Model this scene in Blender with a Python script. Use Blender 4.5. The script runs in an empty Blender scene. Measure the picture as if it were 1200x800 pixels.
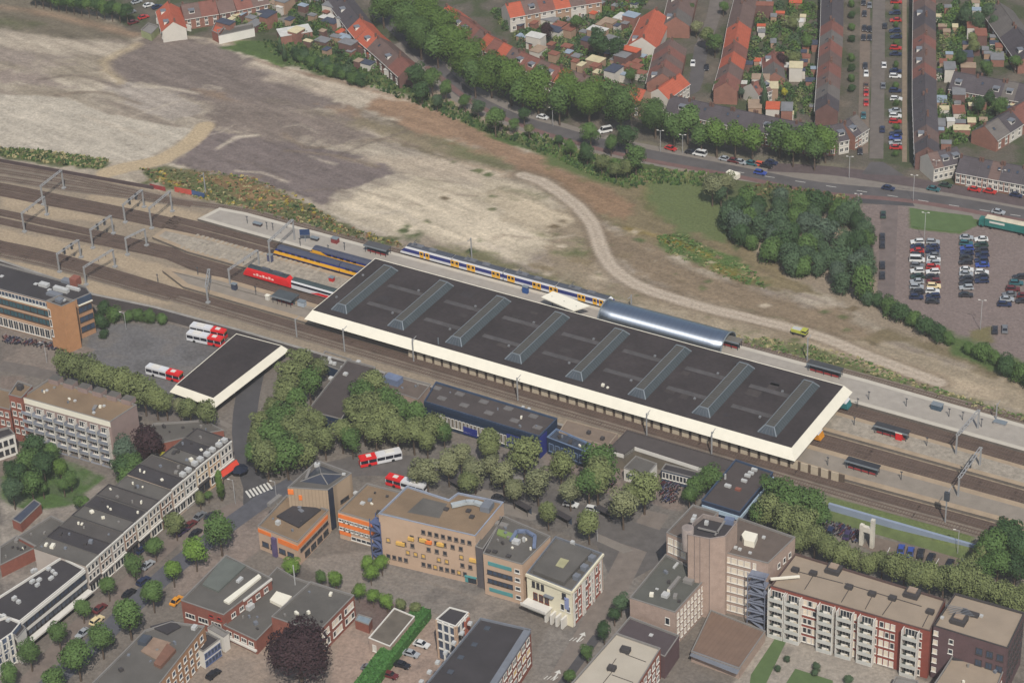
import bpy, bmesh, math, random
import numpy as np
from mathutils import Vector, Matrix, noise as mnoise

scene = bpy.context.scene
C = scene.collection
rnd = random.Random(7)
R = math.radians

# ------------------------------------------------------------------ camera
CAM = np.array([386.2365, -505.3172, 390.1145])
YAW, PITCH, ROLL, FL = -0.558972712, 0.561012947, -0.0467322771, 2888.727
f_ = np.array([math.sin(YAW)*math.cos(PITCH), math.cos(YAW)*math.cos(PITCH), -math.sin(PITCH)])
r_ = np.array([math.cos(YAW), -math.sin(YAW), 0.0]); u_ = np.cross(r_, f_)
r_, u_ = r_*math.cos(ROLL)+u_*math.sin(ROLL), -r_*math.sin(ROLL)+u_*math.cos(ROLL)
cam = bpy.data.cameras.new('camera'); cam.sensor_width = 36; cam.lens = FL/1200*36
cam.clip_start = 5; cam.clip_end = 20000
camo = bpy.data.objects.new('camera', cam); C.objects.link(camo)
camo.matrix_world = Matrix(((r_[0], u_[0], -f_[0], CAM[0]), (r_[1], u_[1], -f_[1], CAM[1]), (r_[2], u_[2], -f_[2], CAM[2]), (0, 0, 0, 1)))
scene.camera = camo

def G(x, y, z=0.0):
    """survey: where the line of sight of photo point (x, y) meets the level z"""
    d = f_*FL + r_*(x-600) - u_*(y-400)
    t = (z-CAM[2])/d[2]
    p = CAM + d*t
    return (float(p[0]), float(p[1]))

# ------------------------------------------------------------------ light
SUN_EL, SUN_AZ = R(49), R(-52)          # azimuth measured from +X
world = bpy.data.worlds.new('World'); scene.world = world; world.use_nodes = True
wn = world.node_tree.nodes; wl = world.node_tree.links
sky = wn.new('ShaderNodeTexSky'); sky.sky_type = 'NISHITA'; sky.sun_disc = False
sky.sun_elevation = SUN_EL; sky.sun_rotation = math.pi/2 - SUN_AZ
sky.air_density = 1.3; sky.dust_density = 2.0
wn['Background'].inputs[1].default_value = 0.095
wl.new(sky.outputs[0], wn['Background'].inputs[0])
sun = bpy.data.lights.new('sun', 'SUN'); sun.energy = 4.25; sun.angle = R(0.6); sun.color = (1.0, 0.955, 0.88)
suno = bpy.data.objects.new('sun', sun); C.objects.link(suno)
sd = Vector((math.cos(SUN_AZ)*math.cos(SUN_EL), math.sin(SUN_AZ)*math.cos(SUN_EL), math.sin(SUN_EL)))
suno.rotation_euler = sd.to_track_quat('Z', 'Y').to_euler(); suno.location = (100, -100, 300)
scene.view_settings.view_transform = 'Standard'; scene.view_settings.look = 'None'
scene.view_settings.exposure = 0.0; scene.view_settings.gamma = 1.0
scene.cycles.volume_bounces = 0
scene.cycles.max_bounces = 5

S = -3.0   # street level south of the railway (tracks are level 0)

# ------------------------------------------------------------------ colours and materials
def lin(c, k=0.78):
    return tuple(((v/255/12.92) if v/255 <= 0.04045 else ((v/255+0.055)/1.055)**2.4)*k for v in c)
MATS = {}
def mat(key, rgb, rough=0.85, var=0.18, scale=0.35, metal=0.0, kind=None, k=0.78, bump=0.0, fine=6.0, stripe=None, tint=0.0, spec=0.3):
    """procedural surface: base colour broken by two noises (stains and grain)"""
    if key in MATS: return MATS[key]
    assert rgb != (0, 0, 0), key
    m = bpy.data.materials.new(key); m.use_nodes = True; MATS[key] = m
    nt = m.node_tree; N = nt.nodes; L = nt.links; b = N['Principled BSDF']
    b.inputs['Roughness'].default_value = rough; b.inputs['Metallic'].default_value = metal
    b.inputs['Specular IOR Level'].default_value = spec
    col = lin(rgb, k)
    g = N.new('ShaderNodeNewGeometry')
    n1 = N.new('ShaderNodeTexNoise'); n1.inputs['Scale'].default_value = scale; n1.inputs['Detail'].default_value = 5; n1.inputs['Roughness'].default_value = 0.65
    n2 = N.new('ShaderNodeTexNoise'); n2.inputs['Scale'].default_value = fine; n2.inputs['Detail'].default_value = 2
    L.new(g.outputs['Position'], n1.inputs['Vector']); L.new(g.outputs['Position'], n2.inputs['Vector'])
    mr = N.new('ShaderNodeMapRange'); mr.inputs['From Min'].default_value = 0.25; mr.inputs['From Max'].default_value = 0.75
    mr.inputs['To Min'].default_value = 1-var*1.3; mr.inputs['To Max'].default_value = 1+var*1.3; L.new(n1.outputs[0], mr.inputs[0])
    m2 = N.new('ShaderNodeMapRange'); m2.inputs['From Min'].default_value = 0.3; m2.inputs['From Max'].default_value = 0.7
    m2.inputs['To Min'].default_value = 1-var*.6; m2.inputs['To Max'].default_value = 1+var*.6; L.new(n2.outputs[0], m2.inputs[0])
    mm = N.new('ShaderNodeMath'); mm.operation = 'MULTIPLY'; L.new(mr.outputs[0], mm.inputs[0]); L.new(m2.outputs[0], mm.inputs[1])
    last = mm.outputs[0]
    if stripe:                       # (axis, period, depth): courses of tiles, boards or standing seams
        tc = N.new('ShaderNodeTexCoord')
        sx = N.new('ShaderNodeSeparateXYZ'); L.new(tc.outputs['Object'], sx.inputs[0])
        a = N.new('ShaderNodeMath'); a.operation = 'MULTIPLY'; a.inputs[1].default_value = 2*math.pi/stripe[1]; L.new(sx.outputs[stripe[0]], a.inputs[0])
        s = N.new('ShaderNodeMath'); s.operation = 'SINE'; L.new(a.outputs[0], s.inputs[0])
        q = N.new('ShaderNodeMapRange'); q.inputs['From Min'].default_value = -1; q.inputs['From Max'].default_value = -0.6
        q.inputs['To Min'].default_value = 1-stripe[2]; q.inputs['To Max'].default_value = 1; L.new(s.outputs[0], q.inputs[0])
        m3 = N.new('ShaderNodeMath'); m3.operation = 'MULTIPLY'; L.new(last, m3.inputs[0]); L.new(q.outputs[0], m3.inputs[1]); last = m3.outputs[0]
    if tint:
        oi = N.new('ShaderNodeObjectInfo'); t = N.new('ShaderNodeMapRange'); t.inputs['To Min'].default_value = 1-tint; t.inputs['To Max'].default_value = 1+tint
        L.new(oi.outputs['Random'], t.inputs[0]); m4 = N.new('ShaderNodeMath'); m4.operation = 'MULTIPLY'; L.new(last, m4.inputs[0]); L.new(t.outputs[0], m4.inputs[1]); last = m4.outputs[0]
    vm = N.new('ShaderNodeVectorMath'); vm.operation = 'SCALE'; vm.inputs[0].default_value = col; L.new(last, vm.inputs['Scale'])
    L.new(vm.outputs[0], b.inputs['Base Color'])
    if bump:
        bp = N.new('ShaderNodeBump'); bp.inputs['Strength'].default_value = bump; bp.inputs['Distance'].default_value = 0.3
        L.new(n2.outputs[0], bp.inputs['Height']); L.new(bp.outputs[0], b.inputs['Normal'])
    return m

def leafmat(key, rgb, k=0.78, crown=0.52):
    """foliage: every leaf clump gets its own tone from a noise, every tree its own tint"""
    if key in MATS: return MATS[key]
    m = bpy.data.materials.new(key); m.use_nodes = True; MATS[key] = m
    N = m.node_tree.nodes; L = m.node_tree.links; b = N['Principled BSDF']
    b.inputs['Roughness'].default_value = 0.7; b.inputs['Specular IOR Level'].default_value = 0.15
    col = Vector(lin(rgb, k))
    g = N.new('ShaderNodeNewGeometry')
    n1 = N.new('ShaderNodeTexNoise'); n1.inputs['Scale'].default_value = 0.9; n1.inputs['Detail'].default_value = 3
    L.new(g.outputs['Position'], n1.inputs['Vector'])
    oi = N.new('ShaderNodeObjectInfo')
    ri = N.new('ShaderNodeMath'); ri.operation = 'MULTIPLY_ADD'; ri.inputs[1].default_value = 0.35; L.new(oi.outputs['Random'], ri.inputs[0])
    rp = N.new('ShaderNodeMath'); rp.operation = 'MULTIPLY_ADD'; rp.inputs[1].default_value = 0.3; L.new(g.outputs['Random Per Island'], rp.inputs[0]); L.new(n1.outputs[0], rp.inputs[2])
    L.new(rp.outputs[0], ri.inputs[2])
    cr = N.new('ShaderNodeValToRGB'); e = cr.color_ramp.elements
    e[0].position = 0.35; e[0].color = (*(col*0.7), 1); e[1].position = 1.25 if False else 1.0; e[1].color = (*Vector((col[0]*1.35, col[1]*1.28, col[2]*1.15)), 1)
    L.new(ri.outputs[0], cr.inputs[0]); L.new(cr.outputs[0], b.inputs['Base Color'])
    # leaf clumps take most of their shading direction from the crown they belong to
    tc = N.new('ShaderNodeTexCoord'); vt = N.new('ShaderNodeVectorTransform'); vt.vector_type = 'NORMAL'; vt.convert_from = 'OBJECT'; vt.convert_to = 'WORLD'; L.new(tc.outputs['Object'], vt.inputs[0])
    nz = N.new('ShaderNodeVectorMath'); nz.operation = 'NORMALIZE'; L.new(vt.outputs[0], nz.inputs[0])
    s1 = N.new('ShaderNodeVectorMath'); s1.operation = 'SCALE'; s1.inputs['Scale'].default_value = crown; L.new(nz.outputs[0], s1.inputs[0])
    s2 = N.new('ShaderNodeVectorMath'); s2.operation = 'SCALE'; s2.inputs['Scale'].default_value = 1-crown; L.new(g.outputs['Normal'], s2.inputs[0])
    ad = N.new('ShaderNodeVectorMath'); ad.operation = 'ADD'; L.new(s1.outputs[0], ad.inputs[0]); L.new(s2.outputs[0], ad.inputs[1])
    n2 = N.new('ShaderNodeVectorMath'); n2.operation = 'NORMALIZE'; L.new(ad.outputs[0], n2.inputs[0])
    if crown: L.new(n2.outputs[0], b.inputs['Normal'])
    return m

# ------------------------------------------------------------------ mesh builder
class MB:
    def __init__(s): s.v = []; s.f = []; s.m = []; s.sm = []
    def face(s, pts, m=0, smooth=False):
        b = len(s.v); s.v += [tuple(p) for p in pts]; s.f.append(tuple(range(b, b+len(pts)))); s.m.append(m); s.sm.append(smooth); return s
    def prism(s, pts, z0, z1, m=0, mt=None, bottom=False):
        n = len(pts); b = len(s.v)
        if area(pts) < 0: pts = pts[::-1]
        s.v += [(p[0], p[1], z0) for p in pts] + [(p[0], p[1], z1) for p in pts]
        for i in range(n):
            j = (i+1) % n; s.f.append((b+i, b+j, b+n+j, b+n+i)); s.m.append(m); s.sm.append(False)
        s.f.append(tuple(b+n+i for i in range(n))); s.m.append(m if mt is None else mt); s.sm.append(False)
        if bottom: s.f.append(tuple(b+n-1-i for i in range(n))); s.m.append(m); s.sm.append(False)
        return s
    def box(s, x0, y0, z0, x1, y1, z1, m=0, mt=None, bottom=True):
        return s.prism([(x0, y0), (x1, y0), (x1, y1), (x0, y1)], z0, z1, m, mt, bottom)
    def bar(s, a, b, w, h=None, m=0):
        """square bar from a to b"""
        h = h or w; a = Vector(a); b = Vector(b); d = (b-a).normalized()
        up = Vector((0, 0, 1)) if abs(d.z) < 0.95 else Vector((1, 0, 0))
        x = d.cross(up).normalized()*w/2; y = x.cross(d).normalized()*h/2
        q = [a-x-y, a+x-y, a+x+y, a-x+y, b-x-y, b+x-y, b+x+y, b-x+y]; k = len(s.v); s.v += [tuple(p) for p in q]
        for f in ((0, 1, 2, 3), (7, 6, 5, 4), (0, 4, 5, 1), (1, 5, 6, 2), (2, 6, 7, 3), (3, 7, 4, 0)):
            s.f.append(tuple(k+i for i in f)); s.m.append(m); s.sm.append(False)
        return s
    def cyl(s, x, y, z0, z1, r0, r1=None, n=8, m=0, smooth=True):
        r1 = r0 if r1 is None else r1; k = len(s.v)
        for z, r in ((z0, r0), (z1, r1)):
            s.v += [(x+r*math.cos(2*math.pi*i/n), y+r*math.sin(2*math.pi*i/n), z) for i in range(n)]
        for i in range(n):
            j = (i+1) % n; s.f.append((k+i, k+j, k+n+j, k+n+i)); s.m.append(m); s.sm.append(smooth)
        s.f.append(tuple(k+n+i for i in range(n))); s.m.append(m); s.sm.append(False); return s
    def build(s, name, mats, parent=None, loc=None, off=None):
        me = s.mesh(name, mats, off); o = bpy.data.objects.new(name, me); C.objects.link(o)
        if parent: o.parent = parent
        if loc: o.location = loc
        return o
    def mesh(s, name, mats, off=None):
        me = bpy.data.meshes.new(name)
        v = s.v if off is None else [(p[0]-off[0], p[1]-off[1], p[2]-off[2]) for p in s.v]
        me.from_pydata(v, [], s.f)
        for m in (mats if isinstance(mats, (list, tuple)) else [mats]): me.materials.append(m)
        me.polygons.foreach_set('material_index', s.m); me.polygons.foreach_set('use_smooth', s.sm); me.update(); return me

def area(p): return sum(p[i][0]*p[(i+1) % len(p)][1]-p[(i+1) % len(p)][0]*p[i][1] for i in range(len(p)))/2
def inset(pts, d):
    """offset a polygon inwards by d"""
    if area(pts) < 0: pts = pts[::-1]
    n = len(pts); out = []
    for i in range(n):
        a, b, c = Vector(pts[i-1]), Vector(pts[i]), Vector(pts[(i+1) % n])
        e1 = (b-a).normalized(); e2 = (c-b).normalized(); n1 = Vector((-e1.y, e1.x)); n2 = Vector((-e2.y, e2.x))
        t = n1+n2; t = t/max(0.35, t.dot(n1)) if t.length > 1e-6 else n1
        out.append(tuple(b+t*d))
    return out
def tag(o, label=None, cat=None, group=None, kind=None):
    if label: o['label'] = label
    if cat: o['category'] = cat
    if group: o['group'] = group
    if kind: o['kind'] = kind
    return o
def empty(name, loc, rz=0.0, label=None, cat=None, group=None):
    o = bpy.data.objects.new(name, None); o.empty_display_size = 0.5; C.objects.link(o); o.location = loc; o.rotation_euler = (0, 0, rz)
    return tag(o, label, cat, group)
def inst(name, me, parent=None, loc=(0, 0, 0), rz=0.0, sc=None):
    o = bpy.data.objects.new(name, me); C.objects.link(o); o.parent = parent; o.location = loc; o.rotation_euler = (0, 0, rz)
    if sc: o.scale = sc
    return o
ORD = 'first second third fourth fifth sixth seventh eighth ninth tenth eleventh twelfth thirteenth fourteenth fifteenth sixteenth seventeenth eighteenth nineteenth twentieth'.split()
ORD += ['twenty-'+o for o in ORD[:9]] + ['thirtieth'] + ['thirty-'+o for o in ORD[:9]] + ['fortieth']
def structure(name, mb, mats): return tag(mb.build(name, mats), kind='structure')
def sheet(name, px, z, m, base=0.0):
    """flat sheet of ground cover from photo survey points"""
    p = [G(x, y, base) for x, y in px]
    if area(p) < 0: p = p[::-1]
    b = MB(); b.face([(q[0], q[1], base+z) for q in p]); return structure(name, b, m)
def ribbon(cl, w0, w1):
    """strip polygon around a centre line of world points; offsets w0 (right) and w1 (left)"""
    L_, R_ = [], []
    for i, p in enumerate(cl):
        a = Vector(cl[max(0, i-1)][:2]); b = Vector(cl[min(len(cl)-1, i+1)][:2]); d = (b-a).normalized(); n = Vector((-d.y, d.x)); q = Vector(p[:2])
        L_.append(tuple(q+n*w1)); R_.append(tuple(q-n*w0))
    return L_, R_
def strip(name, cl, w, z, m):
    l, r = ribbon(cl, w/2, w/2); b = MB()
    for i in range(len(cl)-1): b.face([(*r[i], z), (*r[i+1], z), (*l[i+1], z), (*l[i], z)])
    return structure(name, b, m)
def smooth_line(pts, step=4.0):
    out = []
    P_ = [Vector(p[:2]) for p in pts]; P_ = [P_[0]*2-P_[1]]+P_+[P_[-1]*2-P_[-2]]
    for i in range(1, len(P_)-2):
        n = max(1, int((P_[i+1]-P_[i]).length/step))
        for k in range(n):
            t = k/n; a, b, c, d = P_[i-1:i+3]
            out.append(tuple(0.5*((2*b)+(c-a)*t+(2*a-5*b+4*c-d)*t*t+(3*b-a-3*c+d)*t**3)))
    out.append(tuple(P_[-2])); return out
# ================================================================== GROUND
RET = [(-420, 75)] + [G(-160, 262), G(0, 306), G(60, 326), G(110, 346), G(182, 361)] + [(-19, -11.3), (60, -11.0), (173, -10.85), (215, -10.8), (420, -10.0)]
RET[0] = (RET[1][0]-200, RET[1][1]+20)
rx = np.array([p[0] for p in RET]); ry = np.array([p[1] for p in RET])
def level(x, y): return 0.0 if y > np.interp(x, rx, ry) else S
X0, X1, Y0, Y1, ST = -300.0, 290.0, -215.0, 350.0, .85
gx = np.arange(X0, X1+.1, ST); gy = np.arange(Y0, Y1+.1, ST)
GX, GY = np.meshgrid(gx, gy)
def vnoise(x, y, seed):
    rs = np.random.RandomState(seed); T = rs.rand(256, 256)
    xi = np.floor(x).astype(int); yi = np.floor(y).astype(int); fx = x-xi; fy = y-yi; fx = fx*fx*(3-2*fx); fy = fy*fy*(3-2*fy)
    a = T[yi % 256, xi % 256]; b = T[yi % 256, (xi+1) % 256]; c = T[(yi+1) % 256, xi % 256]; d = T[(yi+1) % 256, (xi+1) % 256]
    return (a*(1-fx)+b*fx)*(1-fy)+(c*(1-fx)+d*fx)*fy
def fbm(x, y, seed, o=4): return sum(vnoise(x*2**i, y*2**i, seed+i)*0.5**i for i in range(o))/sum(0.5**i for i in range(o))-0.5
NS = fbm(GX/9, GY/9, 11); NL = fbm(GX/30, GY/22, 51); NF = fbm(GX/2.5, GY/2.5, 91, 3)
# streaks run with the old yard tracks (along X, slightly turned)
NK = fbm((GX*math.cos(.1)-GY*math.sin(.1))/26, (GY*math.cos(.1)+GX*math.sin(.1))/3.2, 131)
NG = fbm(GX/1.1, GY/.8, 171, 2); NM = fbm((GX*math.cos(.2)-GY*math.sin(.2))/14, (GY*math.cos(.2)+GX*math.sin(.2))/1.6, 211)
NORTH = GY > np.interp(GX, rx, ry)
COL = np.zeros(GX.shape+(3,)); COL[:] = lin((150, 136, 118)); COL[~NORTH] = lin((122, 114, 106))
def sdf(poly, pad=14.0):
    """signed distance to a polygon, worked out only around it (far away: a large number)"""
    xs = [p[0] for p in poly]; ys = [p[1] for p in poly]
    i0, i1 = np.searchsorted(gx, [min(xs)-pad, max(xs)+pad]); j0, j1 = np.searchsorted(gy, [min(ys)-pad, max(ys)+pad])
    out = np.full(GX.shape, 1e3)
    if i1 <= i0 or j1 <= j0: return out
    X_, Y_ = GX[j0:j1, i0:i1], GY[j0:j1, i0:i1]; d = np.full(X_.shape, 1e9); ins = np.zeros(X_.shape, bool); n = len(poly)
    for i in range(n):
        ax, ay = poly[i]; bx, by = poly[(i+1) % n]; ex, ey = bx-ax, by-ay; wx, wy = X_-ax, Y_-ay
        t = np.clip((wx*ex+wy*ey)/(ex*ex+ey*ey+1e-9), 0, 1); d = np.minimum(d, (wx-ex*t)**2+(wy-ey*t)**2)
        c = ((ay <= Y_) & (by > Y_)) | ((by <= Y_) & (ay > Y_))
        if c.any(): ins ^= c & (X_ < ax+(Y_-ay)/(by-ay+1e-12)*ex)
    d = np.sqrt(d); out[j0:j1, i0:i1] = np.where(ins, -d, d); return out
def blend(w, c, streak=0.0):
    w = np.clip(w, 0, 1); m = w > 0
    if not m.any(): return
    wm_ = w[m][:, None]; COL[m] = COL[m]*(1-wm_)+np.array(lin(c))*wm_
def paint(px, c, soft=3.0, rag=4.0, op=1.0, z=0.0):
    d = sdf([G(x, y, z) for x, y in px]) + NS*rag*2 + NF*rag*1.3 + NK*rag*1.2
    blend(op*(0.5-d/(soft*.6)), c)
def paintl(px, w, c, soft=1.5, rag=1.0, op=1.0, z=0.0):
    pl = smooth_line([G(x, y, z) for x, y in px], 6.0); d = np.full(GX.shape, 1e6)
    for (ax, ay), (bx, by) in zip(pl, pl[1:]):
        p_ = w/2+soft+rag*2+2; i0, i1 = np.searchsorted(gx, [min(ax, bx)-p_, max(ax, bx)+p_]); j0, j1 = np.searchsorted(gy, [min(ay, by)-p_, max(ay, by)+p_])
        X_, Y_ = GX[j0:j1, i0:i1], GY[j0:j1, i0:i1]
        ex, ey = bx-ax, by-ay; t = np.clip(((X_-ax)*ex+(Y_-ay)*ey)/(ex*ex+ey*ey+1e-9), 0, 1)
        d[j0:j1, i0:i1] = np.minimum(d[j0:j1, i0:i1], (X_-ax-ex*t)**2+(Y_-ay-ey*t)**2)
    blend(op*(0.5-(np.sqrt(d)-w/2+NS*rag*2+NF*rag*.6)/soft), c)

# --- the cleared yard north of the tracks
WASTE = [(-200, 165), (0, 186), (150, 215), (290, 243), (480, 288), (700, 345), (1000, 436), (1300, 515), (1300, 480), (1180, 440), (1060, 400), (940, 330), (850, 260), (850, 205), (760, 190), (700, 215), (640, 185), (560, 140), (470, 105), (400, 90), (300, 60), (230, 40), (160, 32), (60, 0), (-200, -60)]
paint(WASTE, (166, 155, 140), 3, 2)
wm = np.clip(0.5-(sdf([G(*p) for p in WASTE]))/4, 0, 1)
blend(wm*np.clip((NK-0.02)*5, 0, .8), (138, 126, 115)); blend(wm*np.clip((-NK-0.06)*6, 0, .85), (186, 175, 158)); blend(wm*np.clip((NL-.08)*5, 0, .6), (146, 135, 118))
paint([(-200, -40), (60, 0), (160, 34), (155, 48), (120, 46), (60, 44), (0, 33), (-200, 20)], (116, 108, 94), 5, 3, .9)
paint([(0, 20), (-60, 10), (-60, 30), (20, 34), (70, 30), (40, 22)], (100, 100, 76), 5, 3, .6)
paintl([(-60, 2), (40, 14), (100, 27), (158, 40)], 4, (150, 128, 108), 4, 2, .8)
paint([(125, 72), (150, 52), (190, 38), (232, 47), (262, 57), (300, 70), (345, 95), (410, 128), (330, 128), (235, 120), (190, 100), (135, 95), (118, 82)], (124, 113, 107), 4, 3)
paint([(130, 97), (165, 98), (235, 122), (240, 134), (205, 140), (150, 126), (132, 112)], (166, 156, 146), 4, 4, .9)
paint([(240, 132), (330, 140), (390, 152), (340, 160), (240, 152)], (134, 122, 114), 5, 5, .8)
paint([(203, 192), (232, 165), (240, 150), (330, 165), (400, 178), (455, 190), (462, 203), (435, 216), (398, 226), (380, 241), (340, 226), (290, 214), (240, 205)], (121, 110, 107), 2.5, 2)
paint([(-100, 100), (0, 110), (75, 115), (130, 134), (190, 145), (230, 150), (214, 162), (175, 184), (140, 190), (100, 183), (0, 173), (-100, 160)], (184, 175, 161), 2.5, 1)
paintl([(240, 148), (232, 158), (215, 173), (190, 187), (150, 196), (125, 203)], 6.5, (180, 162, 135), 1.5, .3)
paintl([(160, 52), (140, 62), (122, 72), (124, 84), (140, 96)], 4, (176, 160, 134), 3, .5, .8)
paint([(-100, 50), (0, 56), (70, 66), (110, 78), (60, 84), (0, 76), (-100, 70)], (150, 138, 128), 5, 6, .7)
paint([(-100, 78), (0, 80), (70, 96), (90, 104), (40, 102), (0, 95), (-100, 92)], (146, 133, 124), 5, 4, .7)
paintl([(300, 74), (360, 90), (430, 108), (500, 125), (560, 148), (640, 182)], 6, (188, 175, 158), 4, 2, .9)
paintl([(320, 92), (400, 112), (470, 128), (540, 150)], 5, (186, 172, 155), 4, 3, .7)
paintl([(300, 70), (340, 82), (400, 96), (460, 112), (530, 130), (620, 170), (660, 190)], 2, (138, 116, 98), 2.5, 1.5, .8)
paint([(350, 130), (420, 132), (520, 155), (620, 195), (650, 215), (560, 200), (470, 170), (380, 150)], (132, 121, 100), 6, 6, .75)
paint([(510, 160), (600, 180), (640, 205), (590, 200), (530, 180)], (112, 112, 82), 6, 5, .6)
paint([(385, 238), (430, 222), (480, 205), (560, 205), (640, 225), (680, 250), (650, 290), (620, 310), (560, 300), (480, 280), (420, 262)], (182, 170, 150), 6, 5, .75)
paint([(470, 262), (500, 252), (508, 270), (492, 288), (474, 282)], (92, 100, 68), 4, 3, .8)
paint([(448, 232), (480, 226), (500, 240), (470, 246)], (120, 118, 92), 4, 4, .7)
paint([(560, 232), (600, 225), (650, 228), (640, 248), (590, 245)], (114, 114, 86), 5, 6, .6)
paint([(640, 262), (690, 258), (700, 300), (720, 330), (760, 350), (700, 345), (640, 330), (620, 312), (680, 300)], (146, 134, 114), 5, 5, .7)
paint([(650, 200), (700, 205), (760, 190), (850, 215), (855, 260), (900, 300), (960, 345), (900, 340), (830, 320), (760, 290), (705, 262), (672, 235)], (128, 116, 90), 4, 4, .85)
paint([(745, 215), (800, 200), (845, 225), (855, 262), (800, 262), (750, 245)], (114, 112, 76), 5, 4, .8)
paint([(690, 205), (740, 225), (760, 205), (790, 195), (850, 200), (800, 185), (740, 178), (690, 190)], (82, 96, 56), 4, 3, .85)
paint([(600, 165), (640, 160), (700, 190), (740, 222), (700, 215), (640, 190)], (96, 104, 66), 4, 3, .8)
paint([(766, 276), (800, 274), (825, 288), (870, 305), (885, 318), (860, 325), (820, 310), (785, 298)], (84, 104, 58), 3, 3, .9)
paint([(820, 300), (870, 318), (900, 330), (870, 336), (830, 318)], (128, 118, 62), 3, 3, .5)
paintl([(735, 268), (770, 276), (830, 300)], 2.5, (150, 128, 50), 2, 2, .5)
paint([(700, 330), (860, 345), (1000, 385), (1150, 430), (1300, 480), (1300, 515), (1000, 432), (850, 398), (740, 360)], (158, 145, 125), 5, 4, .7)
paint([(840, 350), (930, 366), (980, 380), (960, 392), (880, 372)], (118, 116, 84), 4, 5, .6)
paint([(850, 392), (930, 400), (1010, 418), (1090, 452), (1200, 486), (1200, 498), (1080, 462), (1000, 438), (880, 408)], (100, 104, 70), 3, 3, .85)
paint([(500, 282), (560, 292), (640, 318), (720, 345), (760, 356), (700, 350), (600, 320), (500, 296)], (118, 114, 86), 4, 5, .7)
paint([(655, 222), (690, 235), (705, 262), (760, 290), (830, 318), (900, 342), (990, 365), (1040, 400), (1000, 400), (900, 372), (800, 346), (745, 325), (715, 300), (695, 262), (670, 240)], (136, 120, 100), 5, 4, .85)
paint([(600, 240), (660, 240), (690, 262), (700, 300), (720, 328), (800, 360), (900, 384), (960, 400), (900, 398), (740, 352), (660, 325), (620, 312), (640, 280)], (148, 134, 114), 6, 6, .75)
paint([(840, 200), (1005, 232), (1010, 250), (880, 250), (862, 300), (845, 262)], (92, 98, 66), 3, 3, .9)
for q_ in range(26):
    r_q = random.Random(q_); x_, y_ = r_q.uniform(480, 900), 0; y_ = 215+(x_-480)*.32+r_q.uniform(-25, 55); w_ = r_q.uniform(8, 26)
    paint([(x_-w_, y_), (x_-w_*.3, y_-w_*.28), (x_+w_, y_-2), (x_+w_*.5, y_+w_*.3)], r_q.choice([(116, 116, 84), (134, 120, 96), (182, 168, 148), (108, 110, 76)]), 4, 5, .6)
for q_ in range(22):
    r_q = random.Random(q_+50); x_ = r_q.uniform(230, 640); y_ = 60+(x_-230)*.31+r_q.uniform(0, 60); w_ = r_q.uniform(10, 34)
    paint([(x_-w_, y_-w_*.25), (x_, y_-w_*.2), (x_+w_, y_+w_*.25), (x_, y_+w_*.15)], r_q.choice([(178, 166, 150), (112, 104, 92), (186, 174, 158), (140, 120, 102)]), 3, 4, .5)
paintl([(640, 236), (610, 242), (560, 262)], 3, (190, 178, 160), 3, 2, .6)
paintl([(690, 220), (650, 210), (600, 206), (540, 196)], 3.5, (176, 150, 124), 3, 2, .5)
paint([(1000, 400), (1060, 402), (1120, 425), (1200, 452), (1300, 480), (1300, 470), (1200, 440), (1080, 395), (1040, 385)], (124, 112, 88), 4, 3, .8)
paint([(440, 108), (520, 128), (600, 165), (660, 195), (720, 222), (700, 232), (640, 208), (560, 178), (480, 148), (430, 128)], (150, 124, 102), 4, 4, .7)
paint([(640, 200), (700, 214), (745, 240), (740, 262), (700, 250), (660, 225)], (146, 120, 96), 4, 4, .7)
paint([(385, 240), (420, 225), (470, 215), (540, 225), (600, 262), (640, 285), (600, 296), (520, 282), (440, 265)], (200, 187, 166), 4, 4, .8)
paint([(560, 225), (640, 232), (668, 256), (640, 272), (590, 258)], (186, 172, 150), 4, 5, .6)
paint([(420, 186), (470, 180), (540, 190), (600, 205), (560, 212), (480, 204)], (182, 168, 150), 4, 4, .7)
paint([(0, 36), (60, 46), (150, 54), (120, 66), (60, 64), (0, 52)], (176, 164, 148), 4, 4, .7)
paint([(940, 400), (1020, 410), (1100, 436), (1180, 462), (1180, 474), (1080, 448), (1000, 425)], (176, 160, 138), 4, 3, .7)
paint([(232, 112), (330, 120), (415, 138), (440, 160), (400, 172), (300, 160), (238, 150)], (130, 118, 110), 6, 6, .5)
for q_ in range(34):       # tyre tracks left by the earth movers
    r_q = random.Random(q_+300); x_ = r_q.uniform(-20, 620); y_ = 50+max(0, x_)*.27+r_q.uniform(-5, 110); L_ = r_q.uniform(30, 110); a_ = r_q.choice([.18, .22, .3, .1, -.35]); c_ = r_q.uniform(-10, 10)
    if y_ > 60+x_*.36+70 and x_ < 200: continue
    paintl([(x_, y_), (x_+L_*.5, y_+L_*.5*a_+c_), (x_+L_, y_+L_*a_)], r_q.choice([.9, 1.2, 2.2]), r_q.choice([(112, 100, 92), (190, 178, 162), (130, 116, 102), (196, 184, 166)]), 1.0, .5, .5)
for q_ in range(60):
    r_q = random.Random(q_+900); x_ = r_q.uniform(470, 1000); y_ = 215+(x_-480)*.36+r_q.uniform(-50, 60); w_ = r_q.uniform(2, 8)
    paint([(x_-w_, y_), (x_, y_-w_*.45), (x_+w_, y_), (x_, y_+w_*.4)], r_q.choice([(92, 102, 66), (104, 108, 74), (120, 106, 84), (190, 176, 156)]), 1.5, 1.5, .7)
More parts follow.
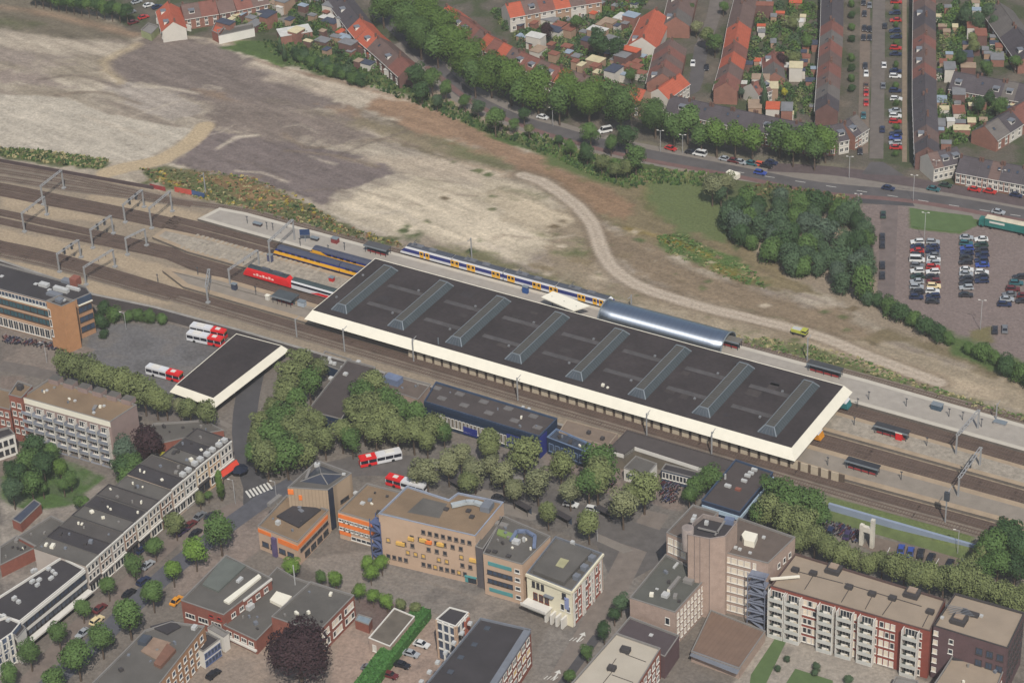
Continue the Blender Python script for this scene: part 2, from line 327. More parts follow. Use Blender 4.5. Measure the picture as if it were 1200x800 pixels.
# weedy strip along the tracks
paint([(-100, 168), (0, 175), (60, 178), (100, 186), (135, 190), (120, 200), (60, 194), (0, 184), (-100, 180)], (94, 100, 70), 2, 2, .9)
paint([(160, 196), (200, 196), (280, 206), (330, 225), (365, 242), (400, 262), (470, 285), (480, 292), (400, 276), (300, 250), (230, 232), (170, 214)], (96, 98, 66), 3, 3, .95)
paint([(215, 200), (280, 208), (330, 226), (350, 240), (300, 236), (250, 222)], (136, 112, 82), 3, 4, .7)
paintl([(186, 208), (210, 216)], 1.2, (180, 150, 60), 1.5, .5, .7)
paint([(270, 50), (300, 45), (330, 60), (330, 78), (300, 66)], (92, 112, 62), 2, 2, .9)
paint([(262, 56), (300, 44), (360, 48), (410, 66), (470, 98), (560, 140), (640, 182), (600, 172), (500, 122), (420, 96), (340, 78), (290, 64)], (82, 100, 58), 3, 2, .95)
for P_ in ([(0, 228), (60, 242), (140, 258), (200, 272), (150, 262), (60, 256), (0, 244)], [(0, 268), (60, 280), (140, 298), (220, 318), (300, 345), (230, 345), (140, 314), (60, 296), (0, 282)], [(110, 226), (200, 240), (240, 252), (225, 262), (150, 244), (100, 234)], [(0, 300), (60, 316), (140, 338), (200, 356), (110, 345), (0, 308)]): paint(P_, (172, 154, 130), 2.5, 1.5, .9)
# --- built-up north and east
URB = [(150, 36), (240, 44), (330, 50), (400, 60), (470, 92), (540, 95), (600, 128), (700, 172), (850, 196), (1010, 240), (1010, 300), (1060, 372), (1180, 420), (1400, 480), (1400, -80), (100, -80), (120, 10)]
paint(URB, (100, 94, 84), 2, .5)
um = np.clip(0.5-sdf([G(*p) for p in URB])/2, 0, 1); blend(um*np.clip((NS+.03)*6, 0, .8), (72, 82, 54)); blend(um*np.clip((-NS-.14)*6, 0, .5), (128, 116, 104))
paint([(500, 78), (545, 96), (600, 122), (700, 158), (860, 180), (990, 192), (985, 210), (860, 200), (700, 180), (590, 142), (530, 110)], (118, 112, 96), 2, 1, .9)
paint([(1008, 240), (1070, 238), (1145, 262), (1240, 280), (1400, 320), (1400, 500), (1190, 425), (1120, 405), (1060, 375), (1030, 345), (1025, 300), (1010, 270)], (131, 117, 112), 1.5, .3)
paint([(1066, 242), (1140, 252), (1150, 262), (1125, 274), (1066, 268)], (88, 108, 62), 1, .2)
paint([(1138, 388), (1160, 383), (1162, 400), (1140, 400)], (120, 112, 80), 2, 1)
paint([(1100, 384), (1140, 400), (1200, 425), (1260, 450), (1240, 470), (1180, 440), (1120, 418)], (86, 104, 60), 3, 2, .9)
# --- south side
def sp(px, c, soft=1.5, rag=.4, op=1.0): paint(px, tuple(v*1.14 for v in c), soft, rag, op, S)
sp([(105, 380), (190, 378), (260, 395), (330, 410), (200, 470), (100, 430)], (98, 96, 96))
sp([(0, 560), (60, 560), (130, 570), (190, 600), (120, 640), (0, 720)], (128, 120, 112), 2, 1)
sp([(0, 590), (50, 570), (60, 600), (20, 640), (0, 640)], (140, 132, 122), 2, 1)
sp([(0, 540), (60, 535), (120, 560), (90, 590), (40, 600), (0, 585)], (72, 92, 52), 2, 1.5)
sp([(350, 655), (470, 640), (620, 700), (560, 730), (440, 720)], (122, 114, 106))
sp([(440, 655), (470, 648), (570, 690), (530, 722), (470, 712), (425, 690)], (116, 110, 104), 1, .5)
sp([(380, 740), (430, 700), (480, 712), (540, 740), (500, 830), (300, 830)], (142, 124, 112), 1.5, .5)
sp([(420, 700), (460, 706), (480, 715), (450, 745), (400, 720)], (98, 84, 80), 1, .3, .9)
sp([(240, 730), (330, 720), (400, 730), (380, 830), (180, 830)], (134, 120, 108), 1.5, .5)
sp([(270, 590), (330, 600), (310, 640), (240, 690), (200, 700), (215, 640)], (124, 112, 104), 1.5, .5)
sp([(480, 505), (620, 540), (800, 590), (800, 650), (700, 640), (560, 590), (470, 560)], (102, 97, 92), 2, .5)
sp([(640, 520), (820, 570), (800, 600), (640, 560)], (118, 106, 98), 2, 1)
sp([(700, 640), (760, 650), (735, 720), (690, 800), (600, 830), (640, 740)], (116, 110, 104), 1.5, .5)
sp([(940, 575), (1200, 650), (1200, 700), (1130, 690), (940, 640)], (112, 106, 96), 2, 1)
sp([(965, 590), (1060, 612), (1140, 635), (1135, 652), (1040, 628), (968, 610)], (92, 102, 62), 1.5, 1)
sp([(880, 740), (1010, 770), (1090, 800), (1060, 840), (850, 830)], (140, 132, 122), 1, .3)
sp([(0, 380), (60, 400), (110, 410), (60, 440), (0, 430)], (116, 106, 98), 2, 1)
sp([(0, 440), (30, 440), (40, 520), (0, 560)], (112, 100, 92), 2, 1)
gr = np.clip(.5-sdf([G(*p) for p in WASTE])/4, 0, 1); COL *= (1+gr*(NM*.55+NG*.35+NF*.25))[..., None]*np.array([1.015, 1.0, .975])**gr[..., None]
COL *= (1+(1-gr)*(NF*.16+NG*.12))[..., None]
TRK_ = [(612, 206), (634, 213), (655, 226), (678, 243), (694, 262), (702, 285), (716, 312), (745, 333), (790, 350), (840, 364), (900, 378), (960, 394), (1020, 418), (1100, 448)]
paint([(755, 205), (845, 212), (862, 250), (850, 285), (800, 268), (758, 240)], (102, 112, 72), 4, 4, .75)
paint([(640, 170), (700, 192), (745, 205), (740, 224), (690, 212), (640, 192)], (96, 108, 66), 4, 3, .6)
paintl(TRK_, 8.5, (124, 108, 90), 2.0, .8, .55); paintl(TRK_, 4.6, (188, 173, 155), .8, .25); paintl(TRK_, .7, (164, 149, 132), .6, .1, .8)
paintl([(240, 148), (232, 158), (215, 173), (190, 187), (150, 196), (125, 203)], 7, (186, 166, 136), 1.0, .2)
for a_, b_ in (((455, 668), (560, 700)), ((462, 655), (560, 688)), ((448, 684), (530, 712)), ((380, 652), (440, 668)), ((390, 640), (440, 655)), ((850, 745), (880, 752))): paintl([a_, b_], .5, (142, 132, 122), .6, .1, .8, S)
sm_ = (~NORTH)*np.clip((np.abs(NS)-.1)*4, 0, .35); blend(sm_*(NS > 0), (84, 80, 78)); blend(sm_*(NS < 0), (130, 122, 114))
GZ = np.where(NORTH, 0.0, S)
# cleared yard is not billiard-flat
yard = np.clip(-sdf([G(*p) for p in WASTE])/8, 0, 1)
GZ = GZ + yard*(NL*1.0+NS*.5)
ny, nx = GX.shape
me = bpy.data.meshes.new('ground')
vv = np.stack([GX, GY, GZ], -1).reshape(-1, 3).astype(np.float32)
idx = np.arange(nx*ny).reshape(ny, nx); q = np.stack([idx[:-1, :-1], idx[:-1, 1:], idx[1:, 1:], idx[1:, :-1]], -1).reshape(-1, 4)
me.vertices.add(len(vv)); me.vertices.foreach_set('co', vv.ravel())
me.loops.add(q.size); me.loops.foreach_set('vertex_index', q.ravel().astype(np.int32))
me.polygons.add(len(q)); me.polygons.foreach_set('loop_start', np.arange(0, q.size, 4, dtype=np.int32)); me.polygons.foreach_set('loop_total', np.full(len(q), 4, np.int32))
me.update(); me.validate()
ca = me.color_attributes.new('soil', 'FLOAT_COLOR', 'POINT'); ca.data.foreach_set('color', np.concatenate([COL.reshape(-1, 3), np.ones((nx*ny, 1))], 1).astype(np.float32).ravel())
gm = bpy.data.materials.new('soil'); gm.use_nodes = True; N = gm.node_tree.nodes; L = gm.node_tree.links; b = N['Principled BSDF']; b.inputs['Roughness'].default_value = .95; b.inputs['Specular IOR Level'].default_value = .1
at = N.new('ShaderNodeAttribute'); at.attribute_name = 'soil'; g = N.new('ShaderNodeNewGeometry')
n1 = N.new('ShaderNodeTexNoise'); n1.inputs['Scale'].default_value = 1.1; n1.inputs['Detail'].default_value = 6; n1.inputs['Roughness'].default_value = .7; L.new(g.outputs['Position'], n1.inputs['Vector'])
mr = N.new('ShaderNodeMapRange'); mr.inputs['From Min'].default_value = .3; mr.inputs['From Max'].default_value = .7; mr.inputs['To Min'].default_value = .72; mr.inputs['To Max'].default_value = 1.26; L.new(n1.outputs[0], mr.inputs[0])
vm = N.new('ShaderNodeVectorMath'); vm.operation = 'SCALE'; L.new(at.outputs['Color'], vm.inputs[0]); L.new(mr.outputs[0], vm.inputs['Scale']); L.new(vm.outputs[0], b.inputs['Base Color'])
bp = N.new('ShaderNodeBump'); bp.inputs['Strength'].default_value = .5; bp.inputs['Distance'].default_value = .5; L.new(n1.outputs[0], bp.inputs['Height']); L.new(bp.outputs[0], b.inputs['Normal'])
me.materials.append(gm); go = bpy.data.objects.new('ground', me); C.objects.link(go); tag(go, kind='structure')
far = MB()
for x0, y0, x1, y1 in ((-1600, Y1, 1600, 1600), (-1600, -1600, 1600, Y0), (-1600, Y0, X0, Y1), (X1, Y0, 1600, Y1)):
    far.face([(x0, y0, -0.1), (x1, y0, -0.1), (x1, y1, -0.1), (x0, y1, -0.1)])
structure('far_ground', far, mat('far_land', (98, 104, 80), var=.3, scale=.02))
# retaining wall along the railway
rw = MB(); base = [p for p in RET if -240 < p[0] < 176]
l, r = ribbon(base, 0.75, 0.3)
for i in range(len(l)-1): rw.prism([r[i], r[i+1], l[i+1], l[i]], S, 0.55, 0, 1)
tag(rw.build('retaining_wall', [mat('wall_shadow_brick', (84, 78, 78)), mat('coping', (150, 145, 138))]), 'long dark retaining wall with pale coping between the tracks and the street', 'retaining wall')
rb = MB(); rb.prism([(174, -10.9), (215.5, -10.3), (215.5, -9.5), (174, -10.1)], S, .3)
gb = MB(); gb.face([(172, -13.6, S+.04), (216, -13.0, S+.04), (216, -10.3, S+1.3), (172, -10.95, S+1.3)]); structure('grass_bank', gb, mat('bank_grass', (92, 104, 62), var=.2))
tag(rb.build('noise_barrier', mat('pale_blue_panel', (146, 158, 176), rough=.6, var=.06)), 'pale blue-grey barrier wall above the grass strip beside the lowest track', 'barrier')
# ------------------------------------------------------------------ roads
ASPH = mat('asphalt', (92, 88, 88), var=.2, scale=.15); ASPD = mat('asphalt_dark', (80, 78, 80), var=.2, scale=.15)
BRK = mat('brick_paving', (112, 96, 92), var=.12, scale=.2); PAVE = mat('pavement_slabs', (132, 124, 116), var=.12); WHT = mat('road_paint', (205, 203, 196), var=.1, k=.85)
def road(name, px, w, z=.03, m=ASPH, base=0.0): return strip(name, smooth_line([G(x, y, base) for x, y in px], 8), w, base+z, m)
road('pavement', [(470, 50), (530, 100), (600, 136), (700, 168), (830, 194), (1000, 220), (1240, 262)], 13, .012, PAVE)
road('road', [(440, 10), (500, 68), (545, 110), (600, 138), (650, 153), (700, 167), (760, 181), (830, 194), (900, 208), (960, 219), (1070, 230), (1200, 251), (1320, 272)], 6.4, .03, ASPH)
road('cycle_path', [(500, 78), (560, 124), (640, 157), (740, 184), (860, 206), (960, 226), (1070, 236), (1200, 259)], 2.4, .034, mat('red_cycle_asphalt', (118, 92, 88)))
road('road', [(900, 196), (972, 200), (1072, 214), (1200, 237), (1330, 262)], 6.0, .026, mat('asphalt_reddish', (94, 82, 82)))
road('median', [(1006, 213), (1072, 221), (1200, 244), (1300, 262)], 1.6, .05, PAVE)
road('street', [(1031, -60), (1030, 0), (1029, 90), (1027, 186)], 4.6, .02, mat('asphalt_brown', (112, 104, 98)))
road('pavement', [(1060.5, -60), (1060, 0), (1060, 100), (1060, 190)], 1.6, .03, mat('sand_paving', (138, 122, 104)))
road('pavement', [(1015, -60), (1014, 0), (1013, 100), (1011, 180)], 3.6, .016, mat('parking_brick', (122, 108, 96)))
road('street', [(822, 55), (818, 80), (812, 105), (790, 116)], 5.0, .02, ASPH)
road('street', [(845, -40), (836, 20), (822, 55)], 5.0, .021, mat('asphalt_brown', (0, 0, 0)))
road('street', [(702, 160), (765, 118), (792, 90), (800, 100)], 3.2, .02, mat('asphalt_brown', (0, 0, 0)))
road('street', [(1043, 240), (1040, 300), (1038, 352)], 5.2, .02, mat('lot_lane', (116, 104, 100)))
sheet('crossing_road', [(1004, 238), (1012, 226), (1066, 232), (1072, 242)], .024, ASPD)
sheet('crossroad', [(1020, 190), (1035, 190), (1060, 206), (1010, 204)], .028, ASPH)
# south roads
def sroad(name, px, w, z=.03, m=ASPH): return road(name, px, w, z, m, S)
sroad('road', [(298, 430), (290, 465), (286, 505), (292, 545), (300, 570), (300, 590)], 7, .03, ASPD)
sroad('road', [(345, 565), (310, 585), (272, 612), (235, 640), (200, 668), (165, 700), (120, 745), (60, 800), (20, 840)], 6, .034, mat('asphalt_blue', (90, 90, 96)))
sroad('road', [(285, 590), (225, 618), (180, 655), (140, 692), (95, 730), (40, 790), (0, 830)], 4.5, .026, mat('street_brick', (124, 112, 104)))
sroad('road', [(345, 565), (420, 545), (470, 545), (540, 560), (620, 585), (700, 612), (770, 635)], 10, .03, mat('asphalt_square', (100, 95, 92)))
sroad('road', [(770, 600), (745, 640), (715, 700), (680, 760), (640, 830)], 7, .026, mat('street_clinker', (126, 116, 108)))
sroad('path', [(700, 745), (660, 800), (640, 830)], 2.5, .04, ASPD)
sheet('square_asphalt', [(690, 606), (790, 620), (775, 660), (720, 690), (700, 640), (650, 600)], .022, mat('asphalt_square', (0, 0, 0)), S)
sroad('road', [(0, 428), (60, 440), (110, 462), (180, 486), (260, 500)], 5, .02, mat('asphalt_brown', (0, 0, 0)))
sroad('pavement', [(200, 478), (240, 486), (270, 500)], 2, .03, PAVE)
def stripes(name, pxa, pxb, n, ln, w, base, dirpx):
    mb = MB(); a = Vector(G(*pxa, base)); b_ = Vector(G(*pxb, base)); d = (Vector(G(*dirpx, base))-a).normalized()
    for i in range(n):
        c = a.lerp(b_, i/(n-1)); e = (b_-a).normalized()
        mb.face([(*(c-e*w/2-d*ln/2), base+.06), (*(c+e*w/2-d*ln/2), base+.06), (*(c+e*w/2+d*ln/2), base+.06), (*(c-e*w/2+d*ln/2), base+.06)])
    o = mb.build(name, WHT); tag(o, kind='structure'); return o
stripes('zebra_crossing', (291, 579), (316, 569), 7, 3.6, .62, S, (296, 586))
def arrow(px, dpx, base):
    a = Vector(G(*px, base)); d = (Vector(G(*dpx, base))-a).normalized(); n = Vector((-d.y, d.x)); z = base+.055; mb = MB()
    for q in ([a-n*.2, a+n*.2, a+n*.2+d*3, a-n*.2+d*3], [a-n*.9+d*3, a+n*.9+d*3, a+d*4.4]): mb.face([(p.x, p.y, z) for p in q])
    tag(mb.build('road_marking', WHT), kind='structure')
arrow((676, 752), (684, 742), S); arrow((648, 797), (655, 786), S)
for px, py in ((675, 750), (645, 795)):
    a = G(px, py, S); mb = MB()
    for k in range(4): mb.face([(a[0]-1.5+k*.8, a[1]-.9+k*.3, S+.058), (a[0]-1.3+k*.8, a[1]-.9+k*.3, S+.058), (a[0]-1.0+k*.8, a[1]+.7+k*.3, S+.058), (a[0]-1.2+k*.8, a[1]+.7+k*.3, S+.058)])
    tag(mb.build('road_marking', WHT), kind='structure')
for k in range(10):   # dashes on the main road
    a = Vector(G(860+k*36, 201+k*5.6)); b_ = Vector(G(872+k*36, 202.8+k*5.6)); l_, r__ = ribbon([tuple(a), tuple(b_)], .12, .12); mb = MB(); mb.face([(*r__[0], .045), (*r__[1], .045), (*l_[1], .045), (*l_[0], .045)]); tag(mb.build('lane_mark', WHT), kind='structure')
# ================================================================== RAILWAY
BAL1 = mat('ballast_brown', (92, 76, 67), var=.28, scale=.2); BAL2 = mat('ballast_grey', (126, 114, 101), var=.25, scale=.2)
STEEL = mat('rail_steel', (116, 98, 88), rough=.6, metal=.2); SLP = mat('sleeper_concrete', (104, 89, 79)); 
def px(*p): return [G(x, y) for x, y in p]
TRACKS = [
 ('single track along the outer edge of the north platform beside the cleared yard', BAL2, px((-80, 184), (0, 194), (68, 205), (150, 223), (215, 237), (290, 248))+[(-20, 50.6), (216, 50.4), (300, 50)]),
 ('grey siding beside the weedy strip in the upper left, second line from the yard', BAL2, px((-80, 190), (0, 201), (80, 214), (150, 226), (225, 240))),
 ('grey siding in the upper left, third line from the yard', BAL2, px((-80, 197), (0, 209), (80, 221), (160, 231), (225, 241))),
 ('upper track of the brown pair that passes between the north platform and the tiled platform', BAL1, px((-80, 206), (0, 218), (60, 230), (150, 248), (210, 261))+[(-60, 36.1), (160, 35.6), (216, 33.8), (300, 33)]),
 ('lower track of the brown pair that passes between the north platform and the tiled platform', BAL1, px((-80, 213), (0, 226), (60, 238), (150, 255), (205, 267.5))+[(-60, 31.7), (160, 31.9), (216, 30.6), (300, 30)]),
 ('upper track of the dark pair the red locomotive stands on', BAL1, px((-80, 236), (0, 249), (50, 260), (100, 271), (150, 282), (200, 294))+[(-62, 16.9), (216, 17.0), (300, 17)]),
 ('lower track of the dark pair beside the wide sandy platform', BAL1, px((-80, 245), (0, 259), (50, 270), (100, 280), (150, 290), (200, 301))+[(-55, 13.3), (216, 13.8), (300, 14)]),
 ('track nearest the low ribbed wall and the street side platform edge', BAL1, px((-80, 270), (0, 286), (60, 299), (140, 322), (200, 340))+[(-48, -1.2), (160, -1.4), (216, -.4), (300, 0)]),
 ('southernmost track running right along the retaining wall above the bus parking', BAL2, px((-80, 281), (0, 298), (60, 311), (140, 333), (200, 350))+[(-50, -5.0), (160, -5.2), (216, -4.4), (300, -4)]),
 ('short brown siding between the two lower left pairs, ending at the gravel patch', BAL1, px((-80, 275), (0, 291), (60, 305), (140, 328), (210, 347))),
]
for i, (lab, bm_, pts) in enumerate(TRACKS):
    d0 = Vector(pts[0])-Vector(pts[1]); pts = [tuple(Vector(pts[0])+d0.normalized()*120)]+list(pts)
    cl = smooth_line(pts, 7); l, r = ribbon(cl, 1.95, 1.95); z = .03+i*.004
    mb = MB()
    for k in range(len(cl)-1): mb.face([(*r[k], z), (*r[k+1], z), (*l[k+1], z), (*l[k], z)])
    root = empty('railway_track', (*cl[0], 0), 0, lab, 'railway track'); o = (*cl[0], 0)
    mb.build('ballast_bed', bm_, root, off=o)
    for sgn in (-.76, .76):
        ra, rb_ = ribbon(cl, .09-sgn, .09+sgn); mb = MB()
        for k in range(len(cl)-1): mb.face([(*rb_[k], z+.2), (*rb_[k+1], z+.2), (*ra[k+1], z+.2), (*ra[k], z+.2)]); mb.face([(*rb_[k], z), (*rb_[k+1], z), (*rb_[k+1], z+.2), (*rb_[k], z+.2)])
        mb.build('rail', STEEL, root, off=o)
    mb = MB(); s_ = 0.0
    for k in range(len(cl)-1):
        a = Vector(cl[k]); b_ = Vector(cl[k+1]); d = b_-a; ln = d.length; d.normalize(); n = Vector((-d.y, d.x)); t = 0
        while t < ln:
            c = a+d*t; q = [c-n*1.25-d*.13, c-n*1.25+d*.13, c+n*1.25+d*.13, c+n*1.25-d*.13]; mb.face([(p.x, p.y, z+.06) for p in q]); t += .8
    tag(mb.build('sleepers', SLP, root, off=o), kind='stuff')
# ballast shoulders between paired tracks
PL_TOP = mat('platform_tiles_light', (166, 158, 148), var=.1, scale=.4); PL_EDGE = mat('platform_edge', (196, 188, 174), var=.06)
PL_TAN = mat('platform_brick_tan', (168, 148, 124), var=.14, scale=.3); PL_SIDE = mat('platform_wall', (110, 102, 94)); PL_GREY = mat('platform_grey', (144, 134, 122), var=.12)
def platform(pts, label, top, edge, h=.85, ew=1.6):
    root = empty('station_platform', (*pts[0], 0), 0, label, 'platform'); o = (*pts[0], 0)
    mb = MB(); mb.prism(pts, 0, h, 0, 1); mb.build('platform_body', [PL_SIDE, edge], root, off=o)
    mb = MB(); p = inset(pts, ew); mb.face([(x, y, h+.01) for x, y in p]); mb.build('paving', top, root, off=o)
    return root
platform([(-72, 37.8), (230, 35.2), (230, 46.8), (159, 48.7), (-60, 48.4), (-70, 47.2)], 'long light concrete north platform in front of the blue and white train', PL_TOP, PL_EDGE)
platform([(-78, 21.5), (-62, 19.2), (230, 19.6), (230, 28.4), (159, 29.6), (-60, 29.6), (-78, 28)], 'middle platform of crossed pale tiles and weeds between the two dark track pairs', mat('platform_crossed_tiles', (158, 148, 134), var=.3, scale=.7), PL_TAN)
platform([(-50, 1.0), (174, .9), (230, 2.6), (230, 13.0-.6), (168, 11.4), (-42, 11.0), (-60, 8.5), (-62, 6)], 'wide tan and grey street side platform in front of the station roof', PL_GREY, PL_TAN, ew=2.0)
# bleached grids of slabs laid on the middle platform
tb = MB()
for i in range(26):
    for j in range(5):
        x = -66+i*1.9+rnd.random()*.3; y = 20+j*2.05
        if rnd.random() < .85: tb.box(x, y, .86, x+1.0, y+1.55, .9, bottom=False)
tag(tb.build('slab_grid', mat('bleached_slabs', (168, 157, 141), var=.2)), 'pale bleached paving slabs laid in rows on the left end of the middle platform', 'paving slabs', kind='stuff')
# ---- ribbed wall at the foot of the street side platform
root = empty('panel_wall', (36, -1.0, 0), 0, 'long wall of pale panels and dark slots below the white eaves of the station roof', 'panel wall')
PAN = mat('panel_pale', (192, 177, 154), var=.1, scale=1.0); SLOT = mat('panel_slot', (96, 82, 70))
w = MB(); w.box(34, .2, 0, 173.6, .55, 2.4); w.build('backing', SLOT, root, off=(36, -1, 0))
pm = MB().box(0, 0, 0, 2.1, .28, 2.75).mesh('panel', [PAN]); 
for k in range(46): inst('panel', pm, root, (-2+k*3.02, .85, 0))
# ---- main roof
LX, LY, ZR = 158.0, 34.5, 6.5
FEL = mat('bitumen_roof', (60, 53, 53), var=.26, scale=.09, fine=.9, rough=.9); WF = mat('cream_fascia', (226, 220, 203), var=.04, k=.9, rough=.5); NAV = mat('navy_soffit', (26, 34, 54), var=.1)
sr = empty('station_roof', (LX/2, LY/2, 0), 0, 'huge flat dark station roof with eight long skylights and white sloping eaves', 'station roof'); O = (LX/2, LY/2, 0)
mb = MB(); mb.box(0, 0, ZR-.6, LX, LY, ZR, 0); mb.build('roof_deck', FEL, sr, off=O)
for y in (LY*.33, LY*.66):
    mb = MB()
    for k in range(7): x0 = 11+k*20.3; mb.box(x0+1.5, y-.9, ZR, x0+15.5, y+.9, ZR+.03, bottom=False)
    mb.build('roof_seam', mat('bitumen_dusty', (84, 80, 80), var=.25, scale=.5), sr, off=O)
rp_ = random.Random(4)
for q_ in range(30):      # repairs, outlets and dirt trays on the felt
    x_ = rp_.uniform(4, LX-10); y_ = rp_.uniform(3, LY-5); f_x = (x_-4.9) % 20.22
    if f_x < 7 and f_x > -1: continue
    if f_x > 15: x_ -= 4
    w_, d_ = (rp_.uniform(1.5, 4.5), rp_.uniform(1, 3.5)); MB().box(x_-O[0], y_-O[1], ZR, x_+w_-O[0], y_+d_-O[1], ZR+.02, bottom=False).build('roof_repair', mat('felt_repair_%d' % (q_ % 3), [(64, 58, 57), (57, 52, 53), (69, 62, 60)][q_ % 3], var=.3), sr)
for q_ in range(16):
    x_ = 2.4+20.22*(q_ % 8); y_ = (9.5, 24)[q_//8]; MB().box(x_-O[0]-.3, y_-O[1]-.3, ZR, x_-O[0]+.3, y_-O[1]+.3, ZR+.45, bottom=False).build('roof_vent', mat('vent_zinc', (126, 128, 130)), sr)
def band(a, b, c, d, name, m):
    mb = MB(); mb.face([a, b, c, d]); o = mb.build(name, m, sr, off=O); s2 = o.modifiers.new('t', 'SOLIDIFY'); s2.thickness = .15; s2.offset = -1; return o
e, dz = 1.9, 2.55; zt, zb = ZR+.15, ZR-dz
band((0, 0, zt), (-e, -e, zb), (LX+e, -e, zb), (LX, 0, zt), 'fascia', WF)
band((LX, 0, zt), (LX+e, -e, zb), (LX+e, LY+e, zb), (LX, LY, zt), 'fascia', WF)
band((LX, LY, zt), (LX+e, LY+e, zb), (-e, LY+e, zb), (0, LY, zt), 'fascia', WF)
band((0, LY, zt), (-e, LY+e, zb), (-e, -e, zb), (0, 0, zt), 'fascia', WF)
mb = MB(); mb.box(-1.2, -1.2, zb-.75, LX+1.2, LY+1.2, zb+.1); mb.build('soffit', NAV, sr, off=O)
cm = MB().box(-.35, -.35, 0, .35, .35, zb-.7).mesh('column', [mat('column_concrete', (150, 145, 138))])
for k in range(9):
    for y in (6.0, 25.0): inst('column', cm, sr, (2+k*19.2-O[0], y-O[1], 0))
GLT = mat('old_wired_glass', (84, 81, 76), rough=.75, var=.14, spec=.15, scale=.8); GLS = mat('blue_grey_glass', (68, 76, 80), rough=.65, var=.14, spec=.25, scale=.8); GFR = mat('skylight_frame', (126, 134, 140), rough=.45, var=.05); GEND = mat('skylight_end_glass', (70, 78, 86), rough=.5)
for k in range(8):
    x0 = 4.9+k*20.22; x1 = x0+5.6; xa, xb = x0+1.25, x0+4.0; ya, yb = 2.9, 31.2; zt_ = ZR+1.55
    sk = bpy.data.objects.new('skylight', None); C.objects.link(sk); sk.parent = sr; sk.location = (x0-O[0], ya-O[1], ZR)
    o = (x0, ya, ZR)
    mb = MB(); mb.face([(xa, ya+1.9, zt_), (xb, ya+1.9, zt_), (xb, yb-1, zt_), (xa, yb-1, zt_)], 0)
    mb.face([(x0, yb, ZR), (x0, ya, ZR), (xa, ya+1.9, zt_), (xa, yb-1, zt_)], 0)
    mb.face([(x1, ya, ZR), (x1, yb, ZR), (xb, yb-1, zt_), (xb, ya+1.9, zt_)], 1)
    mb.face([(x0, ya, ZR), (x1, ya, ZR), (xb, ya+1.9, zt_), (xa, ya+1.9, zt_)], 2)
    mb.face([(x1, yb, ZR), (x0, yb, ZR), (xa, yb-1, zt_), (xb, yb-1, zt_)], 2)
    mb.build('glazing', [GLT, GLS, GEND], sk, off=o)
    mb = MB(); Z_ = .06
    for a, b_, w_ in (((xb, ya+1.9), (xb, yb-1), .16), ((xa, ya+1.9), (xa, yb-1), .13)): mb.bar((*a, zt_+Z_), (*b_, zt_+Z_), w_)
    for yy, yt in ((ya, ya+1.9), (yb, yb-1)):
        mb.bar((x0, yy, ZR+Z_), (xa, yt, zt_+Z_), .28); mb.bar((x1, yy, ZR+Z_), (xb, yt, zt_+Z_), .28); mb.bar((xa, yt, zt_+Z_), (xb, yt, zt_+Z_), .28)
    mb.build('frame', GFR, sk, off=o)
    mb = MB(); n = 24
    for q in range(1, n):
        y = ya+2.2+(yb-ya-3.4)*q/n; mb.bar((xb, y, zt_+.02), (x1, y, ZR+.05), .05); mb.bar((xa, y, zt_+.02), (x0, y, ZR+.05), .05); mb.bar((xa, y, zt_+.02), (xb, y, zt_+.02), .05)
    for q in range(1, 5): t = q/5; mb.bar((x0+(x1-x0)*t, ya, ZR+.05), (xa+(xb-xa)*t, ya+1.9, zt_+.03), .09)
    tag(mb.build('glazing_bars', mat('glazing_bar_grey', (104, 108, 112)), sk, off=o), kind='stuff')
mb = MB(); mb.box(97.2, 3.2, ZR, 98.0, 4.0, ZR+.7); mb.box(99.0, 3.0, ZR, 99.6, 3.6, ZR+.4); mb.build('roof_vent', WF, sr, off=O)
mb = MB(); mb.bar((44, 1.2, ZR), (44, 1.2, ZR+2.2), .25); mb.build('roof_mast', GFR, sr, off=O)
# ---- barrel canopy and tilted white canopy
ZC = 1.2
sv = mat('brushed_aluminium', (176, 184, 194), rough=.42, metal=.95, var=.04, scale=.8, stripe=(0, 1.6, .06), spec=.5, k=1.0); sb_ = sv.node_tree.nodes['Principled BSDF']; sb_.inputs['Anisotropic'].default_value = .85; tn_ = sv.node_tree.nodes.new('ShaderNodeTangent'); tn_.direction_type = 'RADIAL'; tn_.axis = 'X'; sb_.inputs['Anisotropic Rotation'].default_value = .25; sv.node_tree.links.new(tn_.outputs[0], sb_.inputs['Tangent'])
cx0, cx1, cy, cr = 75.0, 116.0, 46.2, 4.9
bc = empty('barrel_canopy', (cx0, cy, 0), 0, 'shiny aluminium half-barrel platform canopy behind the dark station roof', 'canopy')
mb = MB(); n = 20
ring = [(cy-cr*math.cos(math.pi*(i-1.5)/(n-3)), ZC+cr*.82*math.sin(math.pi*(i-1.5)/(n-3))) for i in range(n+1)]
for k in range(10):
    xa, xb = cx0+(cx1-cx0)*k/10, cx0+(cx1-cx0)*(k+1)/10-.0
    for i in range(n): (y0, z0), (y1, z1) = ring[i], ring[i+1]; mb.face([(xa, y0, z0), (xb, y0, z0), (xb, y1, z1), (xa, y1, z1)], 0, True)
o_ = mb.build('shell', sv, bc, off=(cx0, cy, 0)); bm2 = bmesh.new(); bm2.from_mesh(o_.data); bmesh.ops.remove_doubles(bm2, verts=bm2.verts, dist=.001); bm2.to_mesh(o_.data); bm2.free()
sl = o_.modifiers.new('t', 'SOLIDIFY'); sl.thickness = .15
mb = MB()
for xx in (cx0, cx1):
    for i in range(n): (y0, z0), (y1, z1) = ring[i], ring[i+1]; mb.bar((xx, y0, z0+.1), (xx, y1, z1+.1), .3)
mb.build('end_rim', GFR, bc, off=(cx0, cy, 0))
mb = MB()
for k in range(8):
    for y in (cy-3, cy+3): mb.cyl(cx0+3+k*5, y, .85, ZC+2.2, .15)
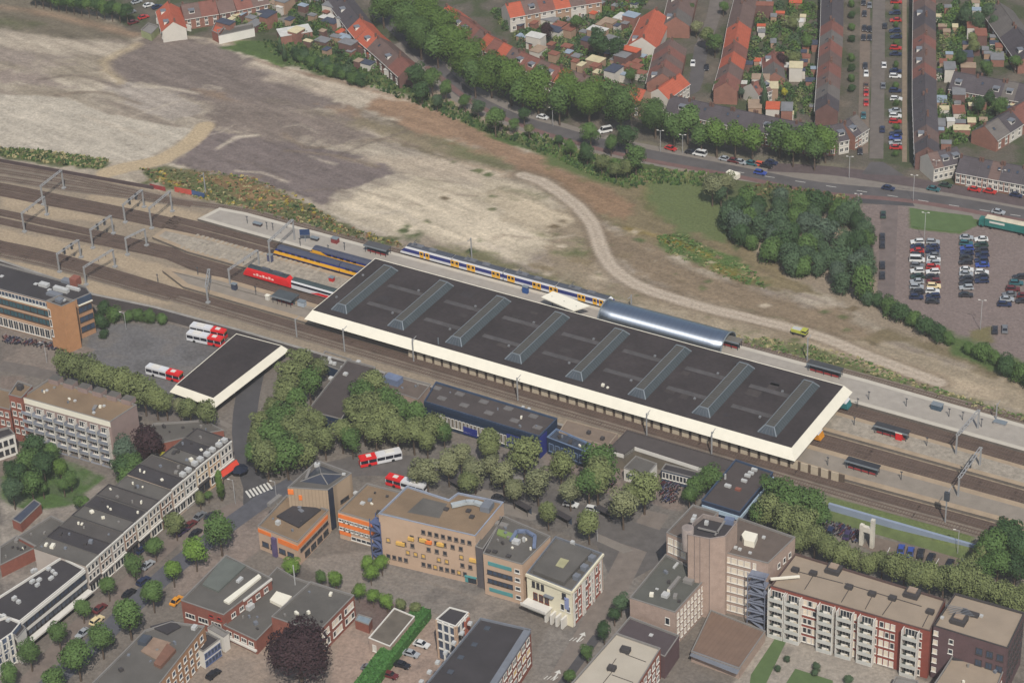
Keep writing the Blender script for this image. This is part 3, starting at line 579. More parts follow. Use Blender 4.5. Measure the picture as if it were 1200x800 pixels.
mb.build('posts', GFR, bc, off=(cx0, cy, 0))
wc = empty('tilted_canopy', (*G(660, 356), 0), 0, 'white tilted platform canopy between the blue and white train and the station roof', 'canopy'); o = (*G(660, 356), 0)
q = [(*G(634, 348, 4.2), 4.2), (*G(672, 364, 4.2), 4.2), (*G(691, 358, 5), 5), (*G(648, 341, 5), 5)]
mb = MB(); mb.face(q); t_ = mb.build('canopy_sheet', WF, wc, off=o); s2 = t_.modifiers.new('t', 'SOLIDIFY'); s2.thickness = .4; s2.offset = -1
mb = MB()
for t in (.15, .5, .85): p = Vector(q[0]).lerp(Vector(q[1]), t).lerp(Vector(q[3]).lerp(Vector(q[2]), t), .5); mb.cyl(p.x, p.y, .85, p.z, .18)
mb.build('posts', NAV, wc, off=o)
# ---- trains
def car_body(parent, x0, x1, y, bands, roof, hw=1.42, nose=(0, 0), name='car_body', zb=.95, off=(0, 0, 0)):
    """carriage shell; bands = [(z, lean, material)...] from sill up; nose = lengths of the sloped ends"""
    mats = [b_[2] for b_ in bands[1:]]+[roof]; mb = MB(); prof = [(b_[1], b_[0]) for b_ in bands]
    for sgn in (-1, 1):
        for i in range(len(prof)-1):
            (l0, z0), (l1, z1) = prof[i], prof[i+1]; H = prof[-1][1]-prof[0][1]
            def X(z, s): f = (z-prof[0][1])/H; return (x0+nose[0]*f**1.4) if s == 0 else (x1-nose[1]*f**1.4)
            mb.face([(X(z0, 0), y+sgn*(hw-l0), z0), (X(z0, 1), y+sgn*(hw-l0), z0), (X(z1, 1), y+sgn*(hw-l1), z1), (X(z1, 0), y+sgn*(hw-l1), z1)][::1 if sgn < 0 else -1], i)
    zt = prof[-1][1]; hx0, hx1 = x0+nose[0], x1-nose[1]; R_ = len(mats)-1; yl = hw-prof[-1][0]
    for a, b_, za, zb_ in ((-yl, -yl*.45, zt, zt+.3), (-yl*.45, yl*.45, zt+.3, zt+.3), (yl*.45, yl, zt+.3, zt)):
        mb.face([(hx0, y+a, za), (hx1, y+a, za), (hx1, y+b_, zb_), (hx0, y+b_, zb_)], R_)
    for sgn, xx, ns in ((0, x0, nose[0]), (1, x1, nose[1])):
        for i in range(len(prof)-1):
            (l0, z0), (l1, z1) = prof[i], prof[i+1]; H = prof[-1][1]-prof[0][1]
            f0, f1 = ((z0-prof[0][1])/H)**1.4, ((z1-prof[0][1])/H)**1.4; xa = x0+nose[0]*f0 if sgn == 0 else x1-nose[1]*f0; xb = x0+nose[0]*f1 if sgn == 0 else x1-nose[1]*f1
            mb.face([(xa, y+hw-l0, z0), (xa, y-hw+l0, z0), (xb, y-hw+l1, z1), (xb, y+hw-l1, z1)][::1 if sgn == 0 else -1], i)
        xx = hx0 if sgn == 0 else hx1; mb.face([(xx, y-yl, zt), (xx, y-yl*.45, zt+.3), (xx, y+yl*.45, zt+.3), (xx, y+yl, zt)], R_)
    return mb.build(name, mats, parent, off=off)
def bogies(parent, xs, y, off, m=None):
    for x in xs:
        mb = MB(); mb.box(x-1.7, y-1.15, .35, x+1.7, y+1.15, .95)
        for d in (-1.1, 1.1):
            for s in (-1, 1): mb.box(x+d-.4, y+s*.75-.06, .23, x+d+.4, y+s*.75+.06, 1.0)
        mb.build('bogie', mat('underframe', (44, 42, 42)), parent, off=off)
TW = mat('train_white', (206, 206, 208), rough=.35, var=.04, k=.9); TB = mat('train_navy', (38, 48, 112), rough=.3, var=.05, k=.9); TY = mat('train_yellow', (222, 166, 42), rough=.35, var=.04, k=.95)
TR = mat('train_red', (205, 34, 36), rough=.35, var=.05, k=.95); TRF = mat('train_roof_grey', (78, 82, 92), rough=.6, var=.12); TBL = mat('train_roof_blue', (74, 78, 96), rough=.6, var=.1); TGL = mat('train_glass', (30, 32, 46), rough=.15, spec=.6); TG = mat('train_roof_green', (64, 76, 78), var=.1)
SX0 = -1.0; sy = 50.6
sp_ = empty('sprinter_train', (SX0, sy, 0), 0, 'blue and white electric train with yellow doors at the far platform behind the station roof', 'train'); o = (SX0, sy, 0)
ex = [SX0, 18.6, 37.2, 55.8, 76.5]
for i in range(4):
    x0, x1 = ex[i]+.2, ex[i+1]-.2
    car_body(sp_, x0, x1, sy, [(.9, 0, TW), (1.75, 0, TW), (3.0, .03, TB), (3.7, .18, TW)], TRF, nose=(2.6 if i == 0 else 0, 2.6 if i == 3 else 0), off=o)
    bogies(sp_, (x0+3, x1-3), sy, o)
    mb = MB(); mb.box(x0+4, sy-.8, 4.0, x0+8, sy+.8, 4.35); mb.box(x0+10.5, sy-.7, 4.0, x0+13, sy+.7, 4.3); mb.build('roof_equipment', mat('roof_box_grey', (110, 112, 118)), sp_, off=o)
mb = MB(); mb.face([(SX0+.15, sy-1.2, 1.9), (SX0+.15, sy+1.2, 1.9), (SX0+2.2, sy+1.1, 3.55), (SX0+2.2, sy-1.1, 3.55)][::-1]); 
nb = mb.build('windscreen', TGL, sp_, off=o); nb.location.x -= .12; nb.location.z += .1
dm = MB().box(-.7, -.04, 1.05, .7, .04, 3.2).mesh('door', [TY]); gm_ = MB().box(-.42, -.05, 2.0, .42, .05, 2.9).mesh('door_window', [TGL])
for xx in (500, 507, 537, 542, 556, 561, 585, 590, 603, 607, 632, 637, 651, 656, 683, 687, 700, 707):
    X = (xx-473)*75.6/243+SX0; d = inst('door', dm, sp_, (X-SX0, -1.44, 0)); inst('door_window', gm_, d, (0, -.03, 0))
mb = MB()
for i in range(4):
    x = ex[i]+5
    mb.bar((x, sy-.7, 4.3), (x+1.6, sy-.7, 5.1), .1); mb.bar((x+1.6, sy-.7, 5.1), (x+.5, sy-.7, 5.7), .1); mb.bar((x+.5, sy-.9, 5.7), (x+.5, sy+.9, 5.7), .1)
mb.build('pantograph', TRF, sp_, off=o)
# intercity set and second set
def yellow_set(y, x0, n, ln, label, hi, swoop):
    t = empty('intercity_train', (x0, y, 0), 0, label, 'train'); o = (x0, y, 0)
    for i in range(n):
        a = x0+i*ln+.15; b_ = a+ln-.3
        car_body(t, a, b_, y, [(.9, 0, TB), (1.2, 0, TB), (2.25, 0, TY), (2.4, 0, TY), (3.1, .05, TB), (3.5, .25, TBL)], TBL, nose=(1.5 if i == 0 else 0, 0), off=o); bogies(t, (a+3, b_-3), y, o)
        wm_ = MB().box(-.7, -.03, 2.35, .7, .03, 3.0).mesh('window', [TGL])
        for k in range(7): inst('window', wm_, t, (a+3+k*2.4-x0, -1.44, 0))
    if swoop:
        mb = MB(); mb.face([(x0+1, y-1.47, 1.3), (x0+22, y-1.47, 1.3), (x0+22, y-1.47, 2.0), (x0+1, y-1.47, 2.0)]); mb.face([(x0+2, y-1.5, 2.2), (x0+7.5, y-1.5, 2.2), (x0+5, y-1.5, 3.2), (x0+1.2, y-1.5, 3.2)]); mb.build('yellow_swoop', TY, t, off=o)
yellow_set(31.6, -36.5, 2, 25.5, 'blue coach with yellow stripe, the longer one standing left of the station roof', 0, False)
yellow_set(36.3, -26.0, 2, 25.5, 'yellow and blue train behind the longer striped coach, half hidden by it', 0, True)
lo = empty('electric_locomotive', (-37.5, 16.9, 0), 0, 'bright red electric locomotive with white lettering and dark roof', 'locomotive'); o = (-37.5, 16.9, 0)
car_body(lo, -37.5, -19.4, 16.9, [(.85, 0, TR), (2.0, 0, TR), (2.9, .04, TR), (3.7, .25, TR)], mat('loco_roof_dark', (56, 64, 70), var=.15), nose=(1.8, 1.6), off=o); bogies(lo, (-34, -23), 16.9, o)
mb = MB(); mb.box(-31, 16.3, 4.0, -28, 17.5, 4.4); mb.box(-26.5, 16.4, 4.0, -23, 17.4, 4.35); mb.build('roof_equipment', TRF, lo, off=o)
mb = MB(); mb.face([(-37.3, 18.0, 2.2), (-37.3, 15.8, 2.2), (-36.3, 15.9, 3.3), (-36.3, 17.9, 3.3)]); nb = mb.build('windscreen', TGL, lo, off=o); nb.location.x -= .25
mb = MB()
for k in range(7):
    x = -33.4+k*1.15; mb.box(x, 15.44, 1.7, x+.8, 15.46, 1.95+.35*(k % 2)+.3)
mb.build('lettering', mat('letter_white', (235, 190, 180), k=.9), lo, off=o)
co = empty('passenger_coaches', (-19, 16.9, 0), 0, 'silver and red passenger coaches coupled behind the red locomotive', 'train'); o = (-19, 16.9, 0)
for a, b_ in ((-19, 4), (4.4, 28)):
    car_body(co, a, b_, 16.9, [(.85, 0, TR), (1.9, 0, TW), (2.15, 0, TW), (2.95, .04, TGL), (3.5, .25, TW)], TG, off=o); bogies(co, (a+3, b_-3), 16.9, o)
mb = MB(); mb.face([(-12, 15.46, .95), (4, 15.46, .95), (4, 15.46, 1.85), (-9, 15.46, 1.85)]); mb.face([(-4, 15.44, 2.2), (4, 15.44, 2.2), (4, 15.44, 3.0), (-2, 15.44, 3.0)]); mb.build('red_panel', TR, co, off=o)
# trains peeping out at the right end of the roof
for y, m_, x, lab in ((33.2, mat('teal_paint', (40, 110, 112)), 160.6, 'teal and white front of a train peeping from under the right end of the roof'), (15.6, mat('amber_paint', (214, 140, 30)), 160.2, 'orange-yellow train front peeping out below the right end of the white eaves')):
    t = empty('train_front', (x-22, y, 0), 0, lab, 'train'); o = (x-22, y, 0)
    car_body(t, x-22, x, y, [(.85, 0, m_), (2.6, 0, m_), (3.1, .05, TW), (3.6, .25, TW)], TRF, nose=(0, 1.2), off=o); bogies(t, (x-18, x-4), y, o)
# ---- platform furniture
def shelter(px, ln, w, label, rot=0.0, top=(70, 72, 78), z=.85, red=False):
    a = G(*px, z); t = empty('platform_shelter', (*a, z), rot, label, 'shelter')
    MB().box(-ln/2, -w/2, 2.3, ln/2, w/2, 2.55).build('shelter_roof', mat('shelter_roof_%d' % top[0], top, var=.12), t)
    MB().box(-ln/2-.1, -w/2-.1, 2.2, ln/2+.1, -w/2, 2.7).build('eaves_trim', GFR, t)
    MB().box(-ln/2+.3, -.06, .1, ln/2-.3, .06, 2.2).build('back_panel', GLS, t)
    mb = MB()
    for k in range(5):
        x = -ln/2+.4+k*(ln-.8)/4; mb.bar((x, -w/2+.2, 0), (x, -w/2+.2, 2.3), .12); mb.bar((x, w/2-.2, 0), (x, w/2-.2, 2.3), .12)
    mb.build('posts', NAV, t)
    MB().box(-ln/2+.8, -.9, .3, ln/2-.8, -.4, .5).build('bench', mat('bench_red', (150, 50, 50)), t)
shelter((443, 296), 8.5, 3.2, 'dark flat shelter on the north platform by the nose of the blue and white train', top=(84, 84, 86))
shelter((335, 354), 7.5, 4.5, 'dark square shelter on the street side platform left of the roof corner', top=(76, 82, 86))
shelter((967, 437), 10.5, 2.6, 'long narrow shelter on the north platform behind the right end of the roof', top=(70, 72, 74))
shelter((1045, 510), 10.0, 2.4, 'narrow black shelter with a red cube on the middle platform at right', top=(60, 60, 64))
shelter((1011, 551), 9.5, 2.4, 'narrow black shelter on the street side platform at right', top=(52, 54, 60))
shelter((852, 404), 9.0, 3.0, 'grey shelter at the right end of the aluminium barrel canopy', top=(110, 106, 100))
for (x, y), c, sx, sy_, h, lab, cat in (
    ((1054, 514), (214, 30, 34), 1.8, 1.6, 2.3, 'bright red kiosk cube beside the black shelter on the middle platform', 'kiosk'),
    ((389, 329), (190, 40, 40), 1.5, 1.2, 1.3, 'red kiosk on the middle platform next to the station roof corner', 'kiosk'),
    ((275, 339), (60, 66, 84), 1.6, 1.2, 2.0, 'dark blue vending cabinet on the tan platform beside a portal post', 'cabinet'),
    ((354, 358), (170, 180, 190), 2.4, 1.4, 1.6, 'small white and grey cabinet near the corner of the station roof', 'cabinet'),
    ((314, 351), (215, 210, 200), 1.2, 1.0, 1.5, 'small white box on the platform left of the square shelter', 'cabinet'),
    ((317, 306), (80, 84, 110), 1.6, 1.2, 2.4, 'blue-grey cabinet on the tiled platform below the faint portal', 'cabinet'),
    ((393, 284), (140, 60, 60), 2.2, 1.6, 1.6, 'brown-red information box on the north platform', 'information box'),
    ((302, 264), (70, 58, 58), 3.0, 1.2, .8, 'dark low bench on the left part of the north platform', 'bench'),
    ((369, 281), (60, 54, 56), 2.6, 1.2, .8, 'dark low bench on the north platform right of the blue sign', 'bench'),
    ((1098, 479), (70, 88, 104), 3.0, 1.8, 1.6, 'small grey-blue waiting cabin on the north platform at right', 'cabin'),
    ((1172, 497), (176, 170, 165), 3.4, 1.6, .8, 'pale bench group on the north platform near the right edge', 'bench'),
    ((616, 343), (40, 80, 140), 1.8, 1.0, 2.2, 'blue and white sign box on the platform beside the tilted white canopy', 'sign')):
    a = G(x, y, .85); t = empty(cat.replace(' ', '_'), (*a, .85), 0, lab, cat)
    MB().box(-sx/2, -sy_/2, 0, sx/2, sy_/2, h).build('body', mat('box_%d_%d_%d' % c, c), t)
    MB().box(-sx/2-.12, -sy_/2-.12, h, sx/2+.12, sy_/2+.12, h+.14).build('lid', GFR if c[0] < 200 else WF, t)
# blue platform sign (departure board)
a = G(358, 283, .85); t = empty('departure_board', (*a, .85), .5, 'tilted dark blue departure board on a pole on the north platform', 'sign')
MB().bar((0, 0, 0), (0, 0, 3.4), .2).build('pole', GFR, t); MB().box(-1.6, -.15, 2.4, 1.6, .15, 4.4).build('board', mat('sign_blue', (40, 62, 100)), t)
# ---- catenary portals and masts
PG = mat('galvanised_steel', (158, 158, 158), rough=.55, var=.08); PD = mat('dark_steel', (74, 78, 84), rough=.6)
def portal(n_, f_px, h, lab, lights=0, w=.55):
    a = Vector((*G(*n_), 0)); b_ = Vector((*G(*f_px), 0)); t = empty('catenary_portal', a, 0, lab, 'catenary portal', 'catenary portals'); d = b_-a
    for q in (Vector((0, 0, 0)), d):
        mb = MB(); mb.bar(q, q+Vector((0, 0, h)), .42, .42); mb.box(q.x-.6, q.y-.6, 0, q.x+.6, q.y+.6, .5); mb.build('post', PG, t)
    mb = MB(); e_ = d.normalized(); n = Vector((-e_.y, e_.x, 0))*w*.7
    for s in (-1, 1):
        mb.bar(n*s+Vector((0, 0, h)), n*s+d+Vector((0, 0, h)), .2); 
    k = max(3, int(d.length/1.6))
    for i in range(k): s = 1 if i % 2 else -1; mb.bar(n*s+d*(i/k)+Vector((0, 0, h)), -n*s+d*((i+1)/k)+Vector((0, 0, h)), .14)
    mb.build('beam', PG, t)
    for i in range(lights):
        p = d*((i+1)/(lights+1)*1.0); MB().bar(p+Vector((0, 0, h-1.7)), p+Vector((0, 0, h+.4)), .55).build('signal_head', PD, t)
    for i in (.25, .5, .75): p = d*i; MB().bar(p+Vector((0, 0, h-1.2)), p+Vector((0, 0, h)), .12).build('hanger', PD, t)
portal((51, 240), (75, 221), 7.0, 'leftmost upper catenary portal over the grey tracks by the weedy strip')
portal((29, 272), (55, 252), 7.0, 'catenary portal at the left edge over the brown middle tracks')
portal((147, 261), (169, 243), 6.6, 'catenary portal with two dark signal heads over the upper brown pair', 2)
portal((178, 268), (202, 248), 7.6, 'tall catenary portal just right of the one with two signal heads')
portal((109, 291), (133, 274), 6.8, 'catenary portal with signal heads over the middle tracks at left', 2)
portal((70, 319), (95, 302), 6.6, 'lowest left catenary portal with signal heads above the brick tower building', 2)
portal((149.5, 299), (172, 288), 6.2, 'small low catenary portal over the middle tracks, right of the one with signal heads')
portal((101, 334), (135, 313), 6.4, 'plain catenary portal over the lower tracks near the office roof corner')
portal((317.5, 310), (345.6, 284), 8.4, 'pale catenary portal over the parked blue and yellow coaches')
portal((270, 336), (304, 313), 6.2, 'thin catenary portal in front of the red locomotive')
portal((1120, 534.7), (1145.6, 504.7), 7.0, 'catenary portal over the upper dark pair right of the station')
portal((1122.5, 584), (1148, 548), 6.8, 'catenary portal over the lower dark pair right of the station', 1)
portal((244, 355), (247, 334), 5.8, 'short catenary portal post pair beside the sandy platform')
def mast(px, h, lab, arm=2.5, dirn=(0, 1), z=0.0, head=0, base=0.0, name='catenary_mast', cat='mast'):
    a = G(*px, base); t = empty(name, (*a, base), 0, lab, cat)
    MB().bar((0, 0, 0), (0, 0, h), .3).build('pole', PG, t)
    if arm: MB().bar((0, 0, h-.5), (dirn[0]*arm, dirn[1]*arm, h-.2), .14).build('arm', PG, t)
    if head: MB().box(-.7, -.35, h-2.6, .7, .35, h).build('signal_head', PD, t)
    return t
mast((1107.7, 612), 9.8, 'tall T-shaped mast beside the lowest track at right', 3.5, (0, 1), head=1)
for (x, y, h, lab) in ((404, 412, 8, 'left of the ribbed wall'), (485, 424, 8, 'below the white eaves, second from the roof corner'), (607, 470, 8, 'below the white eaves above the blue building'), (758, 512, 8, 'below the white eaves above the L-shaped roof'), (834, 534, 8, 'below the white eaves near the right end'), (348, 395, 6.5, 'near the lower left roof corner'), (553, 303, 7.5, 'behind the blue and white train'), (946, 423, 8, 'on the grass north of the aluminium canopy'), (1167, 494, 6, 'north of the far track at right'), (241, 226, 7.5, 'at the end of the red fence in the weeds'), (740, 362, 5, 'behind the left end of the aluminium canopy')):
    mast((x, y), h, 'slim grey railway mast '+lab, 2.2, (0, 1 if y > 380 else -1))
# bits along the yard edge
for i, (x, y) in enumerate(((290, 262), (313, 269), (320, 270), (352, 288), (385, 296), (404, 293), (1005, 476), (1018, 468), (1062, 476), (1112, 488), (1128, 492), (1150, 500), (1086, 522), (1126, 556), (1056, 562), (970, 545), (185, 330), (232, 322), (300, 345), (1001, 498))):
    a = G(x, y, .85); t = empty('platform_post', (*a, .85), 0, 'short dark lamp post on the platforms, %s in the scattered set' % ORD[i], 'lamp post', 'short platform lamp posts'); MB().bar((0, 0, 0), (0, 0, 2.6), .16).build('pole', PD, t); MB().box(-.35, -.12, 2.5, .35, .12, 2.7).build('lamp_head', PD, t)
for (x0, y0, x1, y1, h, c, lab) in ((0, 190, 180, 222, 1.3, (84, 70, 70), 'dark brown fence between the far tracks and the weedy strip'), (176, 220, 194, 224, 1.5, (150, 60, 60), 'short dark red fence section beside the yellow patch'), (205, 224.5, 225, 228.5, 1.8, (196, 84, 70), 'bright red-orange painted fence panel beside the far track'), (225, 228.5, 240, 232, 1.8, (70, 92, 130), 'blue painted fence panel right of the red-orange one')):
    a, b_ = G(x0, y0), G(x1, y1); l, r = ribbon([a, b_], .1, .1); mb = MB(); mb.prism([r[0], r[1], l[1], l[0]], 0, h); tag(mb.build('trackside_fence', mat('fence_%d' % c[0], c)), lab, 'fence')
# ================================================================== BUILDINGS SOUTH OF THE RAILWAY
GLASS = mat('window_glass', (50, 55, 63), rough=.15, var=.5, scale=.8, spec=.6); GLASSB = mat('window_glass_blue', (62, 76, 96), rough=.12, var=.25, spec=.6)  # GLASS: strong tone noise paints uneven reflections into the pane colour
FRW = mat('frame_white', (214, 210, 202), var=.05, k=.85); BLIND = mat('cream_blind', (220, 206, 186), var=.08, scale=1.5, k=.85); FRD = mat('frame_dark', (70, 66, 66))
ORG = mat('orange_panel', (226, 122, 56), var=.08, k=.9); YEL = mat('yellow_blind', (214, 172, 92), var=.1, k=.85); TEAL = mat('teal_panel', (86, 150, 152), var=.08); LEAD = mat('lead_grey', (120, 124, 132), var=.1)
COPE = mat('coping_light', (136, 132, 128), var=.08)
WM = {}; UNT = mat('unit_grey_white', (190, 190, 188), var=.12, scale=1.5)
def winmesh(w, h, fr=FRW, gl=GLASS, mull=1, sill=True):
    k = (round(w, 2), round(h, 2), fr.name, gl.name, mull, sill)
    if k not in WM:
        mb = MB(); t = .14 if w > .8 else .1
        mb.box(-w/2, -.1, -h/2, -w/2+t, .05, h/2); mb.box(w/2-t, -.1, -h/2, w/2, .05, h/2); mb.box(-w/2+t, -.1, h/2-t, w/2-t, .05, h/2); mb.box(-w/2+t, -.1, -h/2, w/2-t, .05, -h/2+t)
        for i in range(mull): x = -w/2+(i+1)*w/(mull+1); mb.box(x-.05, -.09, -h/2+t, x+.05, .04, h/2-t)
        mb.face([(-w/2+t, -.03, -h/2+t), (w/2-t, -.03, -h/2+t), (w/2-t, -.03, h/2-t), (-w/2+t, -.03, h/2-t)], 1)
        if sill: mb.box(-w/2-.1, -.22, -h/2-.12, w/2+.1, .02, -h/2-.003)
        WM[k] = mb.mesh('window', [fr, gl])
    return WM[k]
def building(name, label, cat, pts, h, wall, roof, base=S, par=.5, cope=COPE, pz=None, world_pts=False, group=None):
    """a block surveyed by its roof outline; pts are photo points seen at the roof level"""
    z1 = base+h
    P_ = pts if world_pts else [G(x, y, z1) for x, y in pts]
    if area(P_) < 0: P_ = P_[::-1]
    cx = sum(p[0] for p in P_)/len(P_); cy_ = sum(p[1] for p in P_)/len(P_); o = (cx, cy_, base)
    root = empty(name, o, 0, label, cat, group)
    zr = z1-par; b = MB()
    n = len(P_); I = inset(P_, .22)
    for i in range(n): j = (i+1) % n; b.face([(*P_[i], base), (*P_[j], base), (*P_[j], z1), (*P_[i], z1)])
    b.build('wall', wall, root, off=o)
    b = MB(); b.face([(*p, zr) for p in I]); b.build('roof', roof, root, off=o)
    b = MB(); O_ = inset(P_, -.06)
    for i in range(n):
        j = (i+1) % n
        b.face([(*O_[i], z1+.12), (*O_[j], z1+.12), (*I[j], z1+.12), (*I[i], z1+.12)]); b.face([(*I[i], zr), (*I[i], z1+.12), (*I[j], z1+.12), (*I[j], zr)][::-1]); b.face([(*O_[i], z1-.1), (*O_[j], z1-.1), (*O_[j], z1+.12), (*O_[i], z1+.12)])
    b.build('parapet', cope, root, off=o)
    return dict(root=root, P=P_, z0=base, z1=z1, zr=zr, o=o, h=h)
def edge(B, a, b_):
    """the facade between two roof corners given as photo points (found by nearest corner)"""
    def near(q): w = Vector(G(*q, B['z1'])); return min(B['P'], key=lambda p: (Vector(p)-w).length)
    A, D = Vector(near(a)), Vector(near(b_)); c = Vector(B['o'][:2]); d = (D-A).normalized(); n = Vector((d.y, -d.x))
    if n.dot((A+D)/2-c) < 0: A, D = D, A; d = -d; n = -n
    return A, D, d, n
def fac(B, a, b_, cols, ztops, w=1.3, h=1.6, fr=FRW, gl=GLASS, u0=.04, u1=.96, mull=1, name='window', skip=0.0, alt=None, me=None, out=.03):
    """rows of windows on a facade; ztops = depth of each row's centre below the roof edge"""
    A, D, d, n = edge(B, a, b_) if len(a) == 2 else a; ln = (D-A).length; rz = math.atan2(d.y, d.x)
    M_ = me or winmesh(w, h, fr, gl, mull)
    for zt in ztops:
        for k in range(cols):
            if skip and rnd.random() < skip: continue
            u = u0+(u1-u0)*(k+.5)/cols; p = A+d*ln*u+n*out
            mm_ = M_ if not alt or rnd.random() > alt[0] else winmesh(w, h, fr, alt[1], mull)
            inst(name, mm_, B['root'], (p.x-B['o'][0], p.y-B['o'][1], B['z1']-zt-B['z0']), rz)
def fband(B, a, b_, zt, h, m, u0=0.0, u1=1.0, out=.12, name='facade_band', depth=0.0):
    """horizontal band proud of a facade"""
    A, D, d, n = edge(B, a, b_) if len(a) == 2 else a; ln = (D-A).length; p, q = A+d*ln*u0, A+d*ln*u1; z = B['z1']-zt-B['z0']; o = Vector(B['o'][:2])
    p, q = p-o, q-o; mb = MB(); mb.prism([tuple(p-n*depth), tuple(q-n*depth), tuple(q+n*out), tuple(p+n*out)], z-h/2, z+h/2, bottom=True); return mb.build(name, m, B['root'])
def rbox(B, p, sx, sy, h, m, name='roof_unit', rot=None, mt=None, z=0.0):
    """a fixture standing on the roof at photo point p"""
    a = G(*p, B['zr'])
    if m is WF: m = UNT; sx, sy, h = sx*.8, sy*.8, h*.8
    if rot is None: e_ = Vector(B['P'][1])-Vector(B['P'][0]); rot = math.atan2(e_.y, e_.x)
    k = MB(); k.box(-sx/2, -sy/2, 0, sx/2, sy/2, h, 0, 1 if mt else None)
    o_ = k.build(name, [m, mt] if mt else m, B['root']); o_.location = (a[0]-B['o'][0], a[1]-B['o'][1], B['zr']+.003+z-B['z0']); o_.rotation_euler = (0, 0, rot); return o_
def rpatch(B, pts, m, name='roof_patch', dz=.02, h=0.0):
    w_ = [G(x, y, B['zr']+h) for x, y in pts]
    if area(w_) < 0: w_ = w_[::-1]
    k = MB()
    if h: k.prism(w_, B['zr']-B['z0'], B['zr']+h-B['z0'])
    else: k.face([(p[0], p[1], B['zr']+dz-B['z0']) for p in w_])
    return k.build(name, m, B['root'], off=(B['o'][0], B['o'][1], 0))
def rdots(B, pts, s=.9, h=.6, m=None, name='roof_vent'):
    for p in pts: rbox(B, p, s, s, h, m or WF, name)
def clutter(B, n, ms=None):
    """small vents scattered over a roof"""
    P_ = B['P']; xs = [p[0] for p in P_]; ys = [p[1] for p in P_]; I = inset(P_, 1.4); k = 0; t = 0
    def inside(x, y):
        c = False
        for i in range(len(I)):
            a, b_ = I[i], I[i-1]
            if (a[1] > y) != (b_[1] > y) and x < (b_[0]-a[0])*(y-a[1])/(b_[1]-a[1])+a[0]: c = not c
        return c
    while k < n and t < n*30:
        t += 1; x = rnd.uniform(min(xs), max(xs)); y = rnd.uniform(min(ys), max(ys))
        if not inside(x, y): continue
        s = rnd.choice([.4, .5, .7, 1.0]); hh = rnd.uniform(.3, .9); m_ = rnd.choice(ms or [LEAD, COPE, FRD, WF])
        o_ = MB().box(-s/2, -s/2, 0, s/2, s*rnd.choice([.5, .5, 1.2]), hh).build(rnd.choice(['roof_vent', 'roof_hatch']), m_, B['root']); o_.location = (x-B['o'][0], y-B['o'][1], B['zr']+.004-B['z0']); o_.rotation_euler = (0, 0, rnd.choice([.3, 1.2])); k += 1
BKP = mat('brick_pinkish', (172, 150, 137), var=.12, scale=.5, fine=3); BKR = mat('brick_red', (142, 88, 74), var=.14, scale=.5, fine=3); BKO = mat('brick_orange_tan', (172, 132, 100), var=.12, scale=.5, fine=3)
BKD = mat('brick_purple', (100, 78, 80), var=.12, scale=.5, fine=3); BEI = mat('beige_cladding', (196, 168, 144), var=.07, scale=.3); CRM = mat('cream_render', (224, 216, 190), var=.05, k=.85)
RFB = mat('roof_gravel_brown', (134, 113, 90), var=.18, scale=.12); RFG = mat('roof_felt_grey', (98, 94, 89), var=.18, scale=.12); RFD = mat('roof_felt_dark', (64, 60, 62), var=.18, scale=.15); RFL = mat('roof_gravel_pale', (158, 142, 124), var=.1, scale=.15); RFW = mat('roof_pale_membrane', (186, 176, 160), var=.06, scale=.15)
# 1 --- office with the brick stair tower, far left
B = building('office_building', 'tan brick office with teal window bands and a flat dark roof at the left edge', 'office building', [(-60, 323), (72, 358), (88, 351), (106, 343.5), (100, 335.5), (-60, 293)], 14.0, BKO, RFD)
F = ((-60, 323), (72, 358))
for zt in (1.2,): fac(B, *F, 30, [zt], 1.5, 1.7, FRW, GLASSB, .02, .92, 0)
fac(B, *F, 14, [4.3, 7.6], 2.6, 1.9, FRD, mat('teal_glass', (60, 92, 100), rough=.2, spec=.6), .02, .9, 1); fband(B, *F, 2.5, .5, WF, 0, .92); fband(B, *F, 6.0, .35, BEI, 0, .92); fband(B, *F, 9.6, .4, BEI, 0, .92)
fac(B, *F, 20, [11.8], 1.8, 3.2, FRW, GLASS, .02, .95, 1)
F2 = ((88, 351), (106, 343.5)); fac(B, *F2, 3, [4.2, 7.6, 11], 1.7, 1.8, FRD, GLASSB, .12, .95, 0)
rbox(B, (52, 335), 4, 2.2, 1.2, WF); rbox(B, (72, 341), 6.5, 1.8, 1.5, WF); rbox(B, (86, 339), 6, 1.2, 1.0, WF); rbox(B, (80, 331), 4, 2, 1.0, LEAD); rbox(B, (89, 333), 2.5, 2.5, 2.5, BKR, 'chimney'); rbox(B, (64, 346), 5, 2, .8, LEAD); rdots(B, [(2, 324), (42, 333), (58, 340)], 1.4, .3)
fband(B, *F2, 1.0, 1.9, GLASSB, .1, 1, .5, 'glazed_strip'); fband(B, *F2, 2.2, .4, WF, .1, 1, .7)
B = building('stair_tower', 'tall tan brick stair tower on the corner of the left office building', 'tower', [(54, 352.5), (72, 358.8), (87.4, 352), (69.5, 346)], 16.6, mat('brick_tower', (182, 134, 94), var=.1, scale=.5, fine=3), RFD, par=.8)
for zt in (4, 7.5, 11): fac(B, (54, 352.5), (72, 358.8), 1, [zt], .9, 2.6, FRW, GLASS, .02, .2, 0)
rbox(B, (70, 353), 2, 2, 1.0, LEAD); rbox(B, (75, 352), 1.5, 1.5, .6, WF)
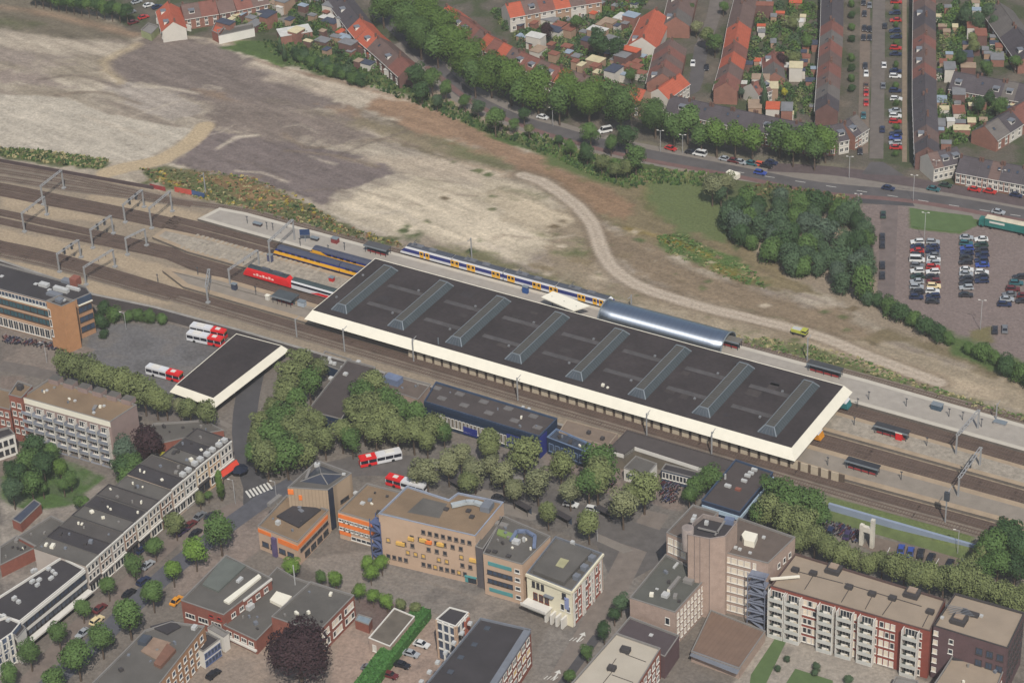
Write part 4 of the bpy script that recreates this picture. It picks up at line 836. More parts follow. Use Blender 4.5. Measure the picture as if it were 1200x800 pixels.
# 2 --- bus station shed
root = empty('bus_shelter_hall', (*G(265, 435, 2), S), 0, 'flat dark canopy roof with white sloping eaves beside the bus parking', 'canopy'); o = (*G(265, 435, 2), S)
Q = [G(206, 451, 2.4), G(250, 466.5, 2.4), G(330, 405, 2.4), G(277, 391, 2.4)]; Q = Q if area(Q) > 0 else Q[::-1]
MB().prism(Q, 1.9, 2.4).build('roof_deck', FEL, root, off=o); OQ = inset(Q, -1.5)
for i in range(4):
    j = (i+1) % 4; k = MB(); k.face([(*OQ[i], .4), (*OQ[j], .4), (*Q[j], 2.5), (*Q[i], 2.5)]); f = k.build('fascia', WF, root, off=o); f.modifiers.new('t', 'SOLIDIFY').thickness = .15
MB().prism(inset(Q, -.9), -.1, .5, bottom=True).build('soffit', NAV, root, off=o)
IQ = inset(Q, 2.0); k = MB()
for i in range(4):
    for t in (0, .33, .66): p = Vector(IQ[i]).lerp(Vector(IQ[(i+1) % 4]), t); k.cyl(p.x, p.y, S, -.05, .25)
k.build('columns', FRW, root, off=o)
# 3 --- balcony flats at left
B = building('apartment_block', 'five storey flats with rows of grey and white balconies at left', 'apartment building', [(25, 465), (129, 494), (160, 474), (57, 444)], 15.0, mat('brick_grey_pink', (150, 130, 124), var=.1), RFB)
F = ((25, 465), (129, 494)); fband(B, *F, .9, 1.8, WF, 0, 1, .1)
A, D, d, n = edge(B, *F); ln = (D-A).length; rz = math.atan2(d.y, d.x)
bw = ln/8.6; bm_ = MB(); bm_.box(-bw*.46, -1.5, -.12, bw*.46, 0, .05); bm_.box(-bw*.46, -1.55, .05, bw*.46, -1.45, 1.0, 1); bm_.box(-bw*.46, -1.45, .05, -bw*.46+.08, 0, 1.0, 1); bm_.box(bw*.46-.08, -1.45, .05, bw*.46, 0, 2.4, 2)
bme = bm_.mesh('balcony', [FRW, mat('balcony_panel', (140, 144, 154), var=.2, tint=.15), FRW]); wme = winmesh(bw*.62, 2.0, FRW, GLASS, 2)
for r__ in range(5):
    for c in range(8):
        u = (c+.55)/8.2; p = A+d*ln*u; z = 15-4.6-r__*2.75; inst('balcony', bme, B['root'], (p.x-B['o'][0], p.y-B['o'][1], z), rz); q = p+n*.03; inst('window', wme, B['root'], (q.x-B['o'][0], q.y-B['o'][1], z+1.1), rz)
for i in range(6): rbox(B, (66+i*17, 448+i*4.7), 3.2, 2.6, 1.6, mat('brick_grey_pink', (0, 0, 0)), 'roof_house', mt=RFG)
rdots(B, [(88, 470), (55, 458), (122, 476), (110, 484)], .9, .5); clutter(B, 8)
B = building('stairwell_block', 'red-brown brick stairwell block at the left end of the balcony flats', 'apartment building', [(10, 462), (25, 466), (38, 452), (21, 446)], 15.6, BKR, RFB)
fac(B, (10, 462), (25, 466), 2, [3, 6, 9, 12], 1.3, 1.6); rbox(B, (24, 456), 1.5, 1.5, 1.5, FRD, 'chimney')
# 4 --- street row of houses and shops along the diagonal street
FC = [G(100, 662, S+10), G(172, 598.5, S+10), G(200, 574, S+10), G(230, 549, S+10), G(271, 516, S+10)]
def up_along(t):  # t along facade polyline 0..1
    L_ = [(Vector(b_)-Vector(a)).length for a, b_ in zip(FC, FC[1:])]; T = t*sum(L_)
    for i, l_ in enumerate(L_):
        if T <= l_ or i == len(L_)-1: return Vector(FC[i]).lerp(Vector(FC[i+1]), T/l_)
        T -= l_
cols_ = [(190, 178, 168), (172, 150, 136), (196, 186, 178), (168, 134, 112), (206, 196, 180), (186, 168, 150), (150, 112, 92), (196, 176, 158), (180, 176, 172), (210, 188, 158), (214, 178, 140), (200, 196, 190)]
descr = ['white-trimmed narrow house at the lower end of the shop row', 'second narrow house from the lower end of the shop row', 'pale plastered house third from the lower end of the shop row', 'brown brick house fourth from the lower end of the shop row', 'cream house fifth from the lower end of the shop row', 'tan house in the middle of the shop row opposite the round street tree', 'dark brick house seventh from the lower end of the shop row', 'beige house eighth from the lower end of the shop row', 'light grey house ninth from the lower end of the shop row', 'sandy house with balconies, third from the top end of the shop row', 'peach coloured house next to the red awning in the shop row', 'white corner house at the top end of the shop row by the asphalt road']
hh = [9.8, 9.85, 9.8, 9.9, 9.8, 9.85, 9.8, 10.2, 10.1, 10.4, 10.3, 10.2]; dp = [17]*6+[15]*3+[12]*3
for i in range(12):
    a, b_ = up_along(i/12), up_along((i+1)/12); d = (b_-a).normalized(); n = Vector((-d.y, d.x)); P_ = [tuple(a), tuple(b_), tuple(b_+n*dp[i]), tuple(a+n*dp[i])]
    B = building('town_house', descr[i], 'town house', P_, hh[i], mat('render_%d' % i, cols_[i], var=.08), [RFG, mat('roof_felt_mid2', (84, 79, 76), var=.2, scale=.15), RFD][(i*5) % 3], world_pts=True, par=.12, cope=[RFG, RFD][i % 2], group='shops and houses along the diagonal street')
    e_ = (a, b_, d, -n) if (Vector(B['o'][:2])-a).dot(n) > 0 else (a, b_, d, n)
    fac(B, e_, None, 3, [1.9, 4.6], 1.15, 1.75, FRW, GLASS, .06, .94, 0); fac(B, e_, None, 2, [7.9], 2.2, 2.4, rnd.choice([FRW, FRD]), GLASS, .05, .95, 1); fband(B, e_, None, .3, .5, FRW, .02, .98, .35, 'cornice'); fband(B, e_, None, 6.2, .35, FRW if i % 3 else FRD, .03, .97, .5, 'shop_fascia')
    clutter(B, 4)
    if i > 7:
        for k in range(2): dm_ = MB().box(-.7, -.1, 0, .7, 1.4, 1.2, 0).mesh('dormer', [UNT]); q = a+d*(b_-a).length*(.28+.45*k)+n*.6; inst('dormer', dm_, B['root'], (q.x-B['o'][0], q.y-B['o'][1], hh[i]-.35), math.atan2(d.y, d.x))
t = empty('shop_awning', (*G(268, 552, S), S), 0, 'bright red awning over the pavement at the top end of the shop row', 'awning'); o = (*G(268, 552, S), S)
A = [(*G(261, 559, S+2.6), S+2.6), (*G(281, 545, S+2.6), S+2.6), (*G(277, 538, S+3.4), S+3.4), (*G(258, 551, S+3.4), S+3.4)]
k = MB(); k.face(A); f = k.build('canvas', mat('awning_red', (190, 62, 44), var=.06, k=.95), t, off=o); f.modifiers.new('t', 'SOLIDIFY').thickness = .12
k = MB()
for p in A: k.bar((p[0], p[1], S), p, .12)
k.build('posts', FRD, t, off=o)
# parasol group
a = G(281, 557, S); t = empty('parasol', (*a, S), 0, 'large dark navy parasol right of the red awning', 'parasol'); k = MB(); k.cyl(0, 0, 2.3, 3.2, 2.6, .1, 8, smooth=False); k.build('canopy', NAV, t); MB().bar((0, 0, 0), (0, 0, 3), .1).build('pole', FRW, t)
# peach awning boxes
for (x, y) in ((252, 540), (243, 551)):
    a = G(x, y, S+3.2); t = empty('shop_canopy', (*a, S), math.radians(50), 'peach coloured canopy over the shop front, %s of two' % ('upper' if x > 250 else 'lower'), 'canopy'); k = MB(); k.face([(-3.5, -1.2, 2.7), (3.5, -1.2, 2.7), (3.5, 1, 3.6), (-3.5, 1, 3.6)]); f = k.build('canvas', mat('awning_peach', (222, 172, 124), k=.9), t); f.modifiers.new('t', 'SOLIDIFY').thickness = .1; k = MB(); k.bar((-3.4, -1.1, 0), (-3.4, -1.1, 2.7), .1); k.bar((3.4, -1.1, 0), (3.4, -1.1, 2.7), .1); k.build('posts', FRD, t)
# annexes behind the row
AN = [([(20, 629), (58, 649), (96, 622), (60, 604)], 4.5, BKR, RFG, 'low grey-roofed annex with red brick side behind the shop row'),
 ([(83, 636), (98, 655), (130, 628), (150, 603), (118, 600)], 7, BKR, mat('roof_felt_mid', (84, 80, 78), var=.2, scale=.15), 'irregular dark annex roof with skylights behind the lower shop row'),
 ([(150, 570), (176, 589), (214, 552), (190, 541)], 6.5, BKD, RFD, 'dark pitched-looking annex roof behind the middle of the shop row'),
 ([(190, 541), (215, 553), (244, 526), (222, 512)], 6, BKD, RFG, 'grey annex roof beside the yellow bush behind the upper shop row'),
 ([(168, 512), (186, 520), (236, 508), (262, 504), (240, 492), (180, 496)], 3.5, BKR, RFG, 'low grey shed roof row north of the shop row by the tree row'),
 ([(44, 640), (20, 627), (0, 640), (0, 662)], 4, BKR, RFG, 'low flat roof at the left edge beside the black roofed shop')]
for p, h, w_, r_2, lab in AN: B = building('annex', lab, 'annex', p, h, w_, r_2); clutter(B, 7)
B = building('annex', 'small white skylight house on the annex roofs behind the shop row', 'roof house', [(80, 630), (93, 637), (107, 626), (95, 621)], 7.6, FRW, mat('roof_glass_pale', (150, 156, 166), rough=.3))
# 5 --- white banded shop block, lower left
B = building('shop_block', 'black-roofed block with long white facade bands in the lower left', 'shop building', [(23, 727.5), (99, 666), (72, 652.5), (-22, 712)], 9.5, mat('grey_render', (150, 150, 152), var=.1), RFD, cope=FRW)
F = ((23, 727.5), (99, 666)); fac(B, *F, 15, [2.2, 5.2], 2.1, 1.7, FRD, GLASSB, .02, .98, 1); fband(B, *F, .7, .9, FRW, 0, 1, .3); fband(B, *F, 3.7, .9, FRW, 0, 1, .3); fband(B, *F, 6.8, .5, FRW, -.02, 1, 1.8, 'canopy'); fac(B, *F, 10, [8.4], 3.0, 1.8, FRD, GLASS, .02, .98, 1)
for p in ((17, 702), (22, 706), (38, 682), (46, 680), (44, 686), (39, 670), (62, 670), (65, 673), (60, 678), (57, 667), (42, 669), (4, 722), (10, 727)): rbox(B, p, rnd.uniform(1, 1.8), rnd.uniform(.8, 1.3), rnd.uniform(.6, 1.2), WF, 'air_unit')
# 6 --- corner block bottom left with white frames
B = building('corner_block', 'blue and white building with tall white frames at the bottom left corner', 'building', [(-40, 778), (14, 741), (24, 729), (8, 722), (-60, 745)], 9.5, mat('blue_grey_render', (92, 104, 126)), RFD, cope=FRW)
fac(B, (-40, 778), (14, 741), 7, [2.6, 5.6, 8.0], 2.4, 2.0, FRW, GLASSB, .02, .98, 1)
for u in (.62, .76, .9, 1.0): fband(B, (-40, 778), (14, 741), 4.7, 9.2, FRW, u-.03, u, .45, 'pilaster')
B = building('corner_wing', 'short white-framed wing beside the black roofed shop block', 'building', [(14, 741), (20, 747), (30, 735), (24, 729)], 8.5, FRW, RFD)
fac(B, (14, 741), (20, 747), 1, [2, 5], 1.4, 1.6, FRD, GLASS)
# 7 --- school with orange bands
B = building('school_wing', 'left school wing with orange bands and a brown and dark flat roof', 'school building', [(302, 616), (348.6, 635), (385, 597), (336, 580)], 7.6, BEI, RFB)
rpatch(B, [(324, 604), (350, 617), (376, 596), (350, 588)], RFD, 'roof_patch', h=.5); F = ((302, 616), (348.6, 635)); F2 = ((348.6, 635), (385, 597))
fband(B, *F, 1.3, 1.1, ORG, 0, .32); fband(B, *F, 2.0, 1.6, ORG, .5, 1); fband(B, *F2, 1.7, 1.2, ORG, 0, .95); fac(B, *F, 4, [5.2], 2.2, 1.5, FRD, GLASSB, .05, .9, 1); fac(B, *F2, 5, [3.4], 2.6, .9, FRD, GLASS, .05, .95, 1); fac(B, *F2, 4, [6.0], 2.4, 1.6, FRD, GLASS, .15, .95, 1); fband(B, *F, 4.5, 6, mat('purple_stair', (96, 84, 120)), .36, .46, .8, 'glazed_stair')
rbox(B, (326, 614), 1.4, 1.4, 1.4, WF); rbox(B, (322, 588), 1.2, 5, 1.0, COPE); clutter(B, 6)
B = building('school_tower', 'taller beige school block with dark pyramid roof light and vertical ribs', 'school building', [(337, 571), (384, 574), (412, 554), (372, 539)], 13.5, mat('ribbed_beige', (176, 154, 130), var=.06, stripe=(0, .9, .25)), RFG)
ap = G(376, 552, B['zr']+3.2); base_ = [G(352, 564, B['zr']), G(384, 568, B['zr']), G(402, 556, B['zr']), G(374, 545, B['zr'])]; k = MB()
for i in range(4): k.face([(*base_[i], B['zr']+.02), (*base_[(i+1) % 4], B['zr']+.02), (*ap, B['zr']+2.4)][::-1])
k.build('roof_light', mat('dark_glass_roof', (62, 66, 78), rough=.25), B['root'], off=B['o']); k = MB()
for i in range(4): k.bar((*base_[i], B['zr']+.1), (*ap, B['zr']+2.45), .22)
k.build('roof_light_ribs', COPE, B['root'], off=B['o']); rbox(B, (372, 546), 1.8, 1.4, 1.2, WF); rbox(B, (361, 556), .7, 4.5, .5, COPE); rbox(B, (403, 556), 1.2, .8, .6, WF); rbox(B, (372, 546), .2, .2, 4, FRD, 'roof_mast')
fband(B, (337, 571), (384, 574), 1.3, 1.5, ORG, .0, .14, .2); fband(B, (337, 571), (384, 574), 3.0, 1.5, ORG, .26, .34, .2)
fband(B, (384, 574), (412, 554), 6.5, 13, mat('dark_glass_slit', (48, 54, 68), rough=.2), .0, .18, .35, 'glazed_slit'); fac(B, (384, 574), (412, 554), 2, [6.5], 1.6, 1.0, FRD, GLASS, .45, .8, 0)
B = building('school_wing', 'right school wing with two orange bands, brown roof and stair', 'school building', [(396, 599), (441, 612), (474, 577), (430, 566)], 8.8, BEI, RFB)
F = ((396, 599), (441, 612))
for z in (1.3, 4.0): fband(B, *F, z, 1.2, ORG, 0, .93)
fband(B, *F, 6.6, 1.3, ORG, 0, .3); fac(B, *F, 7, [2.6, 5.3], 2.0, .9, FRW, GLASS, .02, .9, 1); fac(B, *F, 5, [7.6], 1.6, 1.2, FRW, GLASS, .3, .95, 0); rdots(B, [(425, 590), (417, 578)], 1.4, .6); clutter(B, 5)
t = empty('stair_tower', (*G(446, 655, S), S), 0, 'blue zigzag outdoor staircase between the school and the large beige office', 'staircase'); k = MB(); e_ = Vector((1, 0)); BLU = mat('stair_blue', (84, 96, 132))
for i in range(5):
    k.box(-1.6, -1.2, i*2.5+2.2, 1.6, 1.6, i*2.5+2.4); s = 1 if i % 2 else -1
    k.bar((-1.4*s, -.9, i*2.5), (1.4*s, -.9, i*2.5+2.4), .9, .15)
k.build('flights', BLU, t); k = MB()
for x in (-1.6, 1.6):
    for y in (-1.2, 1.6): k.bar((x, y, 0), (x, y, 13.5), .2)
k.build('frame', BLU, t)
# 8 --- large beige office
B = building('office_building', 'large beige office with small square windows and a brown roof framed in pale blue coping', 'office building', [(443.5, 601.5), (557, 627.5), (590, 588), (537, 577), (526, 585), (477, 569)], 15.9, BEI, RFB, cope=mat('coping_blue_grey', (150, 158, 174)))
rpatch(B, [(477, 600), (496, 583), (524, 590), (515, 607)], RFG, 'roof_patch'); F = ((443.5, 601.5), (557, 627.5))
for zt, n_, u0, u1, sk in ((2.6, 9, .36, .97, .1), (5.2, 11, .04, .97, .25), (7.9, 11, .04, .97, .2), (10.5, 11, .08, .97, .2), (13.2, 14, .04, .9, .05)):
    fac(B, *F, n_, [zt], 1.15, 1.3, mat('frame_brown_grey', (120, 108, 100)), GLASS, u0, u1, 0, skip=sk, alt=(.25, YEL))
for u, z, w_, c in ((.42, 5.2, 2.6, YEL), (.48, 5.4, 2.2, ORG), (.6, 5.2, 2.4, YEL), (.17, 8.0, 3, YEL), (.3, 5.6, 2, YEL), (.93, 7.9, 2.6, YEL)):
    fband(B, *F, z, .9, c, u, u+w_/34, .6, 'sunblind')
fband(B, *F, 14.6, 2.0, TEAL, .87, .9, .2, 'door_frame'); fband(B, *F, 14.8, 1.8, GLASS, .9, .985, .1, 'door'); fband(B, *F, 13.6, .35, TEAL, .87, .99, .5, 'door_frame')
k = MB(); pp = [(*G(x, y, B['zr']+.8), B['zr']+.8) for x, y in ((529, 592), (546, 588), (556, 588), (570, 593))]
for a, b_ in zip(pp, pp[1:]): k.bar(a, b_, 1.3, .9)
k.build('air_duct', mat('duct_pale', (176, 182, 184), rough=.4), B['root'], off=B['o']); rbox(B, (571, 596), 2.6, 3.4, 1.6, LEAD, 'chiller'); rbox(B, (523, 597), 1.2, 1.2, .5, FRD); rbox(B, (549, 599), 1.2, 1.2, .5, FRD); rbox(B, (553, 606), 1.2, 1.2, .5, FRD)
rpatch(B, [(441, 603), (478, 611), (480, 608), (446, 600)], COPE, 'roof_step', dz=.05)
# 9 --- dark link and four storey beige block
B = building('office_building', 'narrower beige office with teal and dark window strips and a crowded grey roof', 'office building', [(566, 648), (612, 661), (645, 628), (590, 604)], 13.0, BEI, RFG, cope=COPE)
F = ((566, 648), (612, 661))
for z, m_ in ((2.6, TEAL), (11.0, TEAL)): fband(B, *F, z, 1.1, m_, .12, .72, .15, 'window_strip')
for z in (5.4, 8.2): fac(B, *F, 5, [z], 1.7, 1.3, FRD, GLASSB, .1, .72, 0)
fac(B, *F, 1, [2.6, 5.4, 8.2, 11], 1.5, 1.2, FRW, GLASS, .78, .95, 0)
rpatch(B, [(582, 625), (584, 619), (607, 626), (604, 634)], mat('sedum_green', (124, 142, 84), var=.15), 'green_patch', h=.4); rbox(B, (605, 636), 2.4, 1.8, 1.3, WF); rbox(B, (614, 634), .8, .8, 1.6, WF); rbox(B, (588, 615), 3.5, 1.5, .5, COPE)
for x, y in ((572, 646), (580, 647), (596, 652)): rbox(B, (x, y), 1.2, 1.0, .5, FRD, 'roof_hatch')
k = MB(); pp = [(*G(x, y, B['zr']+.7), B['zr']+.7) for x, y in ((599, 633), (606, 622), (617, 622), (627, 628), (626, 641))]
for a, b_ in zip(pp, pp[1:]): k.bar(a, b_, .9, .7)
k.build('air_duct', mat('duct_blue', (112, 124, 150)), B['root'], off=B['o']); clutter(B, 12)
B = building('office_link', 'dark grey recessed link between the two beige offices', 'office building', [(557, 640), (566, 643), (590, 606), (580, 603)], 13.0, mat('link_grey', (96, 90, 92)), RFG)
# 10 --- cream corner building with brick side
B = building('corner_house', 'cream and brick corner building with grey roof edge, balcony and tall pilasters', 'town hall style building', [(617, 671), (670, 692), (706, 648), (651, 628)], 11.6, CRM, RFG, cope=LEAD)
rpatch(B, [(625, 668), (661, 682), (694, 645), (654, 632)], RFG, 'roof', h=1.1); rpatch(B, [(651, 662), (657, 653), (667, 656), (660, 665)], mat('skylight_yellow', (170, 165, 128)), 'skylight', h=1.25); rbox(B, (671, 639), 1.2, 1.2, 1.8, WF)
F = ((617, 671), (670, 692)); F2 = ((670, 692), (706, 648))
fac(B, *F, 3, [2.6], .9, 1.8, FRD, GLASS, .1, .4, 0); fac(B, *F, 1, [2.6], 1.2, 1.8, FRD, GLASS, .75, .9, 0); fac(B, *F, 3, [6.3], 1.3, 2.2, mat('door_red_brown', (120, 62, 44)), GLASS, .12, .5, 1); fac(B, *F, 2, [6.3], 1.2, 2.0, FRW, GLASS, .72, .98, 0); fband(B, *F, 4.4, .3, LEAD, .4, .6, .9, 'hood'); fband(B, *F, .4, .8, CRM, 0, 1, .5, 'cornice')
fband(B, *F, 8.0, .35, FRW, .0, .55, 3.2, 'balcony'); fband(B, *F, 7.5, .7, FRW, .0, .55, 3.3, 'balcony_railing', -3.1)
fband(B, *F, 4.6, 3.6, mat('banner_blue', (150, 160, 200)), .84, .93, .2, 'banner')
for u in (.48, .6, .72, .84): fband(B, *F, 10, 3, FRW, u, u+.04, 2.2, 'entrance_pillar')
fband(B, *F2, 5.8, 11.4, mat('brick_side_red', (166, 92, 76), var=.12, scale=.5), .02, .98, .08, 'brick_side')
for u in (.02, .3, .36, .58, .66, .9): fband(B, *F2, 5.8, 11.4, FRW, u, u+.035, .35, 'pilaster')
fac(B, *F2, 8, [2.6, 6.2, 9.2], 1.1, 1.9, FRW, GLASS, .05, .95, 0, out=.12); fband(B, *F2, .3, .7, CRM, 0, 1, .5, 'cornice')
for i in range(3): rbox(B, (676+i*9, 678-i*11), 1.6, 1.6, 1.3, LEAD, 'dormer')
# 11 --- bottom centre dark block, stair tower
B = building('school_hall', 'long black-roofed building with grey glazed edge and brick side at the bottom centre', 'building', [(470, 836), (563, 723.5), (622, 737), (548, 850)], 11.5, BKR, RFD, cope=LEAD)
F2 = ((622, 737), (548, 850)); fac(B, *F2, 13, [2.2, 5.4, 8.6], 1.9, 1.7, FRW, GLASS, .02, .98, 1, alt=(.2, YEL)); rpatch(B, [(543, 848), (614, 737), (622, 739), (550, 850)], LEAD, 'glazed_edge', h=.7); rdots(B, [(571, 736), (556, 755), (540, 770), (528, 787)], 1.4, .2, mat('roof_dome_dark', (74, 80, 90)))
for i in range(7): rbox(B, (551-i*9.5, 733+i*11.4), 1.4, 1.2, .8, WF, 'roof_vent', z=.5)
B = building('stair_tower', 'glazed stair tower with white frame and dark flat roof beside the green hedge', 'tower', [(511, 725), (534, 733.5), (549, 717), (527, 711)], 12.2, GLASSB, RFD, cope=FRW, par=.2)
for F in (((511, 725), (534, 733.5)), ((534, 733.5), (549, 717))):
    for u in (0, .32, .64, .93): fband(B, *F, 6.1, 12, BEI if u in (0, .93) else FRW, u, u+.07, .35, 'column')
    for z in (.5, 3.2, 6, 8.8): fband(B, *F, z, .35, FRW, 0, 1, .3, 'rail')
fband(B, (534, 733.5), (549, 717), 4, 5.5, mat('brick_salmon', (176, 104, 84)), .62, .98, .4, 'brick_panel')
# 12 --- brick school lower left
B = building('brick_school', 'brick building with raised grey-green roof and white ventilation strip, lower left', 'school building', [(212, 703), (262, 720), (318, 677), (265, 650)], 7.5, BKR, RFG, cope=COPE)
rpatch(B, [(237, 684), (262, 652), (288, 662), (256, 692)], mat('roof_green_grey', (104, 108, 102), var=.12), 'roof', h=.6); F = ((212, 703), (262, 720)); F2 = ((262, 720), (318, 677))
fac(B, *F, 3, [4.2], 3.0, 1.6, FRW, GLASS, .03, .95, 2); fac(B, *F, 2, [1.8], 1.4, 1.0, mat('shutter_red', (170, 60, 50)), GLASS, .6, .98, 0); fac(B, *F2, 5, [2.2, 5], 1.6, 1.4, FRW, GLASS, .1, .95, 1); rbox(B, (281, 680), 1.2, 2.6, .8, WF); fband(B, *F2, .2, .6, FRW, .4, 1, .3)
rpatch(B, [(262, 703), (268, 706), (306, 675), (303, 672)], WF, 'vent_strip', h=.6)
B = building('brick_school', 'low brick school wing with a white barrel skylight and grey roof', 'school building', [(262, 732), (300, 750), (366, 683), (345, 676), (325, 664)], 4.5, BKR, RFG)
rpatch(B, [(316, 702), (324, 692), (342, 698), (332, 710)], WF, 'barrel_skylight', h=.9); rbox(B, (346, 685), .25, .25, 8, WF, 'flagpole'); rbox(B, (292, 712), 2.6, 2.6, 1.6, WF, 'roof_unit'); F = ((262, 732), (300, 750)); fac(B, *F, 4, [1.8], 1.8, 1.4, FRW, GLASS, .05, .95, 1); fband(B, *F, 3.2, .5, FRW, 0, 1, .6, 'canopy'); clutter(B, 5)
B = building('brick_school', 'two storey brick school block with groups of white windows left of the play yard', 'school building', [(318, 722), (372, 741), (415, 697), (364, 681)], 7.6, BKR, RFG)
F2 = ((372, 741), (415, 697))
for u in (.04, .37, .7): fac(B, *F2, 3, [2.2, 5.4], 1.25, 1.8, FRW, BLIND, u, u+.26, 0, alt=(.3, GLASS))
clutter(B, 6)
B = building('shed', 'small shed with pale blue-grey roof in the brown yard', 'shed', [(416, 726), (432, 732), (436, 724), (420, 719)], 2.8, BKR, mat('shed_roof_blue', (130, 144, 154)), par=.1)
B = building('store_building', 'single storey store with grey roof and white edge beside the hedge', 'building', [(432, 747), (457, 757), (486, 722), (462, 712)], 4.2, BKP, mat('roof_mossy', (106, 98, 88), var=.2), cope=FRW, par=.2)
fac(B, (432, 747), (457, 757), 1, [2.6], 1.2, 2.0, FRW, FRW, .1, .4, 0)
k = MB(); l, r = ribbon(smooth_line([G(x, y, S+1.5) for x, y in ((496, 716), (470, 748), (445, 780), (420, 815), (400, 845))], 3), 2.3, 2.3)
HEDGE_LINE = list(zip(l, r))
# 13 --- bottom left lower building
B = building('row_building', 'grey-roofed building with a roof terrace and blue windows at the bottom left', 'apartment building', [(96, 812), (170, 738), (200, 728), (240, 733), (170, 822)], 9.5, BKO, RFG)
F2 = ((240, 733), (170, 822)); fac(B, *F2, 10, [2.2, 5.2, 8], 1.5, 1.6, FRW, GLASSB, .03, .97, 0); rpatch(B, [(176, 733), (202, 726), (212, 733), (196, 742)], RFD, 'roof_patch', h=.5); rpatch(B, [(165, 762), (183, 772), (200, 752), (180, 746)], mat('terrace_tan', (150, 126, 108)), 'terrace', h=.3); rpatch(B, [(180, 776), (188, 780), (206, 760), (196, 753)], mat('roof_tile_brown', (128, 92, 76)), 'tiled_slope', h=1.0); rbox(B, (170, 752), 3, 2.4, 1.2, mat('roof_dome_dark', (0, 0, 0))); rbox(B, (228, 736), 2, 1.4, 1.0, WF); clutter(B, 8)
B = building('white_annex', 'small white annex with blue panels between the two lower left brick buildings', 'annex', [(224, 755), (238, 763), (258, 748), (243, 740)], 5.5, FRW, RFD); fac(B, (238, 763), (258, 748), 5, [1.8, 4.2], 1.0, 1.6, mat('stair_blue', (0, 0, 0)), GLASSB, .03, .97, 0)
B = building('white_annex', 'white garage wall roof strip beside the lower left brick school', 'annex', [(243, 735), (262, 746), (268, 741), (250, 730)], 5.0, FRW, COPE)
# 14 --- pinkish office complex with the tower
B = building('office_wing', 'low pinkish office wing with cream blinds and a grey roof left of the courtyard', 'office building', [(738, 700), (791, 717), (830, 674), (780, 649)], 11.0, BKP, mat('roof_green_felt', (92, 92, 86), var=.14, scale=.15))
F2 = ((791, 717), (830, 674)); fac(B, *F2, 9, [1.9, 4.3, 6.7, 9.1], .95, 1.45, FRW, BLIND, .03, .97, 0); rbox(B, (790, 685), .9, 6, .7, COPE, rot=None); rbox(B, (780, 698), 2.2, 2.2, 1.0, WF); rbox(B, (792, 663), .8, 3, .6, WF); rbox(B, (807, 682), 2.6, 1.6, 1.0, COPE); rbox(B, (770, 690), 1, .6, .3, WF); fac(B, (738, 700), (791, 717), 2, [3.5], 1.3, 2.2, FRW, GLASS, .4, .98, 0, skip=.5); clutter(B, 6)
B = building('office_wing', 'rear pinkish office wing with three window bays and a navy side', 'office building', [(781, 623.5), (806, 634), (842, 600), (812, 591)], 18.0, BKP, mat('roof_brown_felt', (104, 92, 84), var=.14))
fac(B, (781, 623.5), (806, 634), 3, [2.2, 4.8], 1.6, 1.9, FRW, BLIND, .05, .95, 1)
B = building('office_block', 'tall pinkish office block with a grid of cream blinds facing the courtyard', 'office building', [(838, 644), (900, 659.5), (932, 629), (866, 606)], 19.0, BKP, mat('roof_brown_felt', (0, 0, 0)))
F = ((838, 644), (900, 659.5)); fac(B, *F, 1, [2.0, 5.0, 8.0, 11, 14, 17], .9, 1.9, FRW, BLIND, .05, .14, 0); fac(B, *F, 4, [2.0, 5.0, 8.0, 11, 14, 17], 1.55, 1.75, FRW, BLIND, .18, .68, 0); fac(B, *F, 1, [2.0, 5.0], .9, 1.9, FRW, BLIND, .70, .80, 0)
rpatch(B, [(869, 626), (873, 621), (888, 625), (884, 635), (872, 632)], WF, 'chiller', h=1.8); rbox(B, (874, 633), 2.4, 1.4, 1.0, FRD); rbox(B, (879, 648), 1, .8, .5, WF); rdots(B, [(862, 642), (867, 644), (895, 630), (858, 639)], 1, .6); fac(B, (900, 659.5), (932, 629), 3, [4, 9, 14], 1.2, 1.6, FRW, GLASS, .3, .9, 0)
k = MB()   # steel fire stair on the facade
A, D, d, n = edge(B, *F); ln = (D-A).length; p = A+d*ln*.86; fs = bpy.data.objects.new('fire_stair', None); C.objects.link(fs); fs.parent = B['root']; fs.location = (p.x-B['o'][0], p.y-B['o'][1], 0); fs.rotation_euler = (0, 0, math.atan2(d.y, d.x)); SB = mat('steel_blue_grey', (124, 130, 146))
for i in range(6): k.box(-2.2, -3.0, 2.2+i*2.7, 2.4, -.05, 2.35+i*2.7); s = 1 if i % 2 else -1; k.bar((-1.9*s, -2.4, i*2.7), (1.9*s, -2.4, i*2.7+2.3), .9, .12); k.bar((-2.2, -3, 3.2+i*2.7), (2.4, -3, 3.2+i*2.7), .12)
k.build('landings', SB, fs); k = MB()
for x in (-2.2, 2.4): k.bar((x, -3, 0), (x, -3, 17), .18)
k.build('stair_posts', SB, fs)
B = building('office_tower', 'windowless pinkish concrete tower with dark framed roof and round corner turret', 'tower', [(806, 626), (832, 631), (850, 628), (864, 611), (824, 602), (812, 612)], 25.0, BKP, RFD, par=1.2, cope=mat('coping_pink_grey', (150, 138, 132)))
for p_ in (((818, 618), (842, 624), .5), ((838, 627), (850, 609), .5)):
    a, b_ = G(*p_[0], B['zr']+1), G(*p_[1], B['zr']+1); MB().bar((*a, B['zr']+1), (*b_, B['zr']+1), .45, .3).build('roof_rail', COPE, B['root'], off=B['o'])
rbox(B, (855, 613), 2.4, 1.4, 1.6, mat('duct_blue', (0, 0, 0))); rdots(B, [(814, 607), (812, 611), (828, 614)], 1.2, 1.2)
F = ((806, 626), (832, 631))
for u in (.3, .55, .98): fband(B, *F, 12, 24, mat('joint_grey', (124, 112, 108)), u-.012, u+.012, .06, 'joint')
